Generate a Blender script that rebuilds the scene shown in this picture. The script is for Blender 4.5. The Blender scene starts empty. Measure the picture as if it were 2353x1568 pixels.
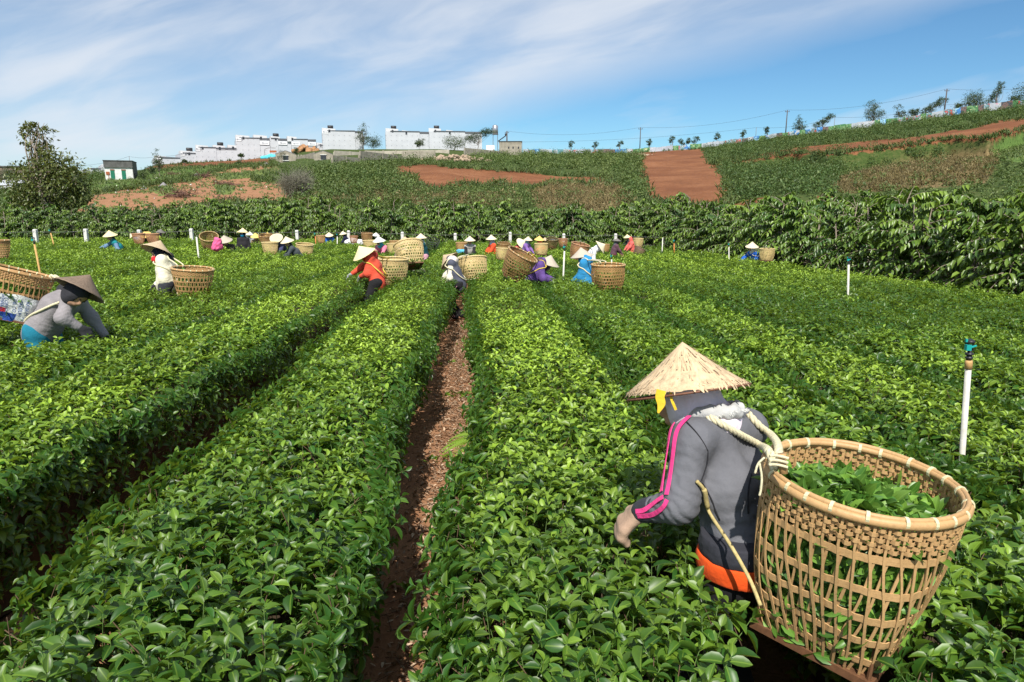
import bpy, math, random
import numpy as np
from mathutils import Vector, Matrix
rng = np.random.default_rng(7)
random.seed(7)
C = bpy.context.scene.collection
sc = bpy.context.scene
# ------------------------------------------------------------------ camera model (photo measured in a 2353 x 1568 frame)
FPX, CX, CY, PITCH, CAMH = 1569.0, 1176.5, 784.0, math.radians(11.8), 2.05
CP, SP = math.cos(PITCH), math.sin(PITCH)
def ray(px, py):
    xn = (px-CX)/FPX; yn = (py-CY)/FPX
    return np.array([xn, CP-yn*SP, -SP-yn*CP])
def at(px, py, Z):                      # point at depth Z along the optical axis
    return np.array([0, 0, CAMH]) + ray(px, py)*Z
def atr(px, py, R):                     # point at horizontal range R
    r = ray(px, py); return np.array([0, 0, CAMH]) + r*(R/math.hypot(r[0], r[1]))
def onz(px, py, z):
    r = ray(px, py); return np.array([0, 0, CAMH]) + r*((z-CAMH)/r[2])
def proj(P):
    P = np.asarray(P, float); x, y, z = P[..., 0], P[..., 1], P[..., 2]-CAMH
    Z = y*CP - z*SP; Zs = np.where(Z > .05, Z, .05)
    return CX+FPX*x/Zs, CY-FPX*(y*SP+z*CP)/Zs, Z
def nrm(v):
    v = np.asarray(v, float); return v/(np.linalg.norm(v, axis=-1, keepdims=True)+1e-12)
# ------------------------------------------------------------------ materials
def srgb(r, g, b):
    f = lambda c: (c/255/12.92) if c/255 <= .04045 else ((c/255+.055)/1.055)**2.4
    return (f(r), f(g), f(b), 1)
def newmat(name):
    m = bpy.data.materials.new(name); m.use_nodes = True
    nt = m.node_tree; b = nt.nodes['Principled BSDF']; return m, nt, b
def N(nt, t, **kw):
    n = nt.nodes.new(t)
    for k, v in kw.items():
        if k in n.inputs: n.inputs[k].default_value = v
        else: setattr(n, k, v)
    return n
def mixc(nt, fac, a, b, blend='MIX'):
    n = nt.nodes.new('ShaderNodeMix'); n.data_type = 'RGBA'; n.blend_type = blend
    for sock, v in ((n.inputs[0], fac), (n.inputs[6], a), (n.inputs[7], b)):
        if isinstance(v, (int, float)): sock.default_value = v
        elif isinstance(v, tuple): sock.default_value = v
        else: nt.links.new(v, sock)
    return n.outputs[2]
def mth(nt, op, a, b=None, c=None, clamp=False):
    n = nt.nodes.new('ShaderNodeMath'); n.operation = op; n.use_clamp = clamp
    for i, v in enumerate((a, b, c)):
        if v is None: continue
        if isinstance(v, (int, float)): n.inputs[i].default_value = v
        else: nt.links.new(v, n.inputs[i])
    return n.outputs[0]
def ramp(nt, fac, stops):
    n = nt.nodes.new('ShaderNodeValToRGB'); nt.links.new(fac, n.inputs[0])
    e = n.color_ramp.elements
    while len(e) < len(stops): e.new(.5)
    for el, (p, c) in zip(e, stops): el.position = p; el.color = c
    return n.outputs[0]
def noise(nt, scale, detail=4, coord=None, rough=.55):
    n = N(nt, 'ShaderNodeTexNoise', Scale=scale, Detail=detail, Roughness=rough)
    if coord is not None: nt.links.new(coord, n.inputs['Vector'])
    return n.outputs['Fac']
def objco(nt): return nt.nodes.new('ShaderNodeTexCoord').outputs['Object']
def bump(nt, b, h, strength=.3, dist=.01):
    n = N(nt, 'ShaderNodeBump', Strength=strength, Distance=dist); nt.links.new(h, n.inputs['Height'])
    nt.links.new(n.outputs[0], b.inputs['Normal'])
_mats = {}
def plain(name, col, rough=.7, var=.25, scale=12., bmp=.0, metal=0., spec=.4):
    """a procedural surface of one colour with a soft wear pattern"""
    if name in _mats: return _mats[name]
    m, nt, b = newmat(name); co = objco(nt)
    nz = noise(nt, scale, 5, co); fine = noise(nt, scale*9, 3, co)
    f = mth(nt, 'ADD', mth(nt, 'MULTIPLY', nz, .7), mth(nt, 'MULTIPLY', fine, .3))
    d = tuple(c*(1-var) for c in col[:3])+(1,); l = tuple(min(1, c*(1+var)) for c in col[:3])+(1,)
    nt.links.new(ramp(nt, f, [(.3, d), (.7, l)]), b.inputs['Base Color'])
    b.inputs['Roughness'].default_value = rough; b.inputs['Metallic'].default_value = metal
    b.inputs['Specular IOR Level'].default_value = spec
    if bmp: bump(nt, b, fine, bmp, .01)
    _mats[name] = m; return m
def cloth(name, col, var=.18):
    key = 'cloth_'+name
    if key in _mats: return _mats[key]
    m, nt, b = newmat(key); co = objco(nt)
    nz = noise(nt, 7, 5, co); w = noise(nt, 260, 2, co)
    d = tuple(c*(1-var) for c in col[:3])+(1,); l = tuple(min(1, c*(1+var)) for c in col[:3])+(1,)
    nt.links.new(ramp(nt, nz, [(.3, d), (.7, l)]), b.inputs['Base Color'])
    b.inputs['Roughness'].default_value = .85; b.inputs['Specular IOR Level'].default_value = .2
    b.inputs['Sheen Weight'].default_value = .03
    n1 = N(nt, 'ShaderNodeBump', Strength=.25, Distance=.004); nt.links.new(w, n1.inputs['Height'])
    n2 = N(nt, 'ShaderNodeBump', Strength=.5, Distance=.02); nt.links.new(noise(nt, 14, 3, co), n2.inputs['Height'])
    nt.links.new(n1.outputs[0], n2.inputs['Normal']); nt.links.new(n2.outputs[0], b.inputs['Normal'])
    _mats[key] = m; return m
def leafmat(name, dark, young, back=1.25, rough=.36, trans=.28, stem=None):
    m, nt, b = newmat(name)
    at_ = N(nt, 'ShaderNodeAttribute', attribute_name='tint')
    sp = nt.nodes.new('ShaderNodeSeparateColor'); nt.links.new(at_.outputs['Color'], sp.inputs[0])
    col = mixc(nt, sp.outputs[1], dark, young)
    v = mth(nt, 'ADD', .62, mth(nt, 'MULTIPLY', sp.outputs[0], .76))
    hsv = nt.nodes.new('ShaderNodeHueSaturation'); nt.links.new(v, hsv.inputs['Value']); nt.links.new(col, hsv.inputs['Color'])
    geo = nt.nodes.new('ShaderNodeNewGeometry')
    bk = tuple(min(1, c*back+.01) for c in dark[:3])+(1,)
    c2 = mixc(nt, mth(nt, 'MULTIPLY', geo.outputs['Backfacing'], .5), hsv.outputs[0], bk)
    rib = mth(nt, 'MULTIPLY', mth(nt, 'SUBTRACT', .16, sp.outputs[2]), 4., clamp=True)
    c2 = mixc(nt, mth(nt, 'MULTIPLY', rib, .45), c2, tuple(min(1, x*1.25+.02) for x in young[:3])+(1,))
    nt.links.new(c2, b.inputs['Base Color'])
    b.inputs['Roughness'].default_value = rough; b.inputs['Specular IOR Level'].default_value = .5
    tr = nt.nodes.new('ShaderNodeBsdfTranslucent')
    tcol = mixc(nt, .5, c2, (young[0]*1.6, young[1]*1.5, young[2]*.8, 1))
    nt.links.new(tcol, tr.inputs['Color'])
    mx = nt.nodes.new('ShaderNodeMixShader'); mx.inputs[0].default_value = trans
    nt.links.new(b.outputs[0], mx.inputs[1]); nt.links.new(tr.outputs[0], mx.inputs[2])
    nt.links.new(mx.outputs[0], nt.nodes['Material Output'].inputs['Surface'])
    return m
# ------------------------------------------------------------------ mesh building
def mesh_from(name, V, F, mats=None, fm=None, smooth=True, tint=None, uv=None):
    """V (n,3); F list of arrays (k,3)/(k,4); fm matching material index arrays"""
    V = np.asarray(V, np.float32); F = [np.asarray(f, np.int32) for f in (F if isinstance(F, list) else [F]) if len(f)]
    me = bpy.data.meshes.new(name)
    me.vertices.add(len(V)); me.vertices.foreach_set('co', V.ravel())
    nl = sum(f.size for f in F); nf = sum(len(f) for f in F)
    me.loops.add(nl); me.polygons.add(nf)
    me.loops.foreach_set('vertex_index', np.concatenate([f.ravel() for f in F]))
    tot = np.concatenate([np.full(len(f), f.shape[1], np.int32) for f in F])
    st = np.concatenate([[0], np.cumsum(tot)[:-1]]).astype(np.int32)
    me.polygons.foreach_set('loop_start', st); me.polygons.foreach_set('loop_total', tot)
    me.polygons.foreach_set('use_smooth', np.full(nf, smooth, bool))
    if fm is not None: me.polygons.foreach_set('material_index', np.concatenate([np.asarray(a, np.int32) for a in fm]))
    for m in (mats if isinstance(mats, (list, tuple)) else [mats]):
        if m is not None: me.materials.append(m)
    if tint is not None:
        ca = me.color_attributes.new('tint', 'FLOAT_COLOR', 'POINT')
        t4 = np.ones((len(V), 4), np.float32); t4[:, :tint.shape[1]] = tint
        ca.data.foreach_set('color', t4.ravel())
    if uv is not None:
        ul = me.uv_layers.new(name='UVMap'); li = np.concatenate([f.ravel() for f in F])
        ul.data.foreach_set('uv', np.asarray(uv, np.float32)[li].ravel())
    me.update(calc_edges=True); me.validate()
    return me
def ob(name, me, parent=None, loc=None, **props):
    o = bpy.data.objects.new(name, me); C.objects.link(o)
    if parent is not None: o.parent = parent
    if loc is not None: o.location = loc
    for k, v in props.items(): o[k] = v
    return o
def empty(name, loc, label, category, group=None):
    o = bpy.data.objects.new(name, None); C.objects.link(o); o.location = tuple(loc); o.empty_display_size = .1
    o['label'] = label; o['category'] = category
    if group: o['group'] = group
    return o
class MB:
    """collects pieces (boxes, tubes, ribbons) into one mesh"""
    def __init__(s): s.V = []; s.F3 = []; s.F4 = []; s.n = 0; s.uv = []
    def add(s, V, F, uv=None):
        V = np.asarray(V, float)
        for f in (F if isinstance(F, list) else [F]):
            f = np.asarray(f, int)
            if len(f): (s.F3 if f.shape[1] == 3 else s.F4).append(f+s.n)
        s.V.append(V); s.n += len(V); s.uv.append(np.zeros((len(V), 2)) if uv is None else np.asarray(uv, float))
    def box(s, c, size, R=None):
        d = np.array([[x, y, z] for x in (-.5, .5) for y in (-.5, .5) for z in (-.5, .5)])*np.asarray(size)
        if R is not None: d = d @ np.asarray(R).T
        s.add(d+np.asarray(c), np.array([[0, 1, 3, 2], [4, 6, 7, 5], [0, 4, 5, 1], [2, 3, 7, 6], [0, 2, 6, 4], [1, 5, 7, 3]]))
    def tube(s, pts, rad, n=8, closed=False, caps=True, up=None):
        P = np.asarray(pts, float); m = len(P); rad = np.broadcast_to(np.asarray(rad, float), (m,))
        T = (np.roll(P, -1, 0)-np.roll(P, 1, 0)) if closed else np.gradient(P, axis=0)
        T = nrm(T); A = np.zeros_like(P); a = np.array([0, 0, 1.]) if up is None else np.asarray(up, float)
        if abs(T[0] @ a) > .95: a = np.array([1., 0, 0])
        for i in range(m):
            a = a-T[i]*(a @ T[i]); a = a/(np.linalg.norm(a)+1e-9); A[i] = a
        B = np.cross(T, A); th = np.arange(n)*2*math.pi/n
        V = P[:, None]+rad[:, None, None]*(A[:, None]*np.cos(th)[None, :, None]+B[:, None]*np.sin(th)[None, :, None])
        V = V.reshape(-1, 3); i = np.arange(m if closed else m-1)[:, None]; j = np.arange(n)[None]
        i2 = (i+1) % m; j2 = (j+1) % n
        F = np.stack([i*n+j, i*n+j2, i2*n+j2, i2*n+j], -1).reshape(-1, 4)
        uu = np.repeat(np.arange(m)/max(1, m-1), n); vv = np.tile(np.arange(n)/n, m)
        if caps and not closed:
            V = np.vstack([V, P[:1], P[-1:]]); k = m*n; jj = np.arange(n)
            c1 = np.stack([np.full(n, k), (jj+1) % n, jj], -1); c2 = np.stack([np.full(n, k+1), (m-1)*n+jj, (m-1)*n+(jj+1) % n], -1)
            s.add(V, [F, c1, c2], np.stack([np.append(uu, [0, 1]), np.append(vv, [0, 0])], -1))
        else: s.add(V, F, np.stack([uu, vv], -1))
    def ribbon(s, P, W, Nn, w, t, closed=False):
        """flat strip: points P, width dirs W, normals Nn, width w, thickness t"""
        P = np.asarray(P, float); m = len(P); W = np.asarray(W, float); Nn = np.asarray(Nn, float)
        w = np.broadcast_to(np.asarray(w, float), (m,))[:, None]
        V = np.stack([P-W*w/2-Nn*t/2, P+W*w/2-Nn*t/2, P+W*w/2+Nn*t/2, P-W*w/2+Nn*t/2], 1).reshape(-1, 3)
        i = np.arange(m if closed else m-1)[:, None]; j = np.arange(4)[None]; i2 = (i+1) % m; j2 = (j+1) % 4
        F = np.stack([i*4+j, i*4+j2, i2*4+j2, i2*4+j], -1).reshape(-1, 4)
        fs = [F]
        if not closed: fs.append(np.array([[3, 2, 1, 0], [(m-1)*4, (m-1)*4+1, (m-1)*4+2, (m-1)*4+3]]))
        s.add(V, fs)
    def build(s, name, mat, parent=None, smooth=False, **props):
        return ob(name, s.mesh(name, mat, smooth), parent, **props)
    def mesh(s, name, mat, smooth=False):
        V = np.vstack(s.V); F = []
        if s.F4: F.append(np.vstack(s.F4))
        if s.F3: F.append(np.vstack(s.F3))
        return mesh_from(name, V, F, mat, smooth=smooth, uv=np.vstack(s.uv))
# ------------------------------------------------------------------ signed-distance modelling (organic shapes in one skin)
def rc(a, b, ra, rb): return ('c', np.asarray(a, float), np.asarray(b, float), float(ra), float(rb))
def el(c, R, rad): return ('e', np.asarray(c, float), np.asarray(R, float), np.asarray(rad, float))
def _d(p, X):
    if p[0] == 'c':
        _, a, b, ra, rb = p; ba = b-a; pa = X-a
        h = np.clip((pa @ ba)/(ba @ ba+1e-12), 0, 1)
        return np.linalg.norm(pa-h[..., None]*ba, axis=-1)-(ra+(rb-ra)*h)
    _, c, R, rad = p; q = (X-c) @ R
    k0 = np.linalg.norm(q/rad, axis=-1); k1 = np.linalg.norm(q/(rad*rad), axis=-1)
    return k0*(k0-1)/(k1+1e-9)
def _bb(p):
    if p[0] == 'c':
        r = max(p[3], p[4]); return np.minimum(p[1], p[2])-r, np.maximum(p[1], p[2])+r
    e = np.sqrt(((p[2]*p[3])**2).sum(1)); return p[1]-e, p[1]+e
def smin(a, b, k):
    h = np.maximum(k-np.abs(a-b), 0)/k
    return np.minimum(a, b)-h*h*k*.25
def sdf_eval(prims, X, k=.03):
    X = np.asarray(X, float); f = np.full(X.shape[:-1], 9.)
    for p in prims: f = smin(f, _d(p, X), k)
    return f
def sdf_mesh(prims, h, k=.03, sub=(), folds=0., fs=40., seed=0, clip=None, creases=()):
    bbs = [_bb(p) for p in prims]; lo = np.min([b[0] for b in bbs], 0)-4*h; hi = np.max([b[1] for b in bbs], 0)+4*h
    n = np.ceil((hi-lo)/h).astype(int)+1
    F = np.full(n, 1., np.float32)
    ax = [lo[i]+h*np.arange(n[i]) for i in range(3)]
    def box(p, m):
        a, b = _bb(p); i0 = np.maximum(np.floor((a-m-lo)/h).astype(int), 0); i1 = np.minimum(np.ceil((b+m-lo)/h).astype(int)+1, n)
        sl = tuple(slice(i0[i], max(i0[i], i1[i])) for i in range(3))
        X = np.stack(np.meshgrid(*[ax[i][sl[i]] for i in range(3)], indexing='ij'), -1); return sl, X
    for p in prims:
        sl, X = box(p, k+3*h)
        if X.size: F[sl] = smin(F[sl], _d(p, X), k)
    if folds:
        r = np.random.default_rng(seed); g = np.stack(np.meshgrid(*ax, indexing='ij'), -1); w = 0
        near = np.abs(F) < .06
        X = g[near]; w = np.zeros(len(X))
        for i in range(7):
            d = nrm(r.normal(size=3)); fr = fs*(.5+1.2*r.random())
            w += np.sin(X @ d*fr+r.random()*6.3+2.2*np.sin(X @ nrm(r.normal(size=3))*fs*.35))
        F[near] += folds*w/3
    for (c, d, lam, amp, rad) in creases:                      # local cloth creases: (centre, direction across, spacing, depth, reach)
        i0 = np.maximum(((c-2*rad-lo)/h).astype(int), 0); i1 = np.minimum(((c+2*rad-lo)/h).astype(int)+2, n); sl = tuple(slice(i0[q], max(i0[q], i1[q])) for q in range(3))
        X = np.stack(np.meshgrid(*[ax[q][sl[q]] for q in range(3)], indexing='ij'), -1)-c
        if X.size: q2 = np.array([d[1], d[2], d[0]]); F[sl] += amp*(1-np.abs(np.sin((X @ d)*math.pi/lam+.9*np.sin(X @ q2*2.2/lam)))*2)*np.exp(-(X*X).sum(-1)/(rad*rad))
    for p in sub:
        sl, X = box(p, k+3*h)
        if X.size: F[sl] = np.maximum(F[sl], -_d(p, X))
    if clip is not None:
        for (c, nn) in clip:
            X = (ax[0][:, None, None]-c[0])*nn[0]+(ax[1][None, :, None]-c[1])*nn[1]+(ax[2][None, None, :]-c[2])*nn[2]
            F = np.maximum(F, X.astype(np.float32))
    return nets(F, lo, h)
def nets(F, lo, h):
    I = F < 0; s = np.zeros(np.array(F.shape)-1, np.int8)
    offs = [(a, b, c) for a in (0, 1) for b in (0, 1) for c in (0, 1)]
    sh = s.shape
    for a, b, c in offs: s += I[a:a+sh[0], b:b+sh[1], c:c+sh[2]]
    act = np.argwhere((s > 0) & (s < 8))
    idx = -np.ones(sh, np.int64); idx[tuple(act.T)] = np.arange(len(act))
    val = {o: F[act[:, 0]+o[0], act[:, 1]+o[1], act[:, 2]+o[2]] for o in offs}
    acc = np.zeros((len(act), 3)); cnt = np.zeros(len(act))
    for o in offs:
        for d in range(3):
            if o[d] == 0:
                o2 = list(o); o2[d] = 1; o2 = tuple(o2)
                v1, v2 = val[o], val[o2]; m = (v1 < 0) != (v2 < 0)
                t = np.where(m, v1/(np.where(m, v1-v2, 1)), 0)
                p = np.array(o, float)[None].repeat(len(act), 0); p[:, d] += t
                acc[m] += p[m]; cnt[m] += 1
    V = lo+h*(act+acc/np.maximum(cnt, 1)[:, None])
    Q = []
    for d in range(3):
        u, v = [(1, 2), (2, 0), (0, 1)][d]
        a = np.take(I, range(F.shape[d]-1), d); b = np.take(I, range(1, F.shape[d]), d)
        e = np.argwhere(a != b); e = e[(e[:, u] > 0) & (e[:, v] > 0) & (e[:, u] < F.shape[u]-1) & (e[:, v] < F.shape[v]-1)]
        ins = a[tuple(e.T)]
        def cell(du, dv):
            q = e.copy(); q[:, u] += du; q[:, v] += dv; return idx[tuple(q.T)]
        q = np.stack([cell(-1, -1), cell(0, -1), cell(0, 0), cell(-1, 0)], -1)
        q[~ins] = q[~ins][:, ::-1]; Q.append(q)
    Q = np.vstack(Q); return V, Q[(Q >= 0).all(1)]
def sdf_ob(name, prims, h, mat, parent, k=.03, **kw):
    props = kw.pop('props', {}); V, Q = sdf_mesh(prims, h, k, **kw)
    loc = np.array(parent.location) if parent is not None else np.zeros(3)
    return ob(name, mesh_from(name, V-loc, [Q], mat), parent, **props)
# ------------------------------------------------------------------ leaves
def leaf_template(kind):
    """midrib along +x (0..1), half width along y (+-.5), z = curl. returns V, F(list)"""
    if kind == 3:
        xs = [0, .15, .36, .62, .84, 1.]; ws = [0, .28, .48, .50, .31, 0]
    elif kind == 2:
        xs = [0, .28, .70, 1.]; ws = [0, .48, .45, 0]
    elif kind == 1:
        xs = [0, .45, 1.]; ws = [0, .5, 0]
    V = []; mid = []; L = []; R = []
    for x, w in zip(xs, ws):
        mid.append(len(V)); V.append([x, 0, -.25*x*x])
        if w > 0:
            L.append(len(V)); V.append([x, w, .16*w*2-.25*x*x]); R.append(len(V)); V.append([x, -w, .16*w*2-.25*x*x])
        else: L.append(mid[-1]); R.append(mid[-1])
    F3 = []; F4 = []
    for i in range(len(xs)-1):
        for a, b, side in ((L[i], L[i+1], 1), (R[i], R[i+1], 0)):
            q = [mid[i], mid[i+1], b, a] if side else [mid[i], a, b, mid[i+1]]
            qq = []; [qq.append(v) for v in q if v not in qq]
            (F4 if len(qq) == 4 else F3).append(qq)
    return np.array(V, float), [np.array(F4, int).reshape(-1, 4), np.array(F3, int).reshape(-1, 3)]
LT = {k: leaf_template(k) for k in (1, 2, 3)}
def leaves(P, A, Nn, Ln, Wd, tint, kind, curl=1.):
    """vectorised leaves -> V, [F4, F3], tint"""
    T, F = LT[kind]; n = len(P); m = len(T)
    A = nrm(A); S = nrm(np.cross(Nn, A)); Nn = np.cross(A, S)
    curl = np.broadcast_to(np.asarray(curl, float), (n,))
    V = P[:, None]+A[:, None]*(T[None, :, 0:1]*Ln[:, None, None])+S[:, None]*(T[None, :, 1:2]*Wd[:, None, None])+Nn[:, None]*(T[None, :, 2:3]*(Ln*curl)[:, None, None])
    off = (np.arange(n)*m)[:, None, None]
    Fo = [(f[None]+off).reshape(-1, f.shape[1]) for f in F]
    t = np.repeat(tint, m, 0).astype(float); t[:, 2] = np.tile(np.abs(T[:, 1])*2, n)
    return V.reshape(-1, 3), Fo, t
class LeafBag:
    def __init__(s): s.V = []; s.F4 = []; s.F3 = []; s.M4 = []; s.M3 = []; s.T = []; s.n = 0
    def add(s, V, Fo, T, mat=0):
        for f in Fo:
            if not len(f): continue
            (s.F4 if f.shape[1] == 4 else s.F3).append(f+s.n); (s.M4 if f.shape[1] == 4 else s.M3).append(np.full(len(f), mat))
        s.V.append(V); s.T.append(T[:, :3] if T.shape[1] >= 3 else np.pad(T, ((0, 0), (0, 3-T.shape[1])))); s.n += len(V)
    def mb(s, m, mat=0):
        V = np.vstack(m.V); s.add(V, [np.vstack(m.F4) if m.F4 else np.zeros((0, 4), int), np.vstack(m.F3) if m.F3 else np.zeros((0, 3), int)], np.full((len(V), 3), .5), mat)
    def mesh(s, name, mats):
        F = []; M = []
        if s.F4: F.append(np.vstack(s.F4)); M.append(np.concatenate(s.M4))
        if s.F3: F.append(np.vstack(s.F3)); M.append(np.concatenate(s.M3))
        return mesh_from(name, np.vstack(s.V), F, mats, fm=M, tint=np.vstack(s.T))
def prisms(P, D, Ln, r, n=3):
    """many thin straight twigs"""
    D = nrm(D); a = nrm(np.cross(D, np.array([.31, .77, .2]))); b = np.cross(D, a); k = len(P)
    th = np.arange(n)*2*math.pi/n; r = np.broadcast_to(np.asarray(r, float), (k,))
    ring = a[:, None]*np.cos(th)[None, :, None]+b[:, None]*np.sin(th)[None, :, None]
    V = np.concatenate([P[:, None]+ring*r[:, None, None], (P+D*Ln[:, None])[:, None]+ring*(r*.6)[:, None, None]], 1)
    j = np.arange(n); f = np.stack([j, (j+1) % n, n+(j+1) % n, n+j], -1); cap = np.array([[n, n+1, n+2]]) if n == 3 else np.zeros((0, 3), int)
    off = (np.arange(k)*2*n)[:, None, None]
    return V.reshape(-1, 3), [(f[None]+off).reshape(-1, 4), (cap[None]+off).reshape(-1, 3)], np.full((k*2*n, 3), .5)
def wob(x, y, s, seed=0):
    """cheap smooth noise, about -1..1"""
    r = np.random.default_rng(seed); w = np.zeros(np.broadcast(x, y).shape)
    for i in range(6):
        a, b = r.normal(size=2)*s; w = w+np.sin(a*x+b*y+r.random()*6.3+1.3*np.sin(b*.6*x-a*.7*y+r.random()*6.3))
    return w/3.2
# ================================================================== camera, sky, sun
cam = bpy.data.cameras.new('camera'); cam.sensor_width = 36; cam.lens = 36*FPX/2353; cam.clip_end = 5000; cam.clip_start = .05
co_ = bpy.data.objects.new('camera', cam); C.objects.link(co_); co_.location = (0, 0, CAMH)
co_.rotation_euler = (math.pi/2-PITCH, 0, 0); sc.camera = co_
SUN_EL = math.radians(50); SUN_DIR = np.array([-.06*math.cos(SUN_EL), -.998*math.cos(SUN_EL), math.sin(SUN_EL)])
sl = bpy.data.lights.new('sun', 'SUN'); sl.energy = 4.9; sl.angle = math.radians(.5); sl.color = (1, .95, .87)
so = bpy.data.objects.new('sun', sl); C.objects.link(so); so.location = (-10, -45, 60)
so.rotation_euler = Vector(-SUN_DIR).to_track_quat('-Z', 'Y').to_euler()
W = bpy.data.worlds.new('World'); sc.world = W; W.use_nodes = True; nt = W.node_tree
bg = nt.nodes['Background']; STR = .086; bg.inputs[1].default_value = STR
sky = nt.nodes.new('ShaderNodeTexSky'); sky.sky_type = 'NISHITA'; sky.sun_disc = False
sky.sun_elevation = SUN_EL; sky.sun_rotation = math.atan2(SUN_DIR[0], SUN_DIR[1]); sky.altitude = 900; sky.air_density = 1.0; sky.dust_density = .35; sky.ozone_density = 1.2
tc = nt.nodes.new('ShaderNodeTexCoord'); sx = nt.nodes.new('ShaderNodeSeparateXYZ'); nt.links.new(tc.outputs['Generated'], sx.inputs[0])
yy = mth(nt, 'MAXIMUM', mth(nt, 'ABSOLUTE', sx.outputs[1]), .15)
a_ = mth(nt, 'DIVIDE', sx.outputs[0], yy); e_ = mth(nt, 'DIVIDE', sx.outputs[2], yy)
cv = nt.nodes.new('ShaderNodeCombineXYZ')
along = mth(nt, 'ADD', a_, mth(nt, 'MULTIPLY', e_, .26)); across = mth(nt, 'SUBTRACT', e_, mth(nt, 'MULTIPLY', a_, .25))
nt.links.new(mth(nt, 'MULTIPLY', along, 1.0), cv.inputs[0]); nt.links.new(mth(nt, 'MULTIPLY', across, 4.2), cv.inputs[1])
wn = N(nt, 'ShaderNodeTexNoise', Scale=1.6, Detail=3.0, Roughness=.5); nt.links.new(cv.outputs[0], wn.inputs['Vector'])
va = nt.nodes.new('ShaderNodeVectorMath'); va.operation = 'ADD'; nt.links.new(cv.outputs[0], va.inputs[0])
vs = nt.nodes.new('ShaderNodeVectorMath'); vs.operation = 'SCALE'; vs.inputs['Scale'].default_value = .55; nt.links.new(wn.outputs['Color'], vs.inputs[0]); nt.links.new(vs.outputs[0], va.inputs[1])
n1 = noise(nt, 2.3, 7, va.outputs[0], .52); n2 = noise(nt, 7.5, 6, va.outputs[0], .55)
# a broad sheet of high cloud whose lower edge climbs to the right
edge = mth(nt, 'SUBTRACT', across, mth(nt, 'ADD', .094, mth(nt, 'MULTIPLY', mth(nt, 'SUBTRACT', n1, .5), .10)))
lift = mth(nt, 'MULTIPLY', mth(nt, 'MAXIMUM', mth(nt, 'SUBTRACT', -.05, a_), 0.), .06)
edge = mth(nt, 'SUBTRACT', edge, mth(nt, 'MULTIPLY', lift, -.6))
sheet = mth(nt, 'SMOOTH_MIN', mth(nt, 'MAXIMUM', mth(nt, 'MULTIPLY', edge, 16.), 0.), 1., .35)
nr = nt.nodes.new('ShaderNodeMapRange'); nr.interpolation_type = 'SMOOTHSTEP'; nr.inputs[1].default_value = .36; nr.inputs[2].default_value = .66; nt.links.new(n1, nr.inputs[0])
sheet = mth(nt, 'MULTIPLY', sheet, mth(nt, 'ADD', .30, mth(nt, 'MULTIPLY', nr.outputs[0], .52)))
sheet = mth(nt, 'MULTIPLY', sheet, mth(nt, 'ADD', .78, mth(nt, 'MULTIPLY', n2, .44)))
# thin streaks elsewhere
st_ = mth(nt, 'MULTIPLY', mth(nt, 'MAXIMUM', mth(nt, 'SUBTRACT', n1, .54), 0.), 2.6)
st_ = mth(nt, 'MULTIPLY', st_, mth(nt, 'ADD', .3, n2))
fac = mth(nt, 'MAXIMUM', mth(nt, 'MULTIPLY', sheet, .95), st_, clamp=True)
fac = mth(nt, 'MULTIPLY', fac, mth(nt, 'MULTIPLY', mth(nt, 'MAXIMUM', e_, 0.), 14., clamp=True))
blue = mixc(nt, 1., sky.outputs[0], (.56, .86, 1.03, 1), 'MULTIPLY')
skyc = mixc(nt, mth(nt, 'MINIMUM', fac, .86), blue, (7.2, 7.55, 8.1, 1))
nt.links.new(skyc, bg.inputs[0])
vs_ = sc.view_settings; vs_.view_transform = 'Standard'; vs_.look = 'None'; vs_.exposure = .40; vs_.gamma = 1
try: sc.display_settings.display_device = 'sRGB'
except Exception: pass
sc.cycles.use_denoising = True; sc.cycles.max_bounces = 6; sc.cycles.transparent_max_bounces = 8
# ================================================================== terrain
z1 = lambda x, y: (x*.3418, 229.8+.3418*y)
z2 = lambda x, y: (689.3+.3418*x, 229.8+.3418*y)
z3 = lambda x, y: (1436.2+.3896*x, 172.3+.3896*y)
CREST = [(-600, 440), (0, 426), (100, 415), (200, 403), (330, 394), (360, 382), (420, 377), (550, 371), (640, 361), (700, 351), (760, 346), (1000, 345), (1130, 350), (1200, 353), (1450, 351), (1600, 342), (1800, 315), (2000, 291), (2200, 263), (2353, 244), (2700, 214), (3000, 200)]
_ca = []; _ce = []
for px, py in CREST:
    r = ray(px, py); _ca.append(math.atan2(r[0], r[1])); _ce.append(r[2]/math.hypot(r[0], r[1]))
RC, R0 = 215., 37.
BANK = None
def GZ(x, y):
    x = np.asarray(x, float); y = np.asarray(y, float); r = np.hypot(x, y); az = np.arctan2(x, y)
    f = np.interp(y, [2, 5, 10, 14, 21, 26, 32, 36], [0, -.03, -.15, -.28, -.52, -.64, -.70, -.70])-.014*np.clip(x, -16, 9)*np.clip((y-4)/10, 0, 1)
    zc = CAMH+RC*np.interp(az, _ca, _ce)+.70
    t = np.clip((r-R0)/(RC-R0), 0, 1.0); w = np.clip((math.pi*.62-np.abs(az))/.5, 0, 1)
    h = zc*t
    if BANK:
        rb = np.interp(az, BANK[0], BANK[1]); dp = 2.6*np.interp(az, BANK[0], BANK[2])
        h = h-dp*np.where(r < rb, np.clip((r-rb+70)/70, 0, 1)**1.6, np.clip((rb+2.5-r)/2.5, 0, 1))
    h = h-np.maximum(0, r-RC)*.004*(r > RC)
    bumpy = (wob(x, y, .06, 3)*.35+wob(x, y, .25, 4)*.10)*np.clip((r-36)/30, 0, 1)*np.clip((RC+40-r)/60, 0, 1)
    return f+(h+bumpy)*w
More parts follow.
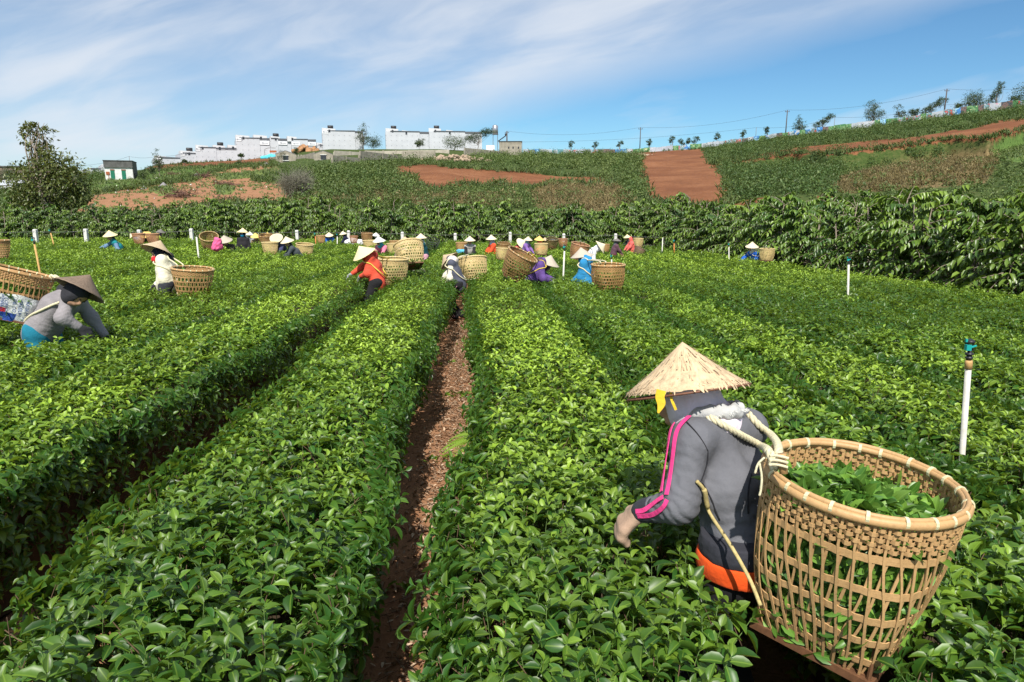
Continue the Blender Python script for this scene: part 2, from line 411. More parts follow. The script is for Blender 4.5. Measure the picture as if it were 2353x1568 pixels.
def ground_pt(px, py, rmin=36., rmax=RC+8):
    """where the line of sight meets the hillside"""
    d = ray(px, py); d = d/math.hypot(d[0], d[1]); R = np.linspace(rmin, rmax, 1500)
    P = np.array([0, 0, CAMH])+d*R[:, None]; below = P[:, 2] < GZ(P[:, 0], P[:, 1])
    i = int(np.argmax(below)) if below.any() else len(R)-1
    x, y = P[i, :2]; return np.array([x, y, float(GZ(x, y))])
def on_ground(px, R):                                         # ground point under a column of the photo at range R
    d = ray(px, 457); d = d/math.hypot(d[0], d[1]); x, y = d[0]*R, d[1]*R; return np.array([x, y, float(GZ(x, y))])
_bk_px = [(500, 530), (700, 512), (1000, 472), (1200, 474), (1500, 442), (1900, 390), (2150, 378), (2400, 312), (2700, 250)]
_b = [ground_pt(*z3(x, y)) for x, y in _bk_px]
BANK = ([math.atan2(p[0], p[1]) for p in _b], [math.hypot(p[0], p[1]) for p in _b], [0, .6, 1, 1, 1, 1, 1, 1, 1])
BANK[0].insert(0, BANK[0][0]-.02); BANK[1].insert(0, BANK[1][0]); BANK[2].insert(0, 0)
def inpoly(px, py, poly):
    x, y = np.asarray(px), np.asarray(py); c = np.zeros(x.shape, bool); n = len(poly)
    for i in range(n):
        (x1, y1), (x2, y2) = poly[i], poly[(i+1) % n]
        if y1 == y2: continue
        c ^= ((y1 > y) != (y2 > y)) & (x < (x2-x1)*(y-y1)/(y2-y1)+x1)
    return c
P1 = lambda *a: [z1(*q) for q in a]
P2 = lambda *a: [z2(*q) for q in a]
P3 = lambda *a: [z3(*q) for q in a]
SOIL = [P1((970, 455), (1230, 430), (1560, 403), (1830, 385), (1830, 428), (1480, 450), (1200, 466), (1000, 476)),
        P1((480, 800), (560, 690), (600, 640), (860, 606), (1130, 568), (1290, 545), (1400, 500), (1560, 462), (1880, 450), (1850, 500), (1700, 545), (1930, 560), (1960, 700), (1900, 725), (1500, 715), (1120, 790)),
        P2((600, 457), (700, 440), (830, 432), (900, 440), (1000, 455), (1150, 465), (1450, 482), (1750, 510), (2000, 520), (2180, 530), (2190, 550), (1930, 572), (1750, 560), (1520, 610), (1300, 560), (1240, 600), (1100, 575), (920, 625), (840, 600), (760, 530), (640, 500)),
        P3((100, 460), (300, 445), (450, 435), (480, 490), (540, 530), (580, 630), (625, 745), (590, 800), (450, 800), (150, 760), (110, 650), (80, 540)),
        P3((500, 525), (700, 490), (850, 455), (1000, 428), (1250, 405), (1450, 388), (1750, 358), (2050, 308), (2250, 268), (2400, 250), (2400, 312), (2150, 378), (1900, 388), (1500, 440), (1200, 474), (1000, 470), (700, 510), (560, 530)),
        P3((1130, 720), (1250, 715), (1270, 745), (1130, 745)), P3((640, 760), (860, 720), (860, 760), (640, 790))]
GRASS = [P1((570, 640), (560, 560), (700, 540), (950, 535), (1000, 480), (1230, 470), (1480, 445), (1480, 470), (1290, 510), (1130, 550), (860, 590)),
         P1((560, 790), (640, 715), (780, 735), (760, 790)), P1((1420, 510), (1880, 470), (1900, 540), (1650, 530), (1480, 545)), P1((1000, 600), (1150, 590), (1200, 640), (1050, 650)), P1((1440, 590), (1560, 575), (1560, 640), (1440, 640)),
         P3((2120, 385), (2400, 310), (2400, 520), (2200, 505), (2180, 440)), P3((540, 500), (900, 440), (1400, 390), (1900, 330), (2250, 245), (2250, 262), (1750, 352), (1300, 400), (850, 450))]
DRY = [P2((1520, 620), (1750, 565), (1950, 572), (2130, 565), (2200, 620), (2250, 690), (2050, 760), (1600, 730)), P2((300, 600), (700, 570), (900, 640), (1450, 640), (1480, 720), (1000, 700), (300, 690)),
       P3((1230, 655), (1300, 600), (1700, 500), (2000, 445), (2180, 430), (2200, 505), (2120, 640), (1300, 705)), P1((1950, 640), (2353, 560), (2353, 720), (1950, 690))]
def in_any(px, py, polys):
    m = np.zeros(np.shape(px), bool)
    for p in polys: m |= inpoly(px, py, p)
    return m
def build_ground():
    af = np.linspace(-.80, .80, 640); ac1 = np.linspace(-math.pi, -.80, 40)[:-1]; ac2 = np.linspace(.80, math.pi, 40)[1:]
    A = np.concatenate([ac1, af, ac2]); Rr = np.concatenate([np.linspace(.05, 30, 60), np.linspace(30.6, RC, 240), np.linspace(RC+4, 420, 16), [700, 1500, 3000]])
    a, r = np.meshgrid(A, Rr, indexing='ij'); x, y = r*np.sin(a), r*np.cos(a); z = GZ(x, y)
    V = np.stack([x, y, z], -1).reshape(-1, 3); nA, nR = len(A), len(Rr)
    i = np.arange(nA-1)[:, None]; j = np.arange(nR-1)[None]
    F = np.stack([i*nR+j, (i+1)*nR+j, (i+1)*nR+j+1, i*nR+j+1], -1).reshape(-1, 4)[:, ::-1]
    px, py, Z = proj(V); jx = wob(V[:, 0], V[:, 1], .35, 8)*5; jy = wob(V[:, 0], V[:, 1], .35, 9)*2.5
    px = px+jx; py = py+jy; hill = (np.hypot(V[:, 0], V[:, 1]) > 36) & (Z > 1)
    t = np.zeros((len(V), 3)); t[:, 0] = in_any(px, py, SOIL) & hill; t[:, 1] = in_any(px, py, GRASS) & hill; t[:, 2] = in_any(px, py, DRY+[SOIL[1]]) & hill; t[:, 2] = np.where(np.hypot(V[:, 0], V[:, 1]) < 33, 1., t[:, 2])
    t[:, 0] = np.where((np.hypot(V[:, 0], V[:, 1]) < 33) & (np.abs(np.arctan2(V[:, 0], V[:, 1])) < 1.5), 1, t[:, 0])
    g = t.reshape(nA, nR, 3).copy()
    for _ in range(1):
        g[1:-1, 1:-1] = (g[1:-1, 1:-1]*2+g[:-2, 1:-1]+g[2:, 1:-1]+g[1:-1, :-2]+g[1:-1, 2:])/6
    m, nt, b = newmat('hill_and_field_soil'); co = objco(nt)
    at_ = N(nt, 'ShaderNodeAttribute', attribute_name='tint'); sp = nt.nodes.new('ShaderNodeSeparateColor'); nt.links.new(at_.outputs['Color'], sp.inputs[0])
    nb = noise(nt, .22, 6, co, .6); nf = noise(nt, 2.2, 6, co, .65); nx = noise(nt, 26, 5, co, .6)
    soil = ramp(nt, mth(nt, 'ADD', mth(nt, 'MULTIPLY', nb, .5), mth(nt, 'MULTIPLY', nf, .5)), [(.3, (.12, .050, .024, 1)), (.5, (.215, .088, .040, 1)), (.72, (.34, .165, .082, 1))])
    trk = noise(nt, .09, 3, co, .5); soil = mixc(nt, mth(nt, 'MULTIPLY', ramp(nt, trk, [(.44, (0, 0, 0, 1)), (.60, (1, 1, 1, 1))]), .55), soil, (.12, .042, .02, 1))
    soil = mixc(nt, mth(nt, 'MULTIPLY', ramp(nt, nx, [(.42, (0, 0, 0, 1)), (.62, (1, 1, 1, 1))]), .35), soil, (.12, .06, .035, 1))
    soil = mixc(nt, mth(nt, 'MULTIPLY', sp.outputs[2], .78), soil, ramp(nt, nf, [(.3, (.25, .125, .066, 1)), (.7, (.40, .225, .125, 1))]))
    scrub = ramp(nt, nf, [(.3, (.030, .052, .014, 1)), (.5, (.055, .085, .022, 1)), (.75, (.11, .10, .04, 1))])
    grass = ramp(nt, nf, [(.3, (.065, .115, .025, 1)), (.55, (.11, .19, .045, 1)), (.8, (.17, .20, .07, 1))])
    dry = ramp(nt, nf, [(.3, (.13, .085, .04, 1)), (.7, (.25, .18, .09, 1))])
    e = mth(nt, 'MULTIPLY', mth(nt, 'SUBTRACT', nf, .5), 1.1)
    c = mixc(nt, mth(nt, 'MULTIPLY', sp.outputs[2], .9), scrub, dry)
    sf = mth(nt, 'MULTIPLY', mth(nt, 'SUBTRACT', mth(nt, 'ADD', sp.outputs[0], e), .3), 3, clamp=True)
    c = mixc(nt, sf, c, soil)
    # thin grass creeping over the bare slope
    far = mth(nt, 'MULTIPLY', sp.outputs[1], 1.)
    gf = mth(nt, 'MULTIPLY', mth(nt, 'SUBTRACT', mth(nt, 'ADD', far, mth(nt, 'MULTIPLY', mth(nt, 'SUBTRACT', nb, .5), 1.6)), .52), 3.2, clamp=True)
    c = mixc(nt, mth(nt, 'MULTIPLY', gf, .85), c, grass)
    nt.links.new(c, b.inputs['Base Color']); b.inputs['Roughness'].default_value = .95; b.inputs['Specular IOR Level'].default_value = .1
    bump(nt, b, mth(nt, 'ADD', nx, mth(nt, 'MULTIPLY', nf, 2)), .5, .05)
    ob('ground', mesh_from('ground', V, [F], m, tint=g.reshape(-1, 3)), kind='structure')
build_ground()
# ------------------------------------------------------------------ shared leaf materials
TEA = leafmat('tea_leaf', (.026, .088, .011, 1), (.31, .46, .042, 1), rough=.42, trans=.28)
PICKED = leafmat('picked_tea_leaf', (.045, .130, .018, 1), (.20, .36, .05, 1), rough=.4, trans=.2)
COFFEE = leafmat('coffee_leaf', (.026, .076, .013, 1), (.20, .30, .035, 1), rough=.36, trans=.2)
BRUSH = leafmat('hill_shrub_leaf', (.036, .085, .016, 1), (.15, .19, .045, 1), rough=.6, trans=.2)
DRYG = leafmat('dry_grass', (.15, .115, .05, 1), (.29, .245, .115, 1), rough=.8, trans=.2)
BARK = plain('branch_bark', (.10, .062, .036), .9, .4, 30)
BARKG = plain('grey_bark', (.22, .18, .14), .9, .35, 20)
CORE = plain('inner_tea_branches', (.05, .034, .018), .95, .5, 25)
# ================================================================== tea rows
EXC = []                                                      # (x, y, r): where a body or basket stands in the row
RS, RCS = math.sin(.052), math.cos(.052)
def uv2xy(u, v): return u*RCS-v*RS, u*RS+v*RCS
def row_end(u):                                               # far end of a row along v
    return 30.8+.03*u if u < 6.2 else 30.8-(u-6.2)*2.6
def keep(x, y):
    return (np.abs(x) < y*.80+1.3) & (y > .55)
def lod(d):
    return np.where(d < 4.2, 3, np.where(d < 8, 2, 1))
def tea_row(u0, u1, label, hgt=.78, rag=0., e0=None, e1=None):
    W = u1-u0; bag = LeafBag(); v1 = row_end((u0+u1)/2); um = (u0+u1)/2
    vmin = max(.3, (abs(um)-1.9)/.86)
    sd0 = int(abs(u0)*50)+5
    def warp(u, v):                                           # the row's edges wander a little
        q = (u-u0)/W; d0 = .045*wob(v, 0*v, .9, sd0)+(np.interp(v, *e0) if e0 else 0); d1 = .045*wob(v, 0*v, .9, sd0+1)+(np.interp(v, *e1) if e1 else 0)
        return u+(1-q)*d0+q*d1
    def top(u, v):
        q = np.clip(np.abs((u-um)/(W/2)), 0, 1.05)
        return hgt-.20*q**6+.030*wob(u*2, v, 1.6, 11)+.022*wob(u, v, 5., 12)
    bands = [(vmin, 4, 540, 1.0), (4, 8, 400, 1.02), (8, 14, 230, 1.18), (14, 21, 150, 1.45), (21, v1, 110, 1.75)]
    for (a, b, dens, ls) in bands:
        a, b = max(a, vmin), min(b, v1)
        if b <= a: continue
        n = int(dens*W*(b-a)); ns = int(dens*.62*(b-a))
        # shoots on the plucking table
        u = rng.uniform(u0-.02, u1+.02, n); v = rng.uniform(a, b, n); z = top(u, v)-.035*(ls-1)-rng.exponential(.05, n)*ls
        ax = np.stack([rng.normal(0, .22, n)+.35*((u-um)/(W/2))**5, rng.normal(0, .22, n), np.ones(n)], -1); g = np.zeros(n)
        tall = rng.random(n)**5*.07; z = z+tall
        # shoots on both walls of the row
        sd = np.where(rng.random(ns) < .5, -1, 1); zz = hgt*(1-rng.random(ns)**2.4*.75)-.04
        vs2 = rng.uniform(a, b, ns)
        us = np.where(sd < 0, u0, u1)-sd*(.16*(1-zz/hgt)+rng.exponential(.045, ns)-.05-.06*rng.random(ns)**4)
        us = us+sd*.05*wob(vs2, zz, 2.5, 13)
        axs = np.stack([sd*rng.uniform(.5, 1.1, ns), rng.normal(0, .3, ns), rng.uniform(.3, .9, ns)], -1)
        U = np.concatenate([u, us]); Vv = np.concatenate([v, vs2]); Zz = np.concatenate([z, zz]); AX = nrm(np.concatenate([ax, axs])); side = np.concatenate([g, g[:0], np.ones(ns)])
        U = warp(U, Vv); x, y = uv2xy(U, Vv); k = keep(x, y)
        for (ex, ey, er) in EXC: k &= (x-ex)**2+(y-ey)**2 > er*er
        U, Vv, Zz, AX, side, x, y = U[k], Vv[k], Zz[k], AX[k], side[k], x[k], y[k]
        if not len(U): continue
        gz = GZ(x, y); B = np.stack([x, y, Zz+gz], -1); d = np.sqrt(x*x+y*y+1.6)
        K = 6 if a < 8 else 5
        young = np.clip(.47+.34*wob(U*.7, Vv*.35, 1.2, 21)+.20*wob(U, Vv, 4, 22)+rag, 0, 1)*np.clip((d-1.2)/4.5, .25, 1)
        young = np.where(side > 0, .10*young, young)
        ph = rng.uniform(0, 6.28, len(U)); tone = wob(U, Vv, 3.1, 31)
        a1 = nrm(np.cross(AX, np.array([.2, .9, .1]))); a2 = np.cross(AX, a1)
        sl = rng.uniform(.035, .085, len(U))*ls
        PP, AA, NN, LL, WW, TT, CC = [], [], [], [], [], [], []
        for j in range(K):
            th = ph+j*2.4+rng.normal(0, .25, len(U)); elv = np.clip(.92-.21*j+rng.normal(0, .22, len(U)), -.35, 1.35)
            out = a1*np.cos(th)[:, None]+a2*np.sin(th)[:, None]
            A = out*np.cos(elv)[:, None]+AX*np.sin(elv)[:, None]
            PP.append(B+AX*(sl*(1-j/(K-.5)*1.0))[:, None]); AA.append(A); NN.append(AX*np.cos(elv)[:, None]-out*np.sin(elv)[:, None]+rng.normal(0, .18, (len(U), 3)))
            L = (.031+.0075*min(j, 3.2))*rng.uniform(.72, 1.30, len(U))*ls*(1+.12*(1-young)); LL.append(L); WW.append(L*rng.uniform(.45, .60, len(U)))
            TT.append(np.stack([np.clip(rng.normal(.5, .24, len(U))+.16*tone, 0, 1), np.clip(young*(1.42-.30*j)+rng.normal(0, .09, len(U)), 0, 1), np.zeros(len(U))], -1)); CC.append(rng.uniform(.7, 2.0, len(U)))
        PP, AA, NN, TT = map(np.concatenate, (PP, AA, NN, TT)); LL = np.concatenate(LL); WW = np.concatenate(WW); CC = np.concatenate(CC)
        dl = np.tile(d, K); kd = lod(dl)
        for kind in (1, 2, 3):
            m = kd == kind
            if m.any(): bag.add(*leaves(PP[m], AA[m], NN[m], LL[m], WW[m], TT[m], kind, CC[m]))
        near = d < 6
        if near.any():
            bag.add(*prisms(B[near]-AX[near]*.10, AX[near], sl[near]+.10, .0016), mat=1)
            m = near & (rng.random(len(U)) < .45)             # cut, woody stubs
            q = B[m].copy(); q[:, 2] -= .05; bag.add(*prisms(q, np.stack([rng.normal(0, .3, m.sum()), rng.normal(0, .3, m.sum()), np.ones(m.sum())], -1), rng.uniform(.05, .12, m.sum()), .0024), mat=2)
            m = near & (side > 0) & (rng.random(len(U)) < .5)
            if m.any():
                q = B[m]; bag.add(*prisms(q-AX[m]*.22-np.array([0, 0, .1]), AX[m]+np.array([0, 0, .5]), np.full(m.sum(), .3), .0035), mat=2)
    # woody inside of the row
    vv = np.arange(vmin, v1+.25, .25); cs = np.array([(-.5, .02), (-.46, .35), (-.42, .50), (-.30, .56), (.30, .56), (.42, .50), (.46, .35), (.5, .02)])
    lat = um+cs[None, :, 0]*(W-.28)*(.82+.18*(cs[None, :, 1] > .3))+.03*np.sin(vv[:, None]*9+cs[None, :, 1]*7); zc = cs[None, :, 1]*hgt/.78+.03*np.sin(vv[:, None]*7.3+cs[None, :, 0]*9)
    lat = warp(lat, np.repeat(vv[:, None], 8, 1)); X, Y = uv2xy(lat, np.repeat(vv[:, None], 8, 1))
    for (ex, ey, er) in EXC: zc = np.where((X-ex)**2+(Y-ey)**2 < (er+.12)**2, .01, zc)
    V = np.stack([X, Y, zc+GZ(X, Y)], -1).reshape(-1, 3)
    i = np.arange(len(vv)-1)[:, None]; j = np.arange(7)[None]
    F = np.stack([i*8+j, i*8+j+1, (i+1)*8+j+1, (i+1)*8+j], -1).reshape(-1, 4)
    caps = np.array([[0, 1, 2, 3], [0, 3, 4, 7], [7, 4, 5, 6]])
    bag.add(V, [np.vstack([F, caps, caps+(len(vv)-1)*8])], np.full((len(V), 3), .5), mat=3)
    ob('tea_hedge', bag.mesh('tea_hedge', [TEA, STEM, BARK, CORE]), label=label, category='tea hedge', group='rows of tea bushes across the field')
STEM = plain('green_stem', (.10, .17, .04), .6, .3, 30)
ORD = ['', 'first', 'second', 'third', 'fourth', 'fifth', 'sixth', 'seventh', 'eighth', 'ninth', 'tenth', 'eleventh', 'twelfth', 'thirteenth', 'fourteenth', 'fifteenth', 'sixteenth', 'seventeenth', 'eighteenth', 'nineteenth', 'twentieth']
def build_tea():
    right = [(.0, 1.01), (1.24, 2.17), (2.39, 3.26), (3.47, 4.35), (4.52, 5.46), (5.62, 6.56), (6.72, 7.7), (7.82, 8.6)]
    left = [(-1.42, -.49), (-2.93, -1.98)]
    while left[-1][0] > -22: a = left[-1][0]-.14; left.append((a-1.02, a))
    for i, (a, b) in enumerate(right):
        tea_row(a, b, ('bright tea hedge row bordering the bare red earth path on its sunny right side' if i == 0 else f'clipped green tea hedge, {ORD[i+1]} row to the right of the bare red path'), .78, .10 if i == 0 else 0., ([1, 2, 3, 4, 6, 8, 12, 20], [-.06, -.06, -.02, .04, .07, .02, -.07, -.10]) if i == 0 else None)
    for i, (a, b) in enumerate(left):
        tea_row(a, b, ('tea hedge row bordering the red earth path on its left, shading the path edge' if i == 0 else f'clipped green tea hedge, {ORD[i+1]} row to the left of the bare red path'), .79 if i == 0 else .80, 0., None, ([1, 2, 3, 4, 6, 8], [-.26, -.24, -.20, -.13, -.05, 0]) if i == 1 else ([1, 2, 3, 4, 6, 8, 12, 20], [-.02, -.02, -.05, -.07, -.06, -.01, .06, .07]) if i == 0 else None)
def build_path_litter():
    n = 8000; v = rng.uniform(1.2, 13, n)**1.0; u = -.235+rng.normal(0, .14, n); x, y = uv2xy(u, v); P = np.stack([x, y, GZ(x, y)+.006+rng.random(n)*.012], -1)
    A = np.stack([rng.normal(size=n), rng.normal(size=n), rng.normal(0, .25, n)], -1); Nn = np.stack([rng.normal(0, .3, n), rng.normal(0, .3, n), np.ones(n)], -1)
    L = rng.uniform(.018, .05, n); bag = LeafBag(); t = np.stack([rng.random(n), rng.random(n)**2, rng.random(n)], -1)
    bag.add(*leaves(P, A, Nn, L, L*rng.uniform(.2, .45, n), t, 2, rng.uniform(.3, 2, n)))
    k = 500; bag.add(*prisms(P[:k], A[:k], rng.uniform(.05, .16, k), .002), mat=1)
    ob('leaf_litter', bag.mesh('leaf_litter', [leafmat('dead_leaf', (.22, .12, .065, 1), (.52, .40, .28, 1), rough=.8, trans=.1), BARK]), label='brown dead leaves and twigs littering the red earth path', category='leaf litter', kind='stuff')
    # a few weeds on the path
    n = 260; c = rng.integers(0, 26, n); cu = -.24+rng.normal(0, .13, 26); cvv = rng.uniform(1.6, 11, 26); u = cu[c]+rng.normal(0, .04, n); v = cvv[c]+rng.normal(0, .04, n); x, y = uv2xy(u, v)
    P = np.stack([x, y, GZ(x, y)+.01], -1); A = np.stack([rng.normal(size=n), rng.normal(size=n), rng.uniform(.2, 1.4, n)], -1); L = rng.uniform(.03, .08, n); bag = LeafBag()
    bag.add(*leaves(P, A, np.tile([0, 0, 1.], (n, 1))+rng.normal(0, .3, (n, 3)), L, L*.4, np.stack([rng.random(n), rng.random(n)*.6, rng.random(n)], -1), 2))
    ob('path_weeds', bag.mesh('path_weeds', [TEA]), label='small green weeds sprouting along the red earth path', category='weeds', kind='stuff')
    # fern leaning over the path
    bag = LeafBag(); b0 = onz(1125, 1010, .42)
    for q in range(7):
        ang = math.radians(150+q*24+rng.normal(0, 6)); D = np.array([math.cos(ang), math.sin(ang), 0]); n = 20; tt = np.linspace(.05, 1, n)
        Pm = b0+D*(.34*tt)[:, None]+np.array([0, 0, 1.])*(.16*tt-.24*tt*tt)[:, None]; S = np.cross(D, [0, 0, 1.])
        for sgn in (-1, 1):
            A = S[None]*sgn+D*.45-np.array([0, 0, .15]); L = .085*np.sin(np.clip(tt*1.05, 0, 1)*math.pi)**.6*(1-.4*tt)+.01
            bag.add(*leaves(Pm, np.broadcast_to(A, (n, 3)), np.tile([0, 0, 1.], (n, 1)), L, np.full(n, .016), np.tile([.6, .55, 0], (n, 1)), 2, .3))
    ob('fern', bag.mesh('fern', [TEA]), label='pale feathery fern leaning over the red earth path', category='fern')
# ================================================================== baskets
def bamboo(name, var=.35, rough=.5):
    m, nt, b = newmat(name); co = objco(nt); oi = nt.nodes.new('ShaderNodeObjectInfo')
    nz = noise(nt, 9, 5, co); f = noise(nt, 60, 4, co)
    v = mth(nt, 'ADD', 1-var, mth(nt, 'MULTIPLY', mth(nt, 'ADD', mth(nt, 'MULTIPLY', nz, .6), mth(nt, 'MULTIPLY', f, .4)), 2*var))
    hsv = nt.nodes.new('ShaderNodeHueSaturation'); nt.links.new(oi.outputs['Color'], hsv.inputs['Color']); nt.links.new(v, hsv.inputs['Value'])
    nt.links.new(mixc(nt, mth(nt, 'MULTIPLY', mth(nt, 'SUBTRACT', f, .45), 1.2, clamp=True), hsv.outputs[0], (.16, .085, .035, 1)), b.inputs['Base Color'])
    b.inputs['Roughness'].default_value = rough; b.inputs['Specular IOR Level'].default_value = .35
    bump(nt, b, f, .25, .004); return m
BAM = bamboo('woven_bamboo'); LASH = plain('pale_lashing', (.62, .58, .36), .7, .2, 40); DARKWOOD = plain('dark_base_wood', (.14, .065, .03), .7, .4, 18)
ROPEM = plain('straw_rope', (.66, .60, .40), .85, .22, 60, .4)
def bsurf(th, t, q=.66, H=.8):
    th = np.asarray(th, float); t = np.asarray(t, float); p = 2+4.5*np.clip(t, 0, 1)**2
    R = .5*(1-(1-q*.93)*np.clip(t, 0, 1)**1.7); c, s = np.cos(th), np.sin(th)
    r = R/((np.abs(c)**p+np.abs(s)**p)**(1/p)); return np.stack([r*c, r*s, -H*t+0*r], -1)
def bframe(th, t, q, H):
    P = bsurf(th, t, q, H); e = 1e-3; a = nrm(bsurf(th+e, t, q, H)-P); d = nrm(bsurf(th, t+e, q, H)-P); n = np.cross(a, d)
    n = nrm(n)*np.sign((n*P*[1, 1, 0]).sum(-1, keepdims=True)+1e-9); return P, a, d, n
_bk = {}
def basket_meshes(style):
    if style in _bk: return _bk[style]
    near = style == 'near'; q, H = (.66, .80) if not near else (.69, .78); r = np.random.default_rng(5); out = {}
    NP = 44 if near else 34; tb = .20 if near else .19
    if near: hoops = [.235, .43, .60, .755, .89]
    elif style == 'slot': hoops = [.22, .34, .46, .58, .70, .82, .92]
    else: hoops = [.23, .38, .53, .68, .83, .93]
    L = MB()
    th0 = np.arange(NP)*2*math.pi/NP
    tt = np.linspace(.0, 1.0, 41 if near else 21)
    for sg in (-1, 1):
        for i in range(NP):
            jit = r.normal(0, .012); w = (.0132 if near else .0150)*r.uniform(.85, 1.2)
            if near:
                tl = np.clip((tt-tb)/(1-tb), 0, 1); th = th0[i]+sg*(.034+0*tl)+sg*tl*1.42*(2*math.pi/NP)*2.0*.55+jit+.010*np.sin(tl*9+r.random()*6)
                off = .006*sg
            else:
                hh = np.array([tb]+hoops+[1.0]); kx = np.interp(tt, hh, np.arange(len(hh))); fr = kx-np.floor(kx)
                gap = .040+.022*np.sin(np.pi*fr)*((1 if style == 'slot' else -1)*((np.floor(kx) % 2)*2-1))
                th = th0[i]+sg*np.where(tt < tb, .045, gap)+jit*.6; off = .003*sg
            P, a, d, n = bframe(th, tt, q, H); T = nrm(np.gradient(P, axis=0)); Wd = np.cross(n, T)
            L.ribbon(P+n*off, Wd, n, w, .005)
    out['lattice'] = (L.mesh('basket_lattice', BAM), BAM)
    Bd = MB(); rows = 6 if near else 5; M = NP*2*(4 if near else 2); ths = np.linspace(0, 2*math.pi, M, endpoint=False)
    for k in range(rows):
        t = .035+k*(tb-.03)/rows; P, a, d, n = bframe(ths, np.full(M, t), q, H)
        ph = np.sin(ths*NP+(k % 2)*math.pi); P = P+n*(.010*np.clip(ph*1.8, -1, 1))[:, None]
        Bd.ribbon(P, d, n, (tb-.03)/rows*H*(.80 if near else .9), .004, closed=True)
    out['weave_band'] = (Bd.mesh('basket_weave', BAM), BAM)
    Hp = MB()
    for k, t in enumerate(hoops):
        for dt in ((-.011, .011) if near else (-.007, .007)):
            ths2 = np.linspace(0, 2*math.pi, 150 if near else 90, endpoint=False); P, a, d, n = bframe(ths2, np.full(len(ths2), t+dt), q, H)
            P = P+n*(.003*np.sin(ths2*NP+k*math.pi))[:, None]; P[:, 2] += .003*np.sin(ths2*7+k*2)
            Hp.ribbon(P, d, n, .0165 if near else .016, .006, closed=True)
    out['hoop'] = (Hp.mesh('basket_hoop', BAM), BAM)
    Rm = MB(); ths3 = np.linspace(0, 2*math.pi, 120, endpoint=False)
    for (dr, dz, rad) in ((.011, -.012, .0200), (-.011, -.004, .0145), (.001, .008, .0135)):
        P = bsurf(ths3, 0*ths3, q, H); P = P*(1+dr/.5); P[:, 2] = dz+.003*np.sin(ths3*3+dr*99); Rm.tube(P, rad, 10, closed=True)
    out['rim'] = (Rm.mesh('basket_rim', BAM, True), BAM)
    Bs = MB(); hs = .5*q*.93*1.0
    for k in range(4):
        a = k*math.pi/2; c, s = math.cos(a), math.sin(a); R = np.array([[c, -s, 0], [s, c, 0], [0, 0, 1]])
        Bs.box(R @ np.array([hs, 0, -H-.014]), np.abs(R @ np.array([.034, hs*2+.03+.001*k, .036])), None)
    Bs.box((0, 0, -H+.004), (hs*2-.03, hs*2-.03, .010))
    for k in range(4): Bs.tube([(hs*(1 if k & 1 else -1)*.97, hs*(1 if k & 2 else -1)*.97, -H+.16), (hs*(1 if k & 1 else -1)*.97, hs*(1 if k & 2 else -1)*.97, -H-.03)], .012, 6)
    out['base_frame'] = (Bs.mesh('basket_base', DARKWOOD), DARKWOOD)
    Ls = MB(); u = np.linspace(0, 2*math.pi, 13)[:-1]
    ring = np.stack([.5+.002+.028*np.cos(u), 0*u, -.005+.024*np.sin(u)], -1)
    Ls.ribbon(ring, np.tile([0, 1., 0], (12, 1)), nrm(ring-np.array([.504, 0, -.004])), .017, .006, closed=True)
    out['rim_lashing'] = (Ls.mesh('rim_lashing', LASH), LASH); out['H'] = H; out['q'] = q
    _bk[style] = out; return out
def tilt(roll, pitch):                                        # roll + leans the top to the right, pitch + leans it towards the camera
    a, b = math.radians(roll), math.radians(pitch); return nrm(np.array([math.sin(a)*math.cos(b), -math.sin(b), math.cos(a)*math.cos(b)]))
def frame(n, spin=0.):
    n = nrm(n); x = nrm(np.cross(np.array([0, 1., 0]), n)); y = np.cross(n, x); c, s = math.cos(spin), math.sin(spin)
    return np.stack([x*c+y*s, y*c-x*s, n], 1)
HONEY = (.46, .27, .115, 1); STRAW = (.62, .47, .22, 1); BROWN = (.33, .19, .08, 1); OLIVE = (.17, .13, .055, 1); RED_B = (.42, .21, .11, 1); GREYD = (.05, .055, .06, 1)
def basket(label, centre, D, n, col=HONEY, style='mid', spin=0., lash=22, group='woven baskets of the pickers', leaf=0., hs=1.):
    bm = basket_meshes(style); R = frame(n, spin)
    e = empty('tea_basket', centre, label, 'basket', group); e.rotation_euler = Matrix(R.tolist()).to_euler(); e.scale = (D, D, D*hs)
    for part in ('lattice', 'weave_band', 'hoop', 'rim', 'base_frame'):
        o = ob(part, bm[part][0], e); o.color = col
    for k in range(lash):
        o = ob('rim_lashing', bm['rim_lashing'][0], e); o.rotation_euler = (0, 0, k*2*math.pi/lash+.11+.05*math.sin(k*5))
    c = np.asarray(centre)-n*D*.4; EXC.append((c[0], c[1], D*.40)); EXC.append((c[0]-n[0]*D*.25, c[1]-n[1]*D*.25, D*.34))
    if leaf: leaf_pile(label, centre, D, R, leaf, bm['H']*hs, style == 'near')
    return e, R
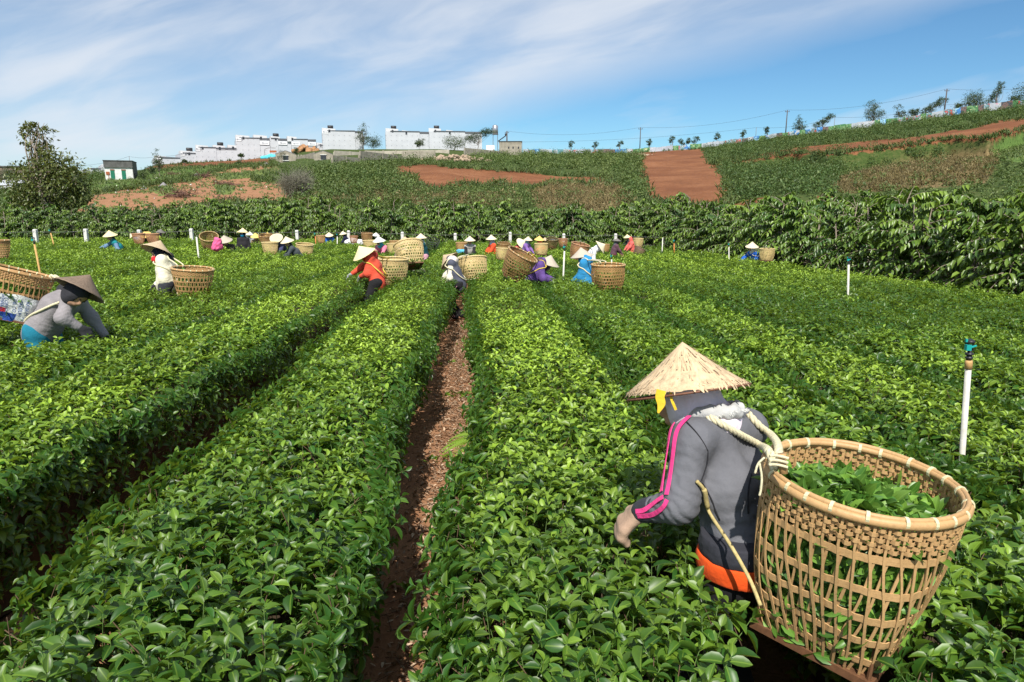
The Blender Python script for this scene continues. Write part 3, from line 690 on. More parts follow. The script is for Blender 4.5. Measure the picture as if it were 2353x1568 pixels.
def leaf_pile(label, centre, D, R, level, H, near):
    n = 3600 if near else 420; r = np.random.default_rng(int(abs(centre[0])*1000)); bag = LeafBag()
    k = int(n*.42); rr = np.sqrt(r.random(k))*.455; th = r.uniform(0, 6.283, k)
    top = -(1-level)+.17*np.exp(-(((rr*np.cos(th)-(-.14))**2+(rr*np.sin(th)-.03)**2)/.07))-.04
    A1 = np.stack([rr*np.cos(th), rr*np.sin(th), top-r.exponential(.02, k)], -1)
    m = n-k; tt = r.uniform(.16, 1., m)**.8; th2 = r.uniform(0, 6.283, m); Q = bsurf(th2, np.clip(tt, .1, .98), .69 if near else .64, H); Q[:, :2] *= ((.935 if near else .94)-r.exponential(.03, m))[:, None]
    P = np.vstack([A1, Q]); nn = len(P); L0 = (.047 if near else .055)/D
    A = r.normal(size=(nn, 3)); A[:k, 2] = np.abs(A[:k, 2])*.8; Nn = r.normal(size=(nn, 3))*.7; Nn[:k] += [0, 0, 1.]
    out = nrm(Q*[1, 1, 0]); Nn[k:] += out*1.1; A[k:] -= out*((A[k:]*out).sum(1, keepdims=True))*.95
    L = L0*r.uniform(.8, 1.55, nn); t = np.stack([r.random(nn), np.clip(r.normal(.45, .28, nn), 0, 1), r.random(nn)], -1)
    bag.add(*leaves((P-0)*D, A, Nn, L*D, L*D*r.uniform(.38, .5, nn), t, 3 if near else 1, r.uniform(.1, 1.3, nn)))
    hd = MB(); u = np.linspace(0, 6.2832, 25)[:-1]
    for z0, t0 in ((-(1-level)*1.-.05, .2), (-H*.55, .6), (-H*.96, .97)):
        pass
    rings = [bsurf(u, np.full(24, t), .64, H)*[.80, .80, 1] for t in (max(.14, (1-level)/H+.10), .5, .8, .97)]; V = np.vstack(rings+[rings[0].mean(0)[None]+[0, 0, .06]])
    i = np.arange(3)[:, None]; j = np.arange(24)[None]; F = np.stack([i*24+j, (i+1)*24+j, (i+1)*24+(j+1) % 24, i*24+(j+1) % 24], -1).reshape(-1, 4)
    cap = np.stack([np.full(24, 96), np.arange(24), (np.arange(24)+1) % 24], -1)
    bag.add(V*D, [F, cap], np.tile([.1, .05, 0], (len(V), 1)), mat=0)
    o = ob('picked_tea_leaves', bag.mesh('picked_tea_leaves', [PICKED]), label='fresh picked leaves inside the '+label.replace('woven ', '').split(',')[0], category='tea leaves', kind='stuff')
    o.location = tuple(centre); o.rotation_euler = Matrix(R.tolist()).to_euler()
# ================================================================== hats
def hatmat(name, c, stripe=.25):
    m, nt, b = newmat(name); tcx = nt.nodes.new('ShaderNodeTexCoord'); mp = nt.nodes.new('ShaderNodeMapping'); nt.links.new(tcx.outputs['UV'], mp.inputs[0])
    mp.inputs['Scale'].default_value = (70, 6, 1); nz = noise(nt, 1.0, 6, mp.outputs[0], .65); big = noise(nt, 5, 3, objco(nt))
    f = mth(nt, 'ADD', mth(nt, 'MULTIPLY', nz, .75), mth(nt, 'MULTIPLY', big, .25))
    d = tuple(x*(1-stripe*1.5) for x in c)+(1,); l = tuple(min(.85, x*(1+stripe)) for x in c)+(1,)
    col = ramp(nt, f, [(.32, d), (.5, c+(1,)), (.68, l)])
    sp = nt.nodes.new('ShaderNodeSeparateXYZ'); nt.links.new(tcx.outputs['UV'], sp.inputs[0])
    ringf = mth(nt, 'FRACT', mth(nt, 'MULTIPLY', sp.outputs[1], 13.)); rl = mth(nt, 'LESS_THAN', ringf, .10)
    col = mixc(nt, mth(nt, 'MULTIPLY', rl, .30), col, tuple(min(.9, x*1.35) for x in c)+(1,))
    nt.links.new(col, b.inputs['Base Color']); b.inputs['Roughness'].default_value = .75; b.inputs['Specular IOR Level'].default_value = .25
    bump(nt, b, mth(nt, 'ADD', nz, mth(nt, 'MULTIPLY', rl, .5)), .35, .006); return m
HATC = dict(pale=hatmat('pale_palm_hat', (.70, .60, .42), .10), white=hatmat('white_palm_hat', (.80, .76, .68), .06), tan=hatmat('tan_palm_hat', (.50, .39, .25), .16), old=hatmat('weathered_palm_hat', (.56, .42, .26), .34),
            yellow=hatmat('yellow_palm_hat', (.74, .52, .16), .10), brown=hatmat('brown_palm_hat', (.20, .145, .105), .25), grey=hatmat('grey_palm_hat', (.17, .155, .14), .2), cream=hatmat('cream_palm_hat', (.80, .66, .36), .08), beige=hatmat('beige_palm_hat', (.46, .40, .32), .12))
def hat_mesh(mat, ratio, seed=0, near=False):
    r = np.random.default_rng(seed); na, nr = (120, 22) if near else (48, 8)
    a = np.linspace(0, 2*math.pi, na+1); v = np.linspace(.004, 1, nr); A, Vv = np.meshgrid(a, v, indexing='ij')
    prof = lambda x: ratio*(1-x**1.06*(1.0)-.05*np.sin(x*math.pi))
    rr = Vv*(1+.012*np.sin(A*3+seed)); z = prof(Vv)+(.010*np.sin(A*16+seed)*Vv*(.35 if near else .6))
    if near: z = z+.012*r.normal(size=(na+1, 1))*Vv**2*.6
    X = np.stack([rr*np.cos(A), rr*np.sin(A), z], -1).reshape(-1, 3); uv = np.stack([A/6.2832, Vv], -1).reshape(-1, 2)
    i = np.arange(na)[:, None]; j = np.arange(nr-1)[None]; F = np.stack([i*nr+j, i*nr+j+1, (i+1)*nr+j+1, (i+1)*nr+j], -1).reshape(-1, 4)[:, ::-1]
    X2 = X-np.array([0, 0, .035]); M = MB(); M.add(X, F[:, ::-1], uv); M.add(X2, F, uv)
    e = np.arange(na)*nr+nr-1; M.add(np.vstack([X[e], X2[e]]), np.stack([np.arange(na-1), np.arange(1, na), na+np.arange(1, na), na+np.arange(na-1)], -1))
    if near:                                                  # ragged palm-leaf ends hanging past the hoop
        for k in range(330):
            a0 = r.uniform(0, 6.2832); L = .075*r.random()**1.5+.02; w = r.uniform(.02, .060); s0 = r.uniform(.90, .99)
            p = [np.array([s*math.cos(a0+r.normal(0, .01)), s*math.sin(a0+r.normal(0, .01)), ratio*(1-s)+.014-.25*(s-s0)-.35*max(0, s-1)]) for s in (s0, s0+L*.6, s0+L)]
            wd = np.array([-math.sin(a0), math.cos(a0), 0]); V = np.array([p[0]-wd*w/2, p[0]+wd*w/2, p[1]+wd*w/2, p[1]-wd*w/2, p[2]+wd*w*.3*r.random(), p[2]-wd*w*.4*r.random()])
            M.add(V, np.array([[0, 1, 2, 3], [3, 2, 4, 5]]), np.array([[a0/6.28, .9]]*6)+r.normal(0, .01, (6, 2)))
        for k in range(150):                                  # loose slivers on the cone
            a0 = r.uniform(0, 6.2832); s0 = r.uniform(.12, .9); L = r.uniform(.04, .16); w = r.uniform(.008, .026); wd = np.array([-math.sin(a0), math.cos(a0), 0])
            p = [np.array([s*math.cos(a0), s*math.sin(a0), ratio*(1-s)+.012+.016*q]) for q, s in ((0, s0), (1, min(1., s0+L)))]
            M.add(np.array([p[0]-wd*w/2, p[0]+wd*w/2, p[1]+wd*w/2, p[1]-wd*w/2]), np.array([[0, 1, 2, 3]]), np.array([[a0/6.28, s0]]*4)+r.normal(0, .02, (4, 2)))
    return M.mesh('conical_hat', mat, True)
_hats = {}
def put_hat(parent, B, n, rad, ratio, colour, near=False, name='conical_hat'):
    key = (colour, round(ratio, 2), near)
    if key not in _hats: _hats[key] = hat_mesh(HATC[colour], ratio, len(_hats), near)
    o = ob(name, _hats[key], parent); R = frame(n, random.random()*6.28); o.location = tuple(np.asarray(B)-np.array(parent.location)); o.rotation_euler = Matrix(R.tolist()).to_euler(); o.scale = (rad,)*3
    return o
# ================================================================== people
SKIN = plain('skin', (.42, .24, .15), .55, .12, 30); EYE = plain('eye', (.03, .02, .015), .25, .1)
def ik(a, b, l1, l2, pole):
    d = b-a; L = np.linalg.norm(d); L = min(L, (l1+l2)*.995); u = nrm(d); x = (L*L+l1*l1-l2*l2)/(2*L); h = math.sqrt(max(0, l1*l1-x*x)); p = nrm(pole-u*(pole @ u)); return a+u*x+p*h, a+u*L
def hand_prims(wr, D, palm_n, s, curl=.5, mir=1, fat=1.):
    """palm, four bent fingers of unequal length and a thumb off the side"""
    D = nrm(D); Nn = nrm(palm_n-D*(palm_n @ D)); S = np.cross(D, Nn)*mir; P = []
    for k in (-1.5, -.5, .5, 1.5): P.append(rc(wr+D*.01*s+S*k*.010*s, wr+D*.080*s+S*k*.0185*s, .0145*s*fat, .0125*s*fat))
    for k, L in zip((-1.5, -.5, .5, 1.5), (.060, .076, .082, .074)):
        b0 = wr+D*.082*s+S*k*.020*s; ca = curl*.55; d1 = D*math.cos(ca)+Nn*math.sin(ca)+S*k*.05; b1 = b0+d1*L*.5*s
        ca2 = curl*1.5; d2 = D*math.cos(ca2)+Nn*math.sin(ca2)+S*k*.02; b2 = b1+d2*L*.55*s
        P += [rc(b0, b1, .0105*s*fat, .0095*s*fat), rc(b1, b2, .0095*s*fat, .0075*s*fat)]
    t0 = wr+D*.022*s+S*.026*s; t1 = t0+nrm(D*.7+S*.75+Nn*.25)*.042*s; t2 = t1+nrm(D*1.+S*.12+Nn*.45)*.034*s
    P += [rc(t0, t1, .0145*s*fat, .011*s*fat), rc(t1, t2, .011*s*fat, .0085*s*fat)]
    return P
def person(label, hx, hy, hw, face, lean, hroll=0, hpitch=0, hat='pale', jacket=('grey', (.2, .2, .2)), trousers=('black', (.02, .02, .022)), scarf=None, gloves=None, near_hand=None, far_hand=None,
           hd=.43, ratio=.80, Z=None, look=None, mask=None, vest=None, headlean=None, J=None, yb=None, hatname='conical_hat', res=1., stripe=None, handdir=None, hat_near=False):
    hem = bool(J and 'hem' in J); jb = .02 if not hem else .09; Z = Z or hd*FPX/hw
    if yb:                                                    # stand where the row tops hide the body below the measured line
        Z0 = Z; zz = np.linspace(Z0*.70, Z0*1.08, 90); Q_ = np.array([at(hx, yb, q) for q in zz]); Z = float(zz[np.argmin(np.abs(Q_[:, 2]-GZ(Q_[:, 0], Q_[:, 1])-.83))])
    s = min(1., hw*Z/FPX/hd*1.0) if hd else 1.; rad = hw*Z/FPX/2; s = max(.7, min(1.02, rad/.215))
    Bc = at(hx, hy, Z); n = tilt(hroll, hpitch); B = Bc-n*rad*ratio*.45
    fa = math.radians(face); f = np.array([math.cos(fa), math.sin(fa), 0]); up = np.array([0, 0, 1.]); r = np.cross(f, up)
    th = math.radians(lean); dirv = lambda a: up*math.cos(a)+f*math.sin(a)
    t1, t2 = dirv(th*.75), dirv(th*1.12); hdn = nrm(dirv(math.radians(headlean) if headlean is not None else th*.8+.15)*.6+n*.4); H = B-n*.045*s
    Nk = H-hdn*.160*s; Cst = Nk-t2*.20*s; P = Cst-t1*.25*s
    if J and 'hem' not in J: H = B-n*.035*s+nrm(J['N']-B)*.055*s
    if J: Nk, Cst, P = J['N'], J['C'], J['P']; t2 = nrm(Nk-Cst); t1 = nrm(Cst-P)
    gz = float(GZ(P[0], P[1])); e = empty('person', (P[0], P[1], gz), label, 'person', 'tea pickers in the field')
    if P[2]-gz > .88*s: P = P*1
    sh = {1: Nk-t2*.040*s+r*.155*s, -1: Nk-t2*.040*s-r*.155*s}     # +1 right, -1 left
    if J and 'sh' in J: sh = J['sh']
    hip = {k: P+r*k*.085*s for k in (1, -1)}; foot = {}
    for k in (1, -1): foot[k] = np.array([P[0], P[1], gz+.07])+r*k*.11-f*.05*k
    knee = {}; ank = {}
    for k in (1, -1): knee[k], ank[k] = ik(hip[k], foot[k], .41*s, .41*s, f)
    nearside = 1 if r[1] < 0 else -1                            # the arm on the camera's side
    tg = {}
    dflt = (.30, .10, -.42)
    for k in (1, -1):
        h = near_hand if k == nearside else far_hand; h = h or dflt
        tg[k] = Nk+f*h[0]+r*k*h[1]+up*h[2]
    elb = {}; wr = {}
    for k in (1, -1): elb[k], wr[k] = ik(sh[k], tg[k], .265*s, .235*s, r*k*.7-f*.5-up*.45)
    if J:
        for k in J.get('elb', {}): elb[k] = J['elb'][k]; wr[k] = J['wr'][k]
    ax = nrm(hdn); lf = math.radians(look if look is not None else face); fl = np.array([math.cos(lf), math.sin(lf), 0]); fl = nrm(fl-ax*(fl @ ax)); rr = np.cross(fl, ax); HR = np.stack([rr, fl, ax], 1)
    HC = H+ax*.0
    body = [el(HC+ax*.025*s, HR, np.array([.075, .092, .092])*s), el(HC-ax*.045*s+fl*.022*s, HR, np.array([.058, .066, .072])*s), el(HC-ax*.018*s+fl*.096*s, HR, np.array([.011, .018, .022])*s),
            el(HC-ax*.055*s+fl*.088*s, HR, np.array([.024, .010, .010])*s), el(HC-ax*.01*s+rr*.077*s, HR, np.array([.012, .02, .032])*s), el(HC-ax*.01*s-rr*.077*s, HR, np.array([.012, .02, .032])*s),
            rc(Nk-t2*.03*s, HC-ax*.06*s, .052*s, .047*s), rc(P+t1*.02, Cst, .105*s, .10*s), rc(Cst-r*.05*s, Nk-t2*.07*s-r*.05*s, .09*s, .06*s), rc(Cst+r*.05*s, Nk-t2*.07*s+r*.05*s, .09*s, .06*s), rc(sh[1], sh[-1], .055*s, .055*s)]
    for k in (1, -1):
        body += [rc(sh[k], elb[k], .046*s, .038*s), rc(elb[k], wr[k], .037*s, .026*s), rc(hip[k], knee[k], .078*s, .055*s), rc(knee[k], ank[k], .052*s, .035*s), rc(ank[k], ank[k]+f*.14*s-up*.035*s, .035*s, .024*s)]
        hdv = nrm(wr[k]-elb[k])*.75-up*.5 if handdir is None or k != nearside else nrm(handdir); hp = hand_prims(wr[k], hdv, -up*.3-r*k*.4-f*.5, s, .55 if not hem else .9, k); body += hp
        if gloves:
            gp = [(p[0], p[1], p[2], p[3]+.0055, p[4]+.0055) for p in hp]+[rc(wr[k]-nrm(wr[k]-elb[k])*.05*s, wr[k]+hdv*.01, .036*s, .027*s)]
            sdf_ob('glove', gp, .0085*res, cloth(*gloves), e, .018)
    sdf_ob('body', body, .0115*res, SKIN, e, .018)
    sl0 = .86 if hem else 1.
    jk = [rc(P-r*.055*s+t1*jb, Cst-r*.06*s, .118*s*sl0, .115*s*sl0), rc(P+r*.055*s+t1*jb, Cst+r*.06*s, .118*s*sl0, .115*s*sl0), rc(Cst-r*.075*s, Nk-t2*.06*s-r*.06*s, .108*s, .072*s), rc(Cst+r*.075*s, Nk-t2*.06*s+r*.06*s, .108*s, .072*s), rc(sh[1], sh[-1], .068*s, .068*s), rc(P-t1*(.06 if not hem else -.05), P+t1*(.05 if not hem else .10), .132*s, .125*s), rc(Nk-t2*.04*s, Nk+hdn*(.05 if not hem else .0)*s, .070*s, .060*s)]
    sl_ = []
    for k in (1, -1): sl_ += [rc(sh[k], elb[k], .066*s, .054*s), rc(elb[k], wr[k]-nrm(wr[k]-elb[k])*.03*s, .054*s, .039*s)]
    cr = []
    for k in (1, -1):
        fa_ = nrm(wr[k]-elb[k]); ua = nrm(elb[k]-sh[k]); cr += [(elb[k], nrm(fa_+ua), .030*s, .0050*s, .085*s), (elb[k]*.45+wr[k]*.55, fa_, .026*s, .0032*s, .07*s), (sh[k]*.6+elb[k]*.4-up*.02, nrm(ua+r*k*.5), .042*s, .0034*s, .09*s)]
    cr += [(P+t1*.12*s, nrm(t1+r*.25), .040*s, .0052*s, .15*s), (Cst*.6+P*.4-f*.08, nrm(t1-r*.5), .060*s, .0040*s, .15*s)]
    seed = int(abs(hx)*7) % 9999
    if vest:
        sdf_ob('sleeves', sl_, .012*res, cloth(*jacket), e, .06, folds=.0022, fs=28., seed=seed, creases=cr); sdf_ob('vest', [(p[0], p[1], p[2], p[3]+.006, p[4]+.006) for p in jk], .013*res, cloth(*vest), e, .06, folds=.002, fs=26., seed=seed, creases=cr[-2:])
    else: sdf_ob('jacket', jk+sl_, .0125*res, cloth(*jacket), e, .065 if not hem else .04, folds=.0020 if not hem else .0022, fs=26. if not hem else 38., seed=seed, creases=cr)
    tr = [rc(P-r*.05*s-t1*.02, P+r*.05*s-t1*.02, .115*s, .115*s)]
    for k in (1, -1): tr += [rc(hip[k], knee[k], .096*s, .073*s), rc(knee[k], ank[k]+up*.03, .073*s, .062*s)]
    sdf_ob('trousers', tr, .015*res, cloth(*trousers), e, .05, folds=.004, seed=seed+1)
    if stripe:
        for dy in (-.012, .012):
            k = nearside; A0, A1, A2 = hip[k], knee[k], ank[k]; pts = [A0+(A1-A0)*q for q in np.linspace(.1, 1, 8)]+[A1+(A2-A1)*q for q in np.linspace(.1, .9, 8)]
            nd = r*k; M = MB(); pr = []
            for p in pts:
                x = p+nd*.2+f*dy*1.6
                for _ in range(14): x = x-nd*max(0, float(sdf_eval(tr, x, .05))-.004)*.9
                pr.append(x)
            pr = np.array(pr); M.ribbon(pr, np.tile(f, (len(pr), 1)), np.tile(nd, (len(pr), 1)), .014, .006); M.build('trouser_stripe', cloth(*stripe), e).location = tuple(-np.array(e.location))
    if scarf:
        sub = [el(HC+fl*.10*s-ax*.005*s, HR, np.array([.052, .06, .062])*s)]
        sdf_ob('headscarf', [el(HC+ax*.018*s-fl*.008*s, HR, np.array([.093, .105, .110])*s), rc(HC-ax*.05*s-fl*.02*s, Nk+t2*.0, .082*s, .088*s), rc(Nk-t2*.02*s-fl*.03*s-r*.05*s, Nk-t2*.03*s-fl*.03*s+r*.05*s, .085*s*(.75 if hem else 1), .085*s*(.75 if hem else 1))], .0115*res, cloth(*scarf), e, .05, sub=sub, folds=.004, seed=seed+5)
    else:
        sdf_ob('hair', [el(HC+ax*.03*s-fl*.016*s, HR, np.array([.083, .092, .095])*s), rc(HC-fl*.05*s, Nk-f*.06*s+up*.02, .05*s, .04*s)], .013*res, plain('black_hair', (.012, .010, .009), .5, .3, 60), e, .03, sub=[el(HC+fl*.10*s-ax*.02*s, HR, np.array([.07, .075, .085])*s)])
    if mask: sdf_ob('face_mask', [el(HC-ax*.050*s+fl*.045*s, HR, np.array([.072, .072, .062])*s)], .0095*res, cloth(*mask), e, .02, sub=[el(HC+ax*.06*s+fl*.06*s, HR, np.array([.12, .12, .075])*s)], folds=.002, seed=seed)
    for k in (1, -1):
        M = MB(); c = HC+ax*.012*s+fl*.087*s+rr*k*.030*s; th_ = np.linspace(0, 6.283, 9)[:-1]
        M.tube([c-rr*.013*s, c-rr*.006*s, c+rr*.006*s, c+rr*.013*s], [.002, .008*s, .008*s, .002], 8); M.build('eye', EYE, e, True).location = tuple(-np.array(e.location))
    if hat: put_hat(e, B, n, rad, ratio, hat, near=hat_near, name=hatname)
    EXC.append((P[0], P[1], .20)); EXC.append((Cst[0], Cst[1], .13))
    return dict(e=e, N=Nk, P=P, C=Cst, sh=sh, elb=elb, wr=wr, f=f, r=r, t2=t2, t1=t1, jk=jk+sl_, s=s, near=nearside, H=HC, B=B, n=n, rad=rad, HR=HR)
def strap(p, bR, bc, D, H, k, mat=None, rad=.010, name='shoulder_strap', parent=None):
    """a shoulder rope from the basket rim over one shoulder, under the arm and back to the basket's foot"""
    bc = np.asarray(bc); to = nrm((p['N']-bc)-bR[:, 2]*((p['N']-bc) @ bR[:, 2])); side = np.cross(bR[:, 2], to); kk = k if (side @ p['r']) > 0 else -k
    A = bc+to*D*.50+side*.05*kk; top = p['sh'][k]*.62+p['N']*.38+np.array([0, 0, .03]); fr = p['sh'][k]*.75+p['C']*.25+p['f']*.13; und = p['sh'][k]*.35+p['C']*.65+p['r']*k*.14; back = p['C']*.4+p['P']*.6+p['r']*k*.10-p['f']*.16; E = bc-bR[:, 2]*D*H*.98+to*D*.30+side*.13*kk
    ctrl = np.array([A-bR[:, 2]*.03, A+bR[:, 2]*.03, top, fr, und, back, E]); pts = catmull(ctrl, 9); q = []
    for x in pts:
        d = float(sdf_eval(p['jk'], x, .05))
        if d < rad*.8:
            for _ in range(5):
                g = np.array([float(sdf_eval(p['jk'], x+dx, .05)) for dx in np.eye(3)*.004])-float(sdf_eval(p['jk'], x, .05)); x = x+nrm(g)*max(0, rad*.9-float(sdf_eval(p['jk'], x, .05)))
        q.append(x)
    M = MB(); M.tube(np.array(q), rad, 8); return M, np.array(q)
def catmull(P, m):
    P = np.asarray(P, float); Q = np.vstack([2*P[0]-P[1], P, 2*P[-1]-P[-2]]); out = []
    for i in range(1, len(Q)-2):
        t = np.linspace(0, 1, m, endpoint=(i == len(Q)-3))[:, None]; a, b, c, d = Q[i-1], Q[i], Q[i+1], Q[i+2]
        out.append(.5*(2*b+(c-a)*t+(2*a-5*b+4*c-d)*t*t+(3*b-a-3*c+d)*t**3))
    return np.vstack(out)
# ================================================================== the people
BLK = ('black', (.018, .018, .020)); NAVY = ('navy', (.018, .022, .050)); CHAR = ('charcoal', (.050, .053, .058)); DGREY = ('dark_grey', (.035, .036, .042))
def to_local(e, R, D, V, hs=1.): return ((V-np.array(e.location)) @ R)/np.array([D, D, D*hs])
def add_straps(p, e, R, D, H, mat, rad, sides=(1, -1), hs=1.):
    for k in sides:
        M, q = strap(p, R, np.array(e.location), D, H, k, mat, rad); M.V = [to_local(e, R, D, v, hs) for v in M.V]; M.build('shoulder_strap', mat, e, True)
YROPE = plain('yellow_strap', (.62, .45, .07), .7, .2, 40)
def build_people():
    Q = {}
    # -- middle distance, left to right
    Q['hoodie'] = person('person in a grey hoodie and teal trousers, bent low under the sack-wrapped basket', 194, 651, 109, 0, 47, 24, -30, 'brown', ('hoodie', (.25, .232, .242)), ('teal_cloth', (.012, .16, .24)), ('black_hood', (.03, .03, .036)), ('dark_glove', (.03, .03, .034)), (.16, .06, -.50), (.22, .12, -.52), hd=.44, Z=6.08, ratio=.78, headlean=80, res=.8, J=dict(N=at(168.5, 670.0, 6.42), C=at(138.9, 700.3, 6.3), P=at(96.7, 758.6, 6.3), sh={1: at(162.2, 682.7, 6.14), -1: at(170.3, 675.0, 6.46)}, elb={1: at(143.3, 730.0, 6.06)}, wr={1: at(186.8, 754.6, 6.15)}))
    Q['cream'] = person('person in a cream jacket and red face cloth, looking sideways under a tan hat', 364, 566, 68, 190, 22, 13, -27, 'tan', ('cream', (.74, .70, .53)), ('slate', (.045, .047, .058)), ('navy_scarf', (.016, .020, .032)), ('dark_glove', (.03, .03, .034)), (.10, .08, -.47), (.22, .12, -.45), hd=.44, look=222, mask=('red_mask', (.62, .02, .03)), res=.85, J=dict(N=at(378.5, 589.7, 10.2), C=at(382.0, 617.9, 10.2), P=at(385.1, 649.8, 10.2)))
    Q['red'] = person('person in a bright red jacket and cream-yellow hat, reaching into the hedge with grey gloves', 831, 576, 57, 180, 20, -27, 12, 'cream', ('red_jacket', (.66, .085, .045)), BLK, ('red_hood', (.50, .035, .02)), ('grey_glove', (.28, .29, .31)), (.19, .06, -.37), (.40, .10, -.36), hd=.43, mask=('white_mask', (.62, .62, .68)), res=.85, J=dict(N=at(851.7, 587.1, 12.0), C=at(859.5, 612.7, 12.0), P=at(867.1, 645.6, 12.0)))
    Q['vest'] = person('person in a dark vest with cream sleeves and black trousers with a pink stripe', 1026, 594, 52, 180, 24, -48, -16, 'tan', ('cream_sleeve', (.74, .69, .56)), BLK, ('cream_hood', (.72, .62, .54)), ('black_glove', (.02, .02, .022)), (.13, .10, -.48), (.25, .14, -.47), hd=.43, vest=('slate_vest', (.075, .080, .11)), headlean=55, stripe=('pink_trim', (.75, .42, .50)), res=.85, J=dict(N=at(1038.0, 599.3, 12.8), C=at(1043.4, 624.9, 12.8), P=at(1052.7, 651.3, 12.8)))
    Q['purple'] = person('person in a purple jacket stooping to the right with both hands in the tea', 1263, 597, 51.5, 0, 42, 17, 4, 'beige', ('purple', (.105, .058, .215)), ('dark_trousers', (.028, .028, .036)), ('plum_scarf', (.075, .045, .10)), ('dark_glove', (.03, .03, .034)), (.20, .10, -.36), (.26, .12, -.34), hd=.43, headlean=55, res=.85, J=dict(N=at(1243.5, 603.4, 12.9), C=at(1232.1, 622.9, 12.9), P=at(1219.1, 648.1, 12.9)))
    Q['blue'] = person('person in a sky blue hooded jacket turned half away, wearing a wide grey-beige hat', 1336, 580, 53, 158, 22, -8, -2, 'beige', ('sky_blue', (.028, .215, .43)), DGREY, ('blue_hood', (.028, .215, .43)), ('dark_glove', (.03, .03, .034)), (.16, .12, -.50), None, hd=.43, res=.85, J=dict(N=at(1347.0, 598.5, 12.6), C=at(1348.0, 623.7, 12.6), P=at(1348.5, 654.2, 12.6)))
    Q['denim'] = person('person in a denim jacket over a teal shirt, one arm stretched out sideways', 251.6, 536, 31, 222, 30, -3, 9, 'cream', ('denim', (.13, .22, .34)), NAVY, None, None, (.10, .16, -.40), (.42, .22, -.24), hd=.43, vest=('teal_shirt', (.012, .20, .22)), yb=573)
    person('person in light blue with a pale hat tipped sideways, half hidden beside the yellow-hatted picker', 301.6, 540, 17, 180, 52, -42, 20, 'pale', ('light_blue', (.05, .30, .48)), NAVY, None, None, hd=.31, res=1.2, yb=551)
    person('person under a golden yellow hat bending towards the camera between two baskets', 333, 536.5, 23.5, 270, 46, 0, 36, 'yellow', ('dark_olive', (.03, .034, .026)), BLK, None, None, hd=.36, res=1.2, yb=551)
    person('person in a lime yellow top wearing a dark grey hat near the wire fence', 369.3, 530.5, 20, 0, 22, 10, 0, 'grey', ('lime', (.55, .62, .08)), NAVY, ('violet_scarf', (.10, .06, .18)), None, hd=.36, res=1.2, yb=549)
    person('person under a round tan fabric-like hat, sleeves dark brown, bowed towards the camera', 515.6, 547.5, 33, 268, 46, -2, 20, 'beige', ('brown_top', (.055, .045, .040)), DGREY, None, None, hd=.43, yb=575)
    person('person in a black zipped hoodie with a blue surgical mask, standing upright facing the camera', 557.8, 530, 27.5, 270, 2, 2, -8, 'cream', ('black_hoodie', (.022, .020, .024)), BLK, ('black_hood', (.03, .03, .036)), None, (.12, .10, -.46), (.12, .10, -.46), hd=.43, look=270, mask=('blue_mask', (.03, .32, .58)), vest=('black_hoodie', (.022, .020, .024)), yb=571)
    person('person with a small white hat just behind the black-hooded picker', 574, 536, 17, 270, 20, 8, 5, 'white', ('pale_grey', (.28, .29, .30)), DGREY, None, None, hd=.29, res=1.2, yb=559)
    person('person in a tan shirt under an orange-yellow hat beside the black-hooded picker', 587, 540, 23, 275, 28, 2, 14, 'yellow', ('tan_shirt', (.24, .17, .10)), DGREY, None, None, hd=.36, res=1.2, yb=561)
    person('person with a yellow hat mostly hidden behind two pale-hatted pickers', 614.5, 537.5, 16, 270, 30, -6, 10, 'yellow', CHAR, BLK, None, None, hd=.30, res=1.2, yb=555)
    person('person in an indigo top bowed so low that the round pale hat faces the camera', 633.3, 543.5, 30, 270, 56, 2, 42, 'pale', ('indigo', (.050, .055, .125)), NAVY, None, None, (.28, .06, -.42), (.28, .06, -.42), hd=.43, yb=581)
    person('person in a charcoal sports jacket with a pale hat, facing left beside the indigo picker', 658.4, 550, 31.5, 205, 40, -10, 10, 'pale', ('charcoal_jacket', (.060, .072, .080)), NAVY, None, None, hd=.43, yb=587)
    person('person in a royal blue shirt under a small pale hat by the wire fence', 756, 538, 19, 270, 40, 2, 16, 'pale', ('royal_blue', (.02, .11, .42)), NAVY, None, None, hd=.33, res=1.2, yb=555)
    person('person in a navy tracksuit top with white sleeve stripes, stooping left by the fence', 787.8, 535, 17.5, 188, 36, -8, 6, 'pale', ('navy_track', (.014, .018, .045)), NAVY, None, None, hd=.30, res=1.2, stripe=('white_trim', (.7, .7, .72)), yb=558)
    person('person in dark grey with a pale blue cap-like hat, stooping towards a tall basket', 864, 538, 17, 180, 44, 6, 10, 'white', ('dark_grey_top', (.06, .062, .075)), NAVY, ('pale_blue_scarf', (.45, .52, .70)), None, hd=.30, res=1.2, yb=551)
    person('person in a pink jacket and turquoise scarf under a brilliant white hat', 870.3, 549, 29.5, 248, 36, -4, 8, 'white', ('pink_jacket', (.68, .20, .30)), ('maroon', (.12, .03, .045)), ('turquoise_scarf', (.05, .42, .50)), None, hd=.43, yb=580)
    person('person with a rumpled tan hat and orange top, seen over the big pale basket', 930.6, 549, 26, 200, 30, 4, 10, 'tan', ('orange_top', (.60, .20, .08)), DGREY, None, None, hd=.40, res=1.2, yb=566)
    Q['hid'] = person('person almost wholly hidden behind the big pale basket, only a hat brim showing', 918, 577, 46, 195, 46, -30, -6, 'brown', ('dull_green', (.06, .09, .05)), BLK, None, None, hd=.43)
    person('person in a dark teal jacket and pink trousers standing beside the wire crate', 967.2, 542, 26.5, 200, 14, 0, 3, 'pale', ('dark_teal', (.008, .060, .075)), ('pink_trousers', (.65, .34, .42)), ('grey_scarf', (.30, .30, .32)), None, hd=.43, yb=592)
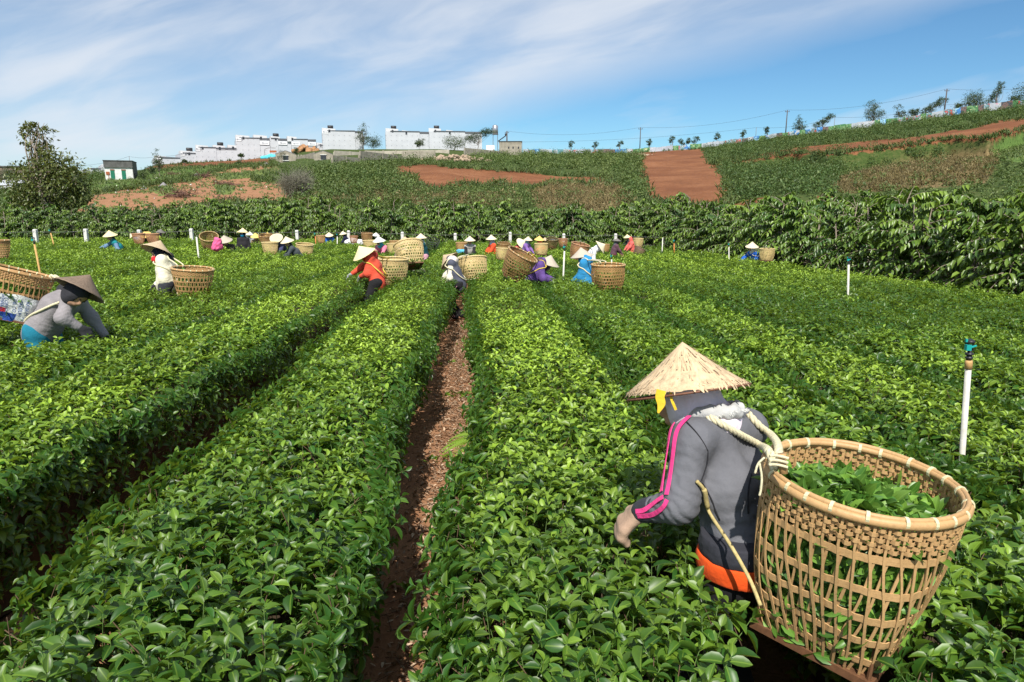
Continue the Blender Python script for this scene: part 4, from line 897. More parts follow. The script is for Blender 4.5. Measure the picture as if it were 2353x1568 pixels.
    person('person in a grey shirt with black sleeves under a cream hat, facing the camera', 1079.5, 548, 26, 270, 24, 0, 6, 'pale', ('black_sleeve', (.02, .02, .022)), BLK, None, None, hd=.43, vest=('grey_shirt', (.42, .40, .37)), yb=582)
    person('person in an orange-red hoodie with a light blue scarf, upright under a pale hat', 1128.8, 545, 25.5, 205, 14, -2, 4, 'pale', ('orange_red', (.70, .085, .03)), DGREY, ('light_blue_scarf', (.36, .52, .66)), None, hd=.43, yb=582)
    person('person in a salmon jacket leaning right, the pale hat seen from above', 1202.8, 557, 31, 0, 46, 46, 28, 'pale', ('salmon', (.62, .13, .10)), NAVY, None, None, hd=.42, yb=572)
    person('person in a lilac jacket and mint scarf behind the salmon-jacketed picker', 1213.5, 548, 21, 330, 18, 4, 4, 'pale', ('lilac', (.22, .12, .36)), NAVY, ('mint_scarf', (.30, .50, .52)), None, hd=.34, res=1.2, yb=586)
    person('person in a bright red hood under a patterned yellow hat', 1239.4, 547, 23.5, 190, 26, 4, 8, 'yellow', ('scarlet', (.66, .04, .025)), NAVY, ('scarlet', (.66, .04, .025)), None, hd=.38, res=1.2, yb=575)
    person('person in a mustard jacket with a tan hat, close behind the yellow-hatted picker', 1252, 549.5, 18, 0, 22, 6, 0, 'tan', ('mustard', (.55, .38, .05)), NAVY, None, None, hd=.31, res=1.2, yb=569)
    Q['white'] = person('person in a white hooded jacket and black gloves, bowing right so the hat points sideways', 1384, 565.5, 35, 0, 42, 58, 4, 'pale', ('white_jacket', (.72, .73, .78)), BLK, ('white_hood', (.72, .73, .78)), ('black_glove', (.02, .02, .022)), (.14, .08, -.40), (.2, .1, -.38), hd=.43, headlean=60, yb=596)
    person('person in a maroon and mauve jacket with a camouflage bucket hat and dark face cloth', 1418, 551, 21, 10, 16, 4, 0, 'grey', ('maroon_mauve', (.11, .055, .075)), ('maroon', (.12, .03, .045)), ('grey_hood', (.10, .10, .11)), None, hd=.34, ratio=.55, mask=('black_mask', (.02, .02, .025)), hatname='bucket_hat', yb=586)
    person('person in a dark top with a yellowish hat, reaching left behind the coral-hooded picker', 1441, 542.5, 17.5, 185, 34, -8, 4, 'cream', ('dark_top', (.03, .03, .042)), NAVY, None, None, None, (.40, .1, -.35), hd=.31, res=1.2, yb=566)
    person('person in a coral pink hooded jacket without a conical hat, facing left', 1449, 545, 17, 195, 12, 0, 0, None, ('coral', (.74, .135, .115)), ('coral', (.74, .135, .115)), ('coral', (.74, .135, .115)), None, hd=.32, yb=577)
    Q['royal'] = person('person in a royal blue jacket with a white collar, working alone at the right', 1728.5, 562, 30, 205, 26, -2, 9, 'pale', ('royal_blue2', (.015, .10, .46)), NAVY, ('white_collar', (.62, .62, .66)), None, (.16, .08, -.42), (.42, .2, -.34), hd=.43, yb=597)
    # -- baskets on backs and between the bushes
    def bk(label, x, y, w, D, roll=0, pitch=0, col=HONEY, style='mid', leaf=0., lash=20, spin=.5, hs=1., yb=None):
        if yb:
            zz = np.linspace(11, 28, 120); Q_ = np.array([at(x, yb, q) for q in zz]); D = float(zz[np.argmin(np.abs(Q_[:, 2]-GZ(Q_[:, 0], Q_[:, 1])-.80))])*w/FPX/1.06
        return basket(label, at(x, y, D*FPX/w), D, tilt(roll, pitch), col, style, spin, lash, leaf=leaf, hs=hs)
    D0 = .56
    e, R = bk('woven basket with a white printed sack tied round its lower half', 43, 622, 140, D0, 15, -12, HONEY, 'near', .62); add_straps(Q['hoodie'], e, R, D0, .78, ROPEM, .011); sack(e, R, D0)
    e, R = bk('woven leaf-heaped basket carried by the person in cream', 443, 617, 88, D0, 5, 0, HONEY, 'mid', .80); add_straps(Q['cream'], e, R, D0, .8, ROPEM, .010)
    e, R = bk('straw-coloured woven basket on the back of the red-jacketed person', 903.5, 594, 69, D0, 2, 1, STRAW, 'slot', .45); add_straps(Q['red'], e, R, D0, .8, YROPE, .011)
    e, R = bk('big pale woven basket tipped away, its brown base board showing', 938, 562, 66, .56, -13, -24, STRAW, 'slot', .25); add_straps(Q['hid'], e, R, D0, .8, ROPEM, .010)
    e, R = bk('pale yellow woven basket carried by the vest wearer', 1085, 594, 65, D0, -6, -14, STRAW, 'slot', .4); add_straps(Q['vest'], e, R, D0, .8, ROPEM, .010)
    e, R = bk('olive brown woven basket tipped over the purple jacket', 1202, 584, 72, D0, 27, 8, BROWN, 'slot', .5, spin=.2); add_straps(Q['purple'], e, R, D0, .8, YROPE, .010)
    e, R = bk('upright honey brown woven basket on the sky blue jacket', 1397.5, 608, 75.7, D0, 0, 0, (.44, .25, .10, 1), 'slot', .4); add_straps(Q['blue'], e, R, D0, .8, ROPEM, .011)
    e, R = bk('reddish woven basket beside the white-jacketed person', 1334.6, 561, 42, .47, 12, 6, RED_B, 'slot', 0, 16); add_straps(Q['white'], e, R, .47, .8, ROPEM, .009)
    e, R = bk('small straw-coloured basket on the back of the royal blue jacket', 1763, 572, 33, .37, 0, 0, STRAW, 'slot', 0, 14); add_straps(Q['royal'], e, R, .37, .8, ROPEM, .008)
    for a, yb in [(('brown woven basket cut off by the left edge of the picture', -11, 553, 55, .56, 0, 0, BROWN, 'slot'), None), (('brown basket tipped open towards the camera, beside the pink cloth', 480, 543, 40, .52, 14, 28, (.40, .27, .11, 1), 'slot'), 571),
              (('basket half hidden by the golden yellow hat, on its left side', 318, 537, 28, .46, 0, 0, RED_B, 'slot'), 560), (('basket half hidden by the golden yellow hat, on its right side', 350, 537.5, 28, .46, 0, 0, RED_B, 'slot'), 561),
              (('basket behind the mostly hidden yellow hat', 612, 541, 34, .52, 4, 10, BROWN, 'slot'), 556), (('straw basket just left of the indigo picker', 620, 557, 36, .50, 0, 0, STRAW, 'slot'), 581), (('wide-mouthed straw basket right of the charcoal sports jacket', 700.4, 561, 39, .52, 6, 4, STRAW, 'slot'), 581),
              (('little basket left of the royal blue shirt', 737, 541.5, 20, .36, 0, 0, HONEY, 'slot'), 555), (('little basket behind the navy tracksuit, above a white sack', 813, 542.5, 19, .36, 4, 2, RED_B, 'slot'), 555), (('tall brown basket in front of the pale blue cap', 843.4, 536, 26, .46, 5, 3, BROWN, 'slot'), 557),
              (('straw basket in front of the tall brown basket', 851, 553, 33, .50, 0, 0, STRAW, 'slot'), 563), (('straw basket between the pink jacket and the big pale basket', 903, 560, 29, .50, 0, 0, STRAW, 'slot'), 579), (('low basket under the rumpled tan hat', 907, 553.5, 24, .46, 0, 0, HONEY, 'slot'), 562),
              (('basket with pale blue plastic at its foot, left of the grey shirt', 1060.5, 557.5, 26, .48, 0, 0, HONEY, 'slot'), 575), (('brown basket right of the orange-red hoodie', 1158, 559, 30, .48, 2, 8, BROWN, 'slot'), 570), (('straw basket below the orange-red hoodie', 1155.5, 570.5, 31, .48, 6, 0, STRAW, 'slot'), 598),
              (('straw basket in front of the lilac jacket', 1243.5, 560, 31, .48, 0, 0, STRAW, 'slot'), 584), (('dark olive basket with a metal pan inside', 1269, 549, 27, .46, 2, 16, OLIVE, 'slot'), 571), (('small reddish basket next to the dark olive basket', 1294, 549, 21, .40, 0, 3, RED_B, 'slot'), 564),
              (('basket half hidden behind the maroon and mauve jacket', 1391, 561.5, 20, .40, 0, 0, HONEY, 'slot'), 576), (('straw basket behind the coral pink hood', 1467, 548, 23, .44, 2, 0, STRAW, 'slot'), 566), (('dark brown basket lying tilted beside the coral pink hood', 1473, 571, 25, .44, 28, -4, (.20, .125, .085, 1), 'slot'), 579)]:
        bk(*a, lash=14, yb=yb)
    # dark wire crate
    wc = at(995, 552, 24.5); M = MB(); r_ = .24
    for k in range(4):
        th = np.linspace(0, 6.2832, 25)[:-1]; M.tube(np.stack([r_*(1-.06*k)*np.cos(th), r_*(1-.06*k)*np.sin(th), 0*th-.09*k], -1), .007, 5, closed=True)
    for k in range(18):
        for sg in (-1, 1):
            tt = np.linspace(0, 1, 6); th = k*.349+sg*tt*.6; M.tube(np.stack([r_*(1-.18*tt)*np.cos(th), r_*(1-.18*tt)*np.sin(th), -.27*tt], -1), .004, 4)
    o = M.build('wire_basket', plain('dark_wire', (.035, .04, .045), .5, .3, 30), None, True, label='dark open wire basket standing behind the dark teal jacket', category='basket'); o.location = tuple(wc); o.rotation_euler = (.35, .25, 0)
    # soft things lying by the baskets
    c = at(502, 560, 20); sdf_ob('pink_cloth', [rc(c+[-.05, 0, .12], c+[-.10, 0, -.12], .07, .11), rc(c+[.02, 0, .1], c+[.0, .05, -.1], .06, .10)], .014, cloth('pink_cloth', (.75, .12, .28)), None, .06, folds=.012, fs=50, props=dict(label='crumpled bright pink cloth hanging between the tipped basket and the round tan hat', category='cloth'))
    c = at(813, 554, 27); sdf_ob('white_sack', [rc(c+[-.28, 0, -.05], c+[.28, 0, -.08], .10, .14), rc(c+[-.1, 0, .02], c+[.05, 0, .02], .09, .09)], .02, cloth('white_sack', (.68, .68, .70)), None, .08, folds=.012, fs=30, props=dict(label='slumped white sack below the little basket behind the navy tracksuit', category='sack'))
    c = at(1061, 578, 23); sdf_ob('plastic_sheet', [rc(c+[-.1, 0, -.02], c+[.12, 0, -.03], .09, .10)], .016, cloth('pale_blue_plastic', (.10, .42, .62)), None, .06, folds=.01, fs=40, props=dict(label='scrap of pale blue plastic sheet below the basket left of the grey shirt', category='plastic sheet'))
    c = at(1273, 552, 25.6); M = MB(); th = np.linspace(0, 6.283, 21)[:-1]
    for r0, r1, z0, z1_ in ((.155, .165, -.05, .0), (.02, .155, -.05, -.05)):
        V = np.concatenate([np.stack([r0*np.cos(th), r0*np.sin(th), 0*th+z0], -1), np.stack([r1*np.cos(th), r1*np.sin(th), 0*th+z1_], -1)]); i = np.arange(20); M.add(V, np.stack([i, (i+1) % 20, 20+(i+1) % 20, 20+i], -1))
    o = M.build('metal_pan', plain('bright_metal', (.55, .57, .6), .3, .1, 10, 0, .9), None, True, label='shallow shiny metal pan inside the dark olive basket', category='pan'); o.location = tuple(c+np.array([0, 0, .03]))
    return Q
def sack(e, R, D):
    """printed plastic sack wrapped round the lower half of a basket, with its lettering"""
    q, H = .69, .78; nu, nv = 90, 14; th = np.linspace(0, 2*math.pi, nu, endpoint=False); r = np.random.default_rng(3)
    def surf(th, t, off=.0):
        P = bsurf(th, t, q, H); k = 1.045+.012*np.sin(th*9+t*14)+.010*np.sin(th*23-t*31)+.008*np.sin(th*5+t*40); return P*np.stack([k+off, k+off, 1+0*k], -1)
    T = np.linspace(.47, 1.03, nv); A, Tt = np.meshgrid(th, T, indexing='ij'); tt = Tt+.02*np.sin(A*6)*(Tt < .55); V = surf(A.ravel(), tt.ravel()); uv = np.stack([A.ravel()/6.2832, Tt.ravel()], -1)
    i = np.arange(nu)[:, None]; j = np.arange(nv-1)[None]; F = np.stack([i*nv+j, ((i+1) % nu)*nv+j, ((i+1) % nu)*nv+j+1, i*nv+j+1], -1).reshape(-1, 4)
    m, nt, b = newmat('printed_sack'); tcx = nt.nodes.new('ShaderNodeTexCoord'); sp = nt.nodes.new('ShaderNodeSeparateXYZ'); nt.links.new(tcx.outputs['UV'], sp.inputs[0])
    # sides of the wrap: red field at the left, red and blue bands along the bottom
    u0 = SACKU; red = mth(nt, 'LESS_THAN', sp.outputs[0], u0-.085); low = mth(nt, 'GREATER_THAN', sp.outputs[1], .86); mid = mth(nt, 'MULTIPLY', mth(nt, 'GREATER_THAN', sp.outputs[1], .77), mth(nt, 'LESS_THAN', sp.outputs[0], u0+.0))
    lowb = mth(nt, 'MULTIPLY', low, mth(nt, 'LESS_THAN', sp.outputs[0], u0+.06)); nz = noise(nt, 14, 4, objco(nt))
    c = mixc(nt, mth(nt, 'MULTIPLY', nz, .3), (.66, .68, .68, 1), (.50, .50, .47, 1)); c = mixc(nt, red, c, (.62, .10, .075, 1)); c = mixc(nt, mid, c, (.52, .03, .035, 1)); c = mixc(nt, lowb, c, (.025, .07, .33, 1))
    nt.links.new(c, b.inputs['Base Color']); b.inputs['Roughness'].default_value = .45; bump(nt, b, noise(nt, 22, 5, objco(nt)), .6, .02)
    o = ob('printed_sack', mesh_from('printed_sack', V, [F], m, uv=uv), e)
    ink = plain('blue_ink', (.045, .10, .30), .6, .15, 30)
    for k, (txt, du, dt, sz) in enumerate([('(172012, Rusc', -.040, .56, .062), ('CORPORATION', -.012, .545, .066), ('erseong', -.024, .50, .06), ('OIL CO. IND.', .028, .55, .064), ('CASSIUM', .055, .55, .066), ('KASSIUM (204)', .085, .56, .058)]):
        cu = bpy.data.curves.new('lettering', 'FONT'); cu.body = txt; cu.size = sz; cu.extrude = .0; cu.resolution_u = 2
        to = bpy.data.objects.new('tmp', cu); C.objects.link(to); dg = bpy.context.evaluated_depsgraph_get(); me = bpy.data.meshes.new_from_object(to.evaluated_get(dg)); bpy.data.objects.remove(to)
        n = len(me.vertices); co = np.zeros(n*3); me.vertices.foreach_get('co', co); co = co.reshape(-1, 3); t = dt+co[:, 0]/H; a = (u0+du)*6.2832+co[:, 1]/.42+.3*(t-.7)
        P = surf(a, np.clip(t, .47, 1.02), .012); me.vertices.foreach_set('co', P.ravel()); me.materials.append(ink); ob('lettering', me, o)
    for (du, dt) in ((-.07, .56), (-.055, .72), (-.075, .66)):
        M = MB(); s = .035
        for (x0, y0, x1, y1) in ((-1, -1, 1, -1), (1, -1, 1, 1), (1, 1, -1, 1), (-1, 1, -1, -1), (-.4, -.5, .1, .1), (.1, .1, .5, -.3), (-.3, .3, .4, .6)):
            t = np.linspace(0, 1, 5); a = (u0+du)*6.2832+(x0+(x1-x0)*t)*s/.42; tv = dt+(y0+(y1-y0)*t)*s/H; Pq = surf(a, np.clip(tv, .47, 1.02), .012); nn = nrm(Pq*[1, 1, 0]); Tn = nrm(np.gradient(Pq, axis=0)); M.ribbon(Pq, np.cross(nn, Tn), nn, .006, .002)
        M.build('printed_symbol', ink, o)
SACKU = .75
# ------------------------------------------------------------------ the picker in front
def zp(x, y): return ((2400+x/1.96)/1.7408, (1300+y/1.96)/1.7408)
def trace(prims, px, py, k=.05, z0=1.5, z1_=4.):
    d = ray(px, py); o = np.array([0, 0, CAMH]); t = z0
    for _ in range(90):
        f = float(sdf_eval(prims, o+d*t, k))
        if f < .0006: break
        t += f*.9/np.linalg.norm(d)
        if t > z1_: return None
    x = o+d*t; g = np.array([float(sdf_eval(prims, x+dx, k))-f for dx in np.eye(3)*.003]); return x, nrm(g)
def build_front():
    f_ = nrm(np.array([-.80, .60, 0])); 
    sh = {-1: at(1592, 1012, 2.34), 1: at(1716, 985, 2.54)}
    J = dict(hem=1, N=at(1636, 972, 2.46), C=at(1684, 1110, 2.43), P=at(1712, 1272, 2.40), sh=sh, elb={-1: at(1562, 1160, 2.28)}, wr={-1: at(1472, 1176, 2.40)})
    p = person('nearest person, in a faded charcoal jacket with pink sleeve stripes and an orange sash', 1574, 845, 275, 143, 20, -5, -17, 'old', ('faded_charcoal', (.125, .127, .142)), ('black_trousers', (.014, .014, .016)), ('pale_lilac_scarf', (.80, .70, .78)), ('tan_glove', (.40, .27, .19)), None, (.25, .1, -.45), hd=.44, ratio=.79, Z=2.5, look=158, J=J, res=.55, hat_near=True, handdir=np.array([-.66, .22, -.72]))
    e = p['e']; jk = p['jk']; L0 = -np.array(e.location)
    def rel(o): o.location = tuple(L0); return o
    # pink stripes down the left sleeve
    pink = cloth('hot_pink', (.78, .055, .24), .08)
    for pts in ([(620, 742), (575, 790), (552, 860), (538, 960), (527, 1060), (510, 1160), (494, 1250), (486, 1310)], [(700, 722), (645, 775), (610, 830), (592, 900), (580, 1000), (568, 1100), (555, 1190), (540, 1270), (525, 1335)],
                [(500, 1352), (455, 1380), (405, 1418), (345, 1455), (288, 1462)], [(530, 1372), (505, 1425), (455, 1465), (390, 1492), (300, 1496)], [(812, 632), (795, 690)], [(765, 650), (738, 690)]):
        P_, N_ = [], []
        for q in catmull(np.array(pts, float), 5):
            h = trace(jk, *zp(*q))
            if h is None: continue
            P_.append(h[0]+h[1]*.0035); N_.append(h[1])
        if len(P_) < 3: continue
        P_ = np.array(P_); N_ = np.array(N_)
        for _ in range(2): P_[1:-1] = (P_[:-2]+P_[1:-1]*2+P_[2:])/4
        T = nrm(np.gradient(P_, axis=0)); M = MB(); M.ribbon(P_, nrm(np.cross(N_, T)), N_, .0155, .003); rel(M.build('sleeve_stripe', pink, e))
    # jacket hem, sash, collar, towel, ribbons
    Pp, t1 = p['P'], p['t1']; I = np.stack([p['r'], p['f'], np.array([0, 0, 1.])], 1)
    zu = np.array([0, 0, 1.]); r_ = p['r']; ring = lambda rad, z: [rc(Pp-r_*.072+zu*z, Pp+r_*.072+zu*z, rad, rad)]
    sdf_ob('jacket_hem', ring(.134, .068), .006, cloth('dark_rib', (.032, .033, .042)), e, .03, folds=.002, fs=120, clip=[(Pp+zu*.105, zu), (Pp+zu*.034, -zu)])
    sdf_ob('waist_sash', ring(.139, 0.), .006, cloth('orange_sash', (.72, .085, .012)), e, .03, folds=.003, fs=50, clip=[(Pp+zu*.036, zu), (Pp-zu*.034, -zu)])
    Nk = p['N']; rings = []; th = np.linspace(0, 6.283, 17)[:-1]; ax = p['n']; cR = frame(nrm(ax+p['f']*.25))
    col = [Nk+np.array([0, 0, .028])+cR @ np.array([.088*math.cos(a), .088*math.sin(a), .012*math.sin(a*2)]) for a in th]
    sdf_ob('towel_collar', [rc(col[i], col[(i+1) % 16], .019, .019) for i in range(16)], .007, cloth('grey_towel', (.44, .44, .43)), e, .03, folds=.004, fs=120, seed=4)
    M = MB(); r = np.random.default_rng(2)
    for i in range(150):
        a = r.uniform(0, 6.283); c = Nk+np.array([0, 0, .028])+cR @ np.array([.112*math.cos(a), .112*math.sin(a), -.012]); d = cR @ np.array([math.cos(a), math.sin(a), -.6])+r.normal(0, .5, 3)
        M.tube([c, c+nrm(d)*r.uniform(.008, .02)], [.0016, .0006], 3)
    rel(M.build('towel_fringe', cloth('pale_fringe', (.66, .66, .62)), e))
    h = [trace(jk, *zp(*q)) for q in ((985, 605), (1108, 600), (1100, 640), (998, 682))]; V = [x[0]+x[1]*.010 for x in h if x]; Nn = [x[1] for x in h if x]
    if len(V) == 4:
        V = np.array(V); Nn = np.array(Nn); g = []
        for a in np.linspace(0, 1, 7):
            for b in np.linspace(0, 1, 5): g.append((V[0]*(1-a)+V[1]*a)*(1-b)+(V[3]*(1-a)+V[2]*a)*b+nrm(Nn.mean(0))*.004*math.sin(a*9+b*5))
        g = np.array(g); i = np.arange(6)[:, None]; j = np.arange(4)[None]; F = np.stack([i*5+j, (i+1)*5+j, (i+1)*5+j+1, i*5+j+1], -1).reshape(-1, 4); M = MB(); nn = nrm(Nn.mean(0))*.0035; M.add(g+nn, F); M.add(g-nn, F[:, ::-1])
        rel(M.build('collar_flap', cloth('lilac_flap', (.66, .56, .64)), e, True))
    yel = cloth('yellow_ribbon', (.62, .42, .03)); hd = p['H']
    for q, Zq in (([(482, 512), (470, 565), (480, 620), (456, 692)], 2.29), ([(552, 515), (562, 585), (596, 668)], 2.31)):
        P_ = catmull(np.array([at(*zp(*a), Zq) for a in q]), 6); T = nrm(np.gradient(P_, axis=0)); M = MB(); vd = nrm(P_-np.array([0, 0, CAMH])); M.ribbon(P_, nrm(np.cross(vd, T)), -vd, np.interp(np.linspace(0, 1, len(P_)), [0, .7, 1], [.032, .028, .006]) if Zq and len(q) == 4 else .009, .002); rel(M.build('hat_ribbon', yel, e))
    # thin hoop hanging under the ragged brim
    hb = p['B']-p['n']*.012; Rh = frame(nrm(p['n']+np.array([-.055, 0, 0]))); u = np.linspace(0, 6.2832, 61)[:-1]; M = MB(); M.tube(hb+(np.stack([np.cos(u), np.sin(u), 0*u], -1)*p['rad']*1.0) @ Rh.T, .0042, 6, closed=True); rel(M.build('hat_hoop', plain('dark_hoop', (.16, .07, .04), .6, .35, 60), e, True))
    for k in range(46):
        pass
    fd = nrm(p['wr'][-1]-p['elb'][-1]); sdf_ob('cuff', [rc(p['wr'][-1]-fd*.075, p['wr'][-1]-fd*.012, .0475, .041)], .006, cloth('dark_rib', (.032, .033, .042)), e, .01, folds=.0015, fs=160)
    # zip pocket edge, seams, and the dangling string's shadow drawn as a dark line
    for pts, w in (([(800, 1240), (840, 1300), (880, 1380), (905, 1450), (940, 1530)], .005), ([(1190, 1165), (1165, 1270), (1158, 1380), (1160, 1480)], .004), ([(845, 985), (840, 1080), (805, 1190), (770, 1270)], .004), ([(680, 760), (760, 850), (815, 930), (845, 990)], .004)):
        P_ = [trace(jk, *zp(*q)) for q in catmull(np.array(pts, float), 4)]; P_ = np.array([x[0]+x[1]*.001 for x in P_ if x is not None])
        if len(P_) > 3: M = MB(); M.tube(P_, w*.55, 5); rel(M.build('seam_and_string_shadow', cloth('seam_and_shadow_black', (.022, .022, .026)), e, True))
    # ---- basket
    D = .54; c, n = fit_axis(1994.5, 1112, D); e2, R = basket('large woven bamboo basket brimming with picked leaves, nearest to the camera', c, D, n, (.50, .31, .14, 1), 'near', .78, 22, leaf=.86, hs=FRONT_HS)
    for q, Zs in (([(738, 700), (830, 712), (950, 775), (1100, 860), (1240, 935), (1318, 985), (1352, 1060), (1370, 1135)], 1), ([(1165, 697), (1250, 790), (1340, 860), (1392, 935), (1402, 1030), (1395, 1110)], 2)):
        P_ = []; pts = catmull(np.array(q, float), 10); m = len(pts); A = at(*zp(*q[-1]), 1.90); rimZ = 1.93
        for i, a in enumerate(pts):
            h = trace(jk, *zp(*a)); w = i/(m-1)
            Zj = ((h[0]-np.array([0, 0, CAMH])) @ np.array([0, CP, -SP])-.014) if h is not None else None
            P_.append((zp(*a), Zj))
        Zl = [z for _, z in P_]; last = max([i for i, z in enumerate(Zl) if z is not None and i < m*.62] or [0])
        zz = np.array([(Zl[i] if (i <= last and Zl[i] is not None) else np.nan) for i in range(m)]); k0 = int(m*.70) if m > last else m; zz[k0:] = np.linspace(rimZ+.02, rimZ-.02, m-k0); ok = ~np.isnan(zz); zz = np.interp(np.arange(m), np.arange(m)[ok], zz[ok])
        for _ in range(6): zz[1:-1] = (zz[:-2]+zz[1:-1]+zz[2:])/3
        X = np.array([at(*a, z) for (a, _), z in zip(P_, zz)])
        X0 = X[:1]+np.array([[-.02, .10, -.02]]); X = np.vstack([X0, X]) if Zs == 1 else X
        s = np.concatenate([[0], np.cumsum(np.linalg.norm(np.diff(X, axis=0), axis=1))]); n_ = int(s[-1]/.004); Xs = np.stack([np.interp(np.linspace(0, s[-1], n_), s, X[:, i]) for i in range(3)], -1)
        T = nrm(np.gradient(Xs, axis=0)); a_v = nrm(np.cross(T, [0.1, .2, 1.])); b_v = np.cross(T, a_v); ph = np.linspace(0, s[-1], n_)*2*math.pi/.060; M = MB()
        for j in range(3): M.tube(Xs+(a_v*np.cos(ph+j*2.094)[:, None]+b_v*np.sin(ph+j*2.094)[:, None])*.0062, .0068, 6)
        M.V = [to_local(e2, R, D, v, FRONT_HS) for v in M.V]; M.build('shoulder_rope', ROPEM, e2, True)
    # knots lashing the ropes to a wooden toggle on the rim
    kc = at(*zp(1385, 1075), 1.89); M = MB()
    for i in range(3): M.tube(kc+np.array([np.linspace(-.026, .026, 8), .010*np.sin(np.linspace(0, 3.1, 8))-.016, np.linspace(.012, .004, 8)-.014+i*.013], float).T, .0042, 6)
    for q in ([(1290, 1040), (1240, 1090), (1215, 1165)], [(1250, 1085), (1268, 1190), (1262, 1290), (1250, 1340)]): M.tube(catmull(np.array([at(*zp(*a), 1.86) for a in q]), 6), .0035, 5)
    M.V = [to_local(e2, R, D, v, FRONT_HS) for v in M.V]; M.build('rope_knot', YROPE if False else ROPEM, e2, True)
    M = MB(); M.tube([at(*zp(1425, 1010), 1.90), at(*zp(1440, 1165), 1.90)], .012, 8); M.V = [to_local(e2, R, D, v, FRONT_HS) for v in M.V]; M.build('wooden_toggle', DARKWOOD if False else BAM, e2, True).color = HONEY
    # cord from under the arm down to the basket foot
    q = [(745, 1225), (790, 1290), (840, 1385), (880, 1480)]; X = []
    for a in q: h = trace(jk, *zp(*a)); X.append(h[0]+h[1]*.010 if h else at(*zp(*a), 2.2))
    X += [at(1680, 1255, 2.14), at(1722, 1330, 2.10), at(1748, 1392, 2.05)]; M = MB(); Xc = catmull(np.array(X), 8); M.tube(Xc, .0062, 7); M.tube(Xc[8:20]+np.array([0, -.004, .002]), .0085, 7)
    M.V = [to_local(e2, R, D, v, FRONT_HS) for v in M.V]; M.build('waist_cord', plain('straw_cord', (.50, .40, .17), .8, .3, 50, .3), e2, True)
    EXC.append((J['P'][0], J['P'][1], .19)); EXC.append((float(J['wr'][-1][0]), float(J['wr'][-1][1]), .05)); pass
    bc = c-n*D*.78*FRONT_HS; dd = math.hypot(bc[0], bc[1])
    EXC.append((bc[0]-.04, bc[1], .29))
    for t in (.15, .30, .45, .6): EXC.append((bc[0]*(1-t/dd)-.08, bc[1]*(1-t/dd), .17))
    return p
FRONT_HS = 1.22
def fit_axis(px, py, D):
    """place and orientation of the near basket so that its rim reads as the measured ellipse"""
    u = np.linspace(0, 6.2832, 73)[:-1]; r0 = .533; circ = np.stack([np.cos(u), np.sin(u), 0*u], -1)*r0*D; r = np.random.default_rng(1)
    def err(q):
        x, y, _ = proj(at(q[0], q[1], q[2])+circ @ frame(tilt(q[3], q[4])).T)
        return abs(x.min()-1747)+abs(x.max()-2242)+abs(y.min()-1011)+abs(y.max()-1210)+.5*abs(x[y.argmin()]-1850)+.5*abs(x[y.argmax()]-2118)+.6*abs(y[x.argmax()]-1158)+.6*abs(y[x.argmin()]-1046)
    q = np.array([px, py, 2.0, 4., 0.]); e = err(q); st = np.array([12, 8, .1, 5, 5.])
    for k in range(2500):
        t = q+r.normal(size=5)*st*(1-k/2600); f = err(t)
        if f < e: q, e = t, f
    print('FIT', e, q); return at(q[0], q[1], q[2]), tilt(q[3], q[4])
# ================================================================== wire fence, sprinklers
CONC = plain('white_concrete', (.62, .61, .58), .85, .2, 14); GALV = plain('wire', (.16, .16, .16), .5, .2); PVC = plain('white_pipe', (.58, .56, .50), .55, .28, 9, 0, 0, .5); WOODP = plain('bamboo_stick', (.50, .30, .10), .7, .3, 25); ORANGEP = plain('orange_pipe', (.50, .16, .04), .6, .2)
TEALP = plain('teal_plastic', (.01, .32, .30), .4, .1); BLKP = plain('black_plastic', (.02, .021, .023), .45, .2)
def build_fence():
    posts = [(-60, 526, 30.), (79, 527, 30.), (195, 526, 30.), (319, 528, 30), (439, 525.5, 30.), (562, 529, 30.5), (683, 529, 30.), (800, 530, 30.5), (924, 533, 30.), (1046.5, 536, 30.), (1172.5, 533.5, 30.), (1296, 537, 30.5), (1414.5, 537, 30.5), (1527, 541, 30.5), (1636, 545, 30.), (1744, 547, 29.)]
    e = empty('wire_fence', on_ground(79, 30), 'wire fence on white concrete posts between the tea field and the coffee hedge', 'fence'); L = -np.array(e.location); tops = []
    for px, py, R in posts:
        R = R+1.8; T = atr(px, py, R); g = np.array([T[0], T[1], float(GZ(T[0], T[1]))]); M = MB(); s = .062
        lean = rng.normal(0, .015); h = T[2]-g[2]; Q = np.array([[x*s, y*s, z] for z in (0, h-.03) for x, y in ((-1, -1), (1, -1), (1, 1), (-1, 1))]+[[x*s*.7, y*s*.7, h] for x, y in ((-1, -1), (1, -1), (1, 1), (-1, 1))]); Q[:, 0] += Q[:, 2]*lean
        i = np.arange(4); F = np.vstack([np.stack([k*4+i, k*4+(i+1) % 4, (k+1)*4+(i+1) % 4, (k+1)*4+i], -1) for k in (0, 1)]+[[[8, 9, 10, 11]]]); M.add(Q+g, F)
        o = M.build('fence_post', CONC, e); o.location = tuple(L); tops.append((g+np.array([0, -.072, 0]), h))
    for fr in (.93, .62, .30):
        P = []
        for (g, h), (g2, h2) in zip(tops[:-1], tops[1:]):
            for t in np.linspace(0, 1, 6)[:-1]: a, b = g+[0, 0, h*fr], g2+[0, 0, h2*fr]; P.append(a*(1-t)+b*t-np.array([0, 0, .10*t*(1-t)]))
        P.append(tops[-1][0]+[0, 0, tops[-1][1]*fr]); M = MB(); M.tube(np.array(P), .006, 4)
        for p in P[::1]:
            for q in range(2): M.tube([p+rng.normal(0, .03, 3), p-rng.normal(0, .03, 3)], .003, 3)
        M.build('barbed_wire', GALV, e).location = tuple(L)
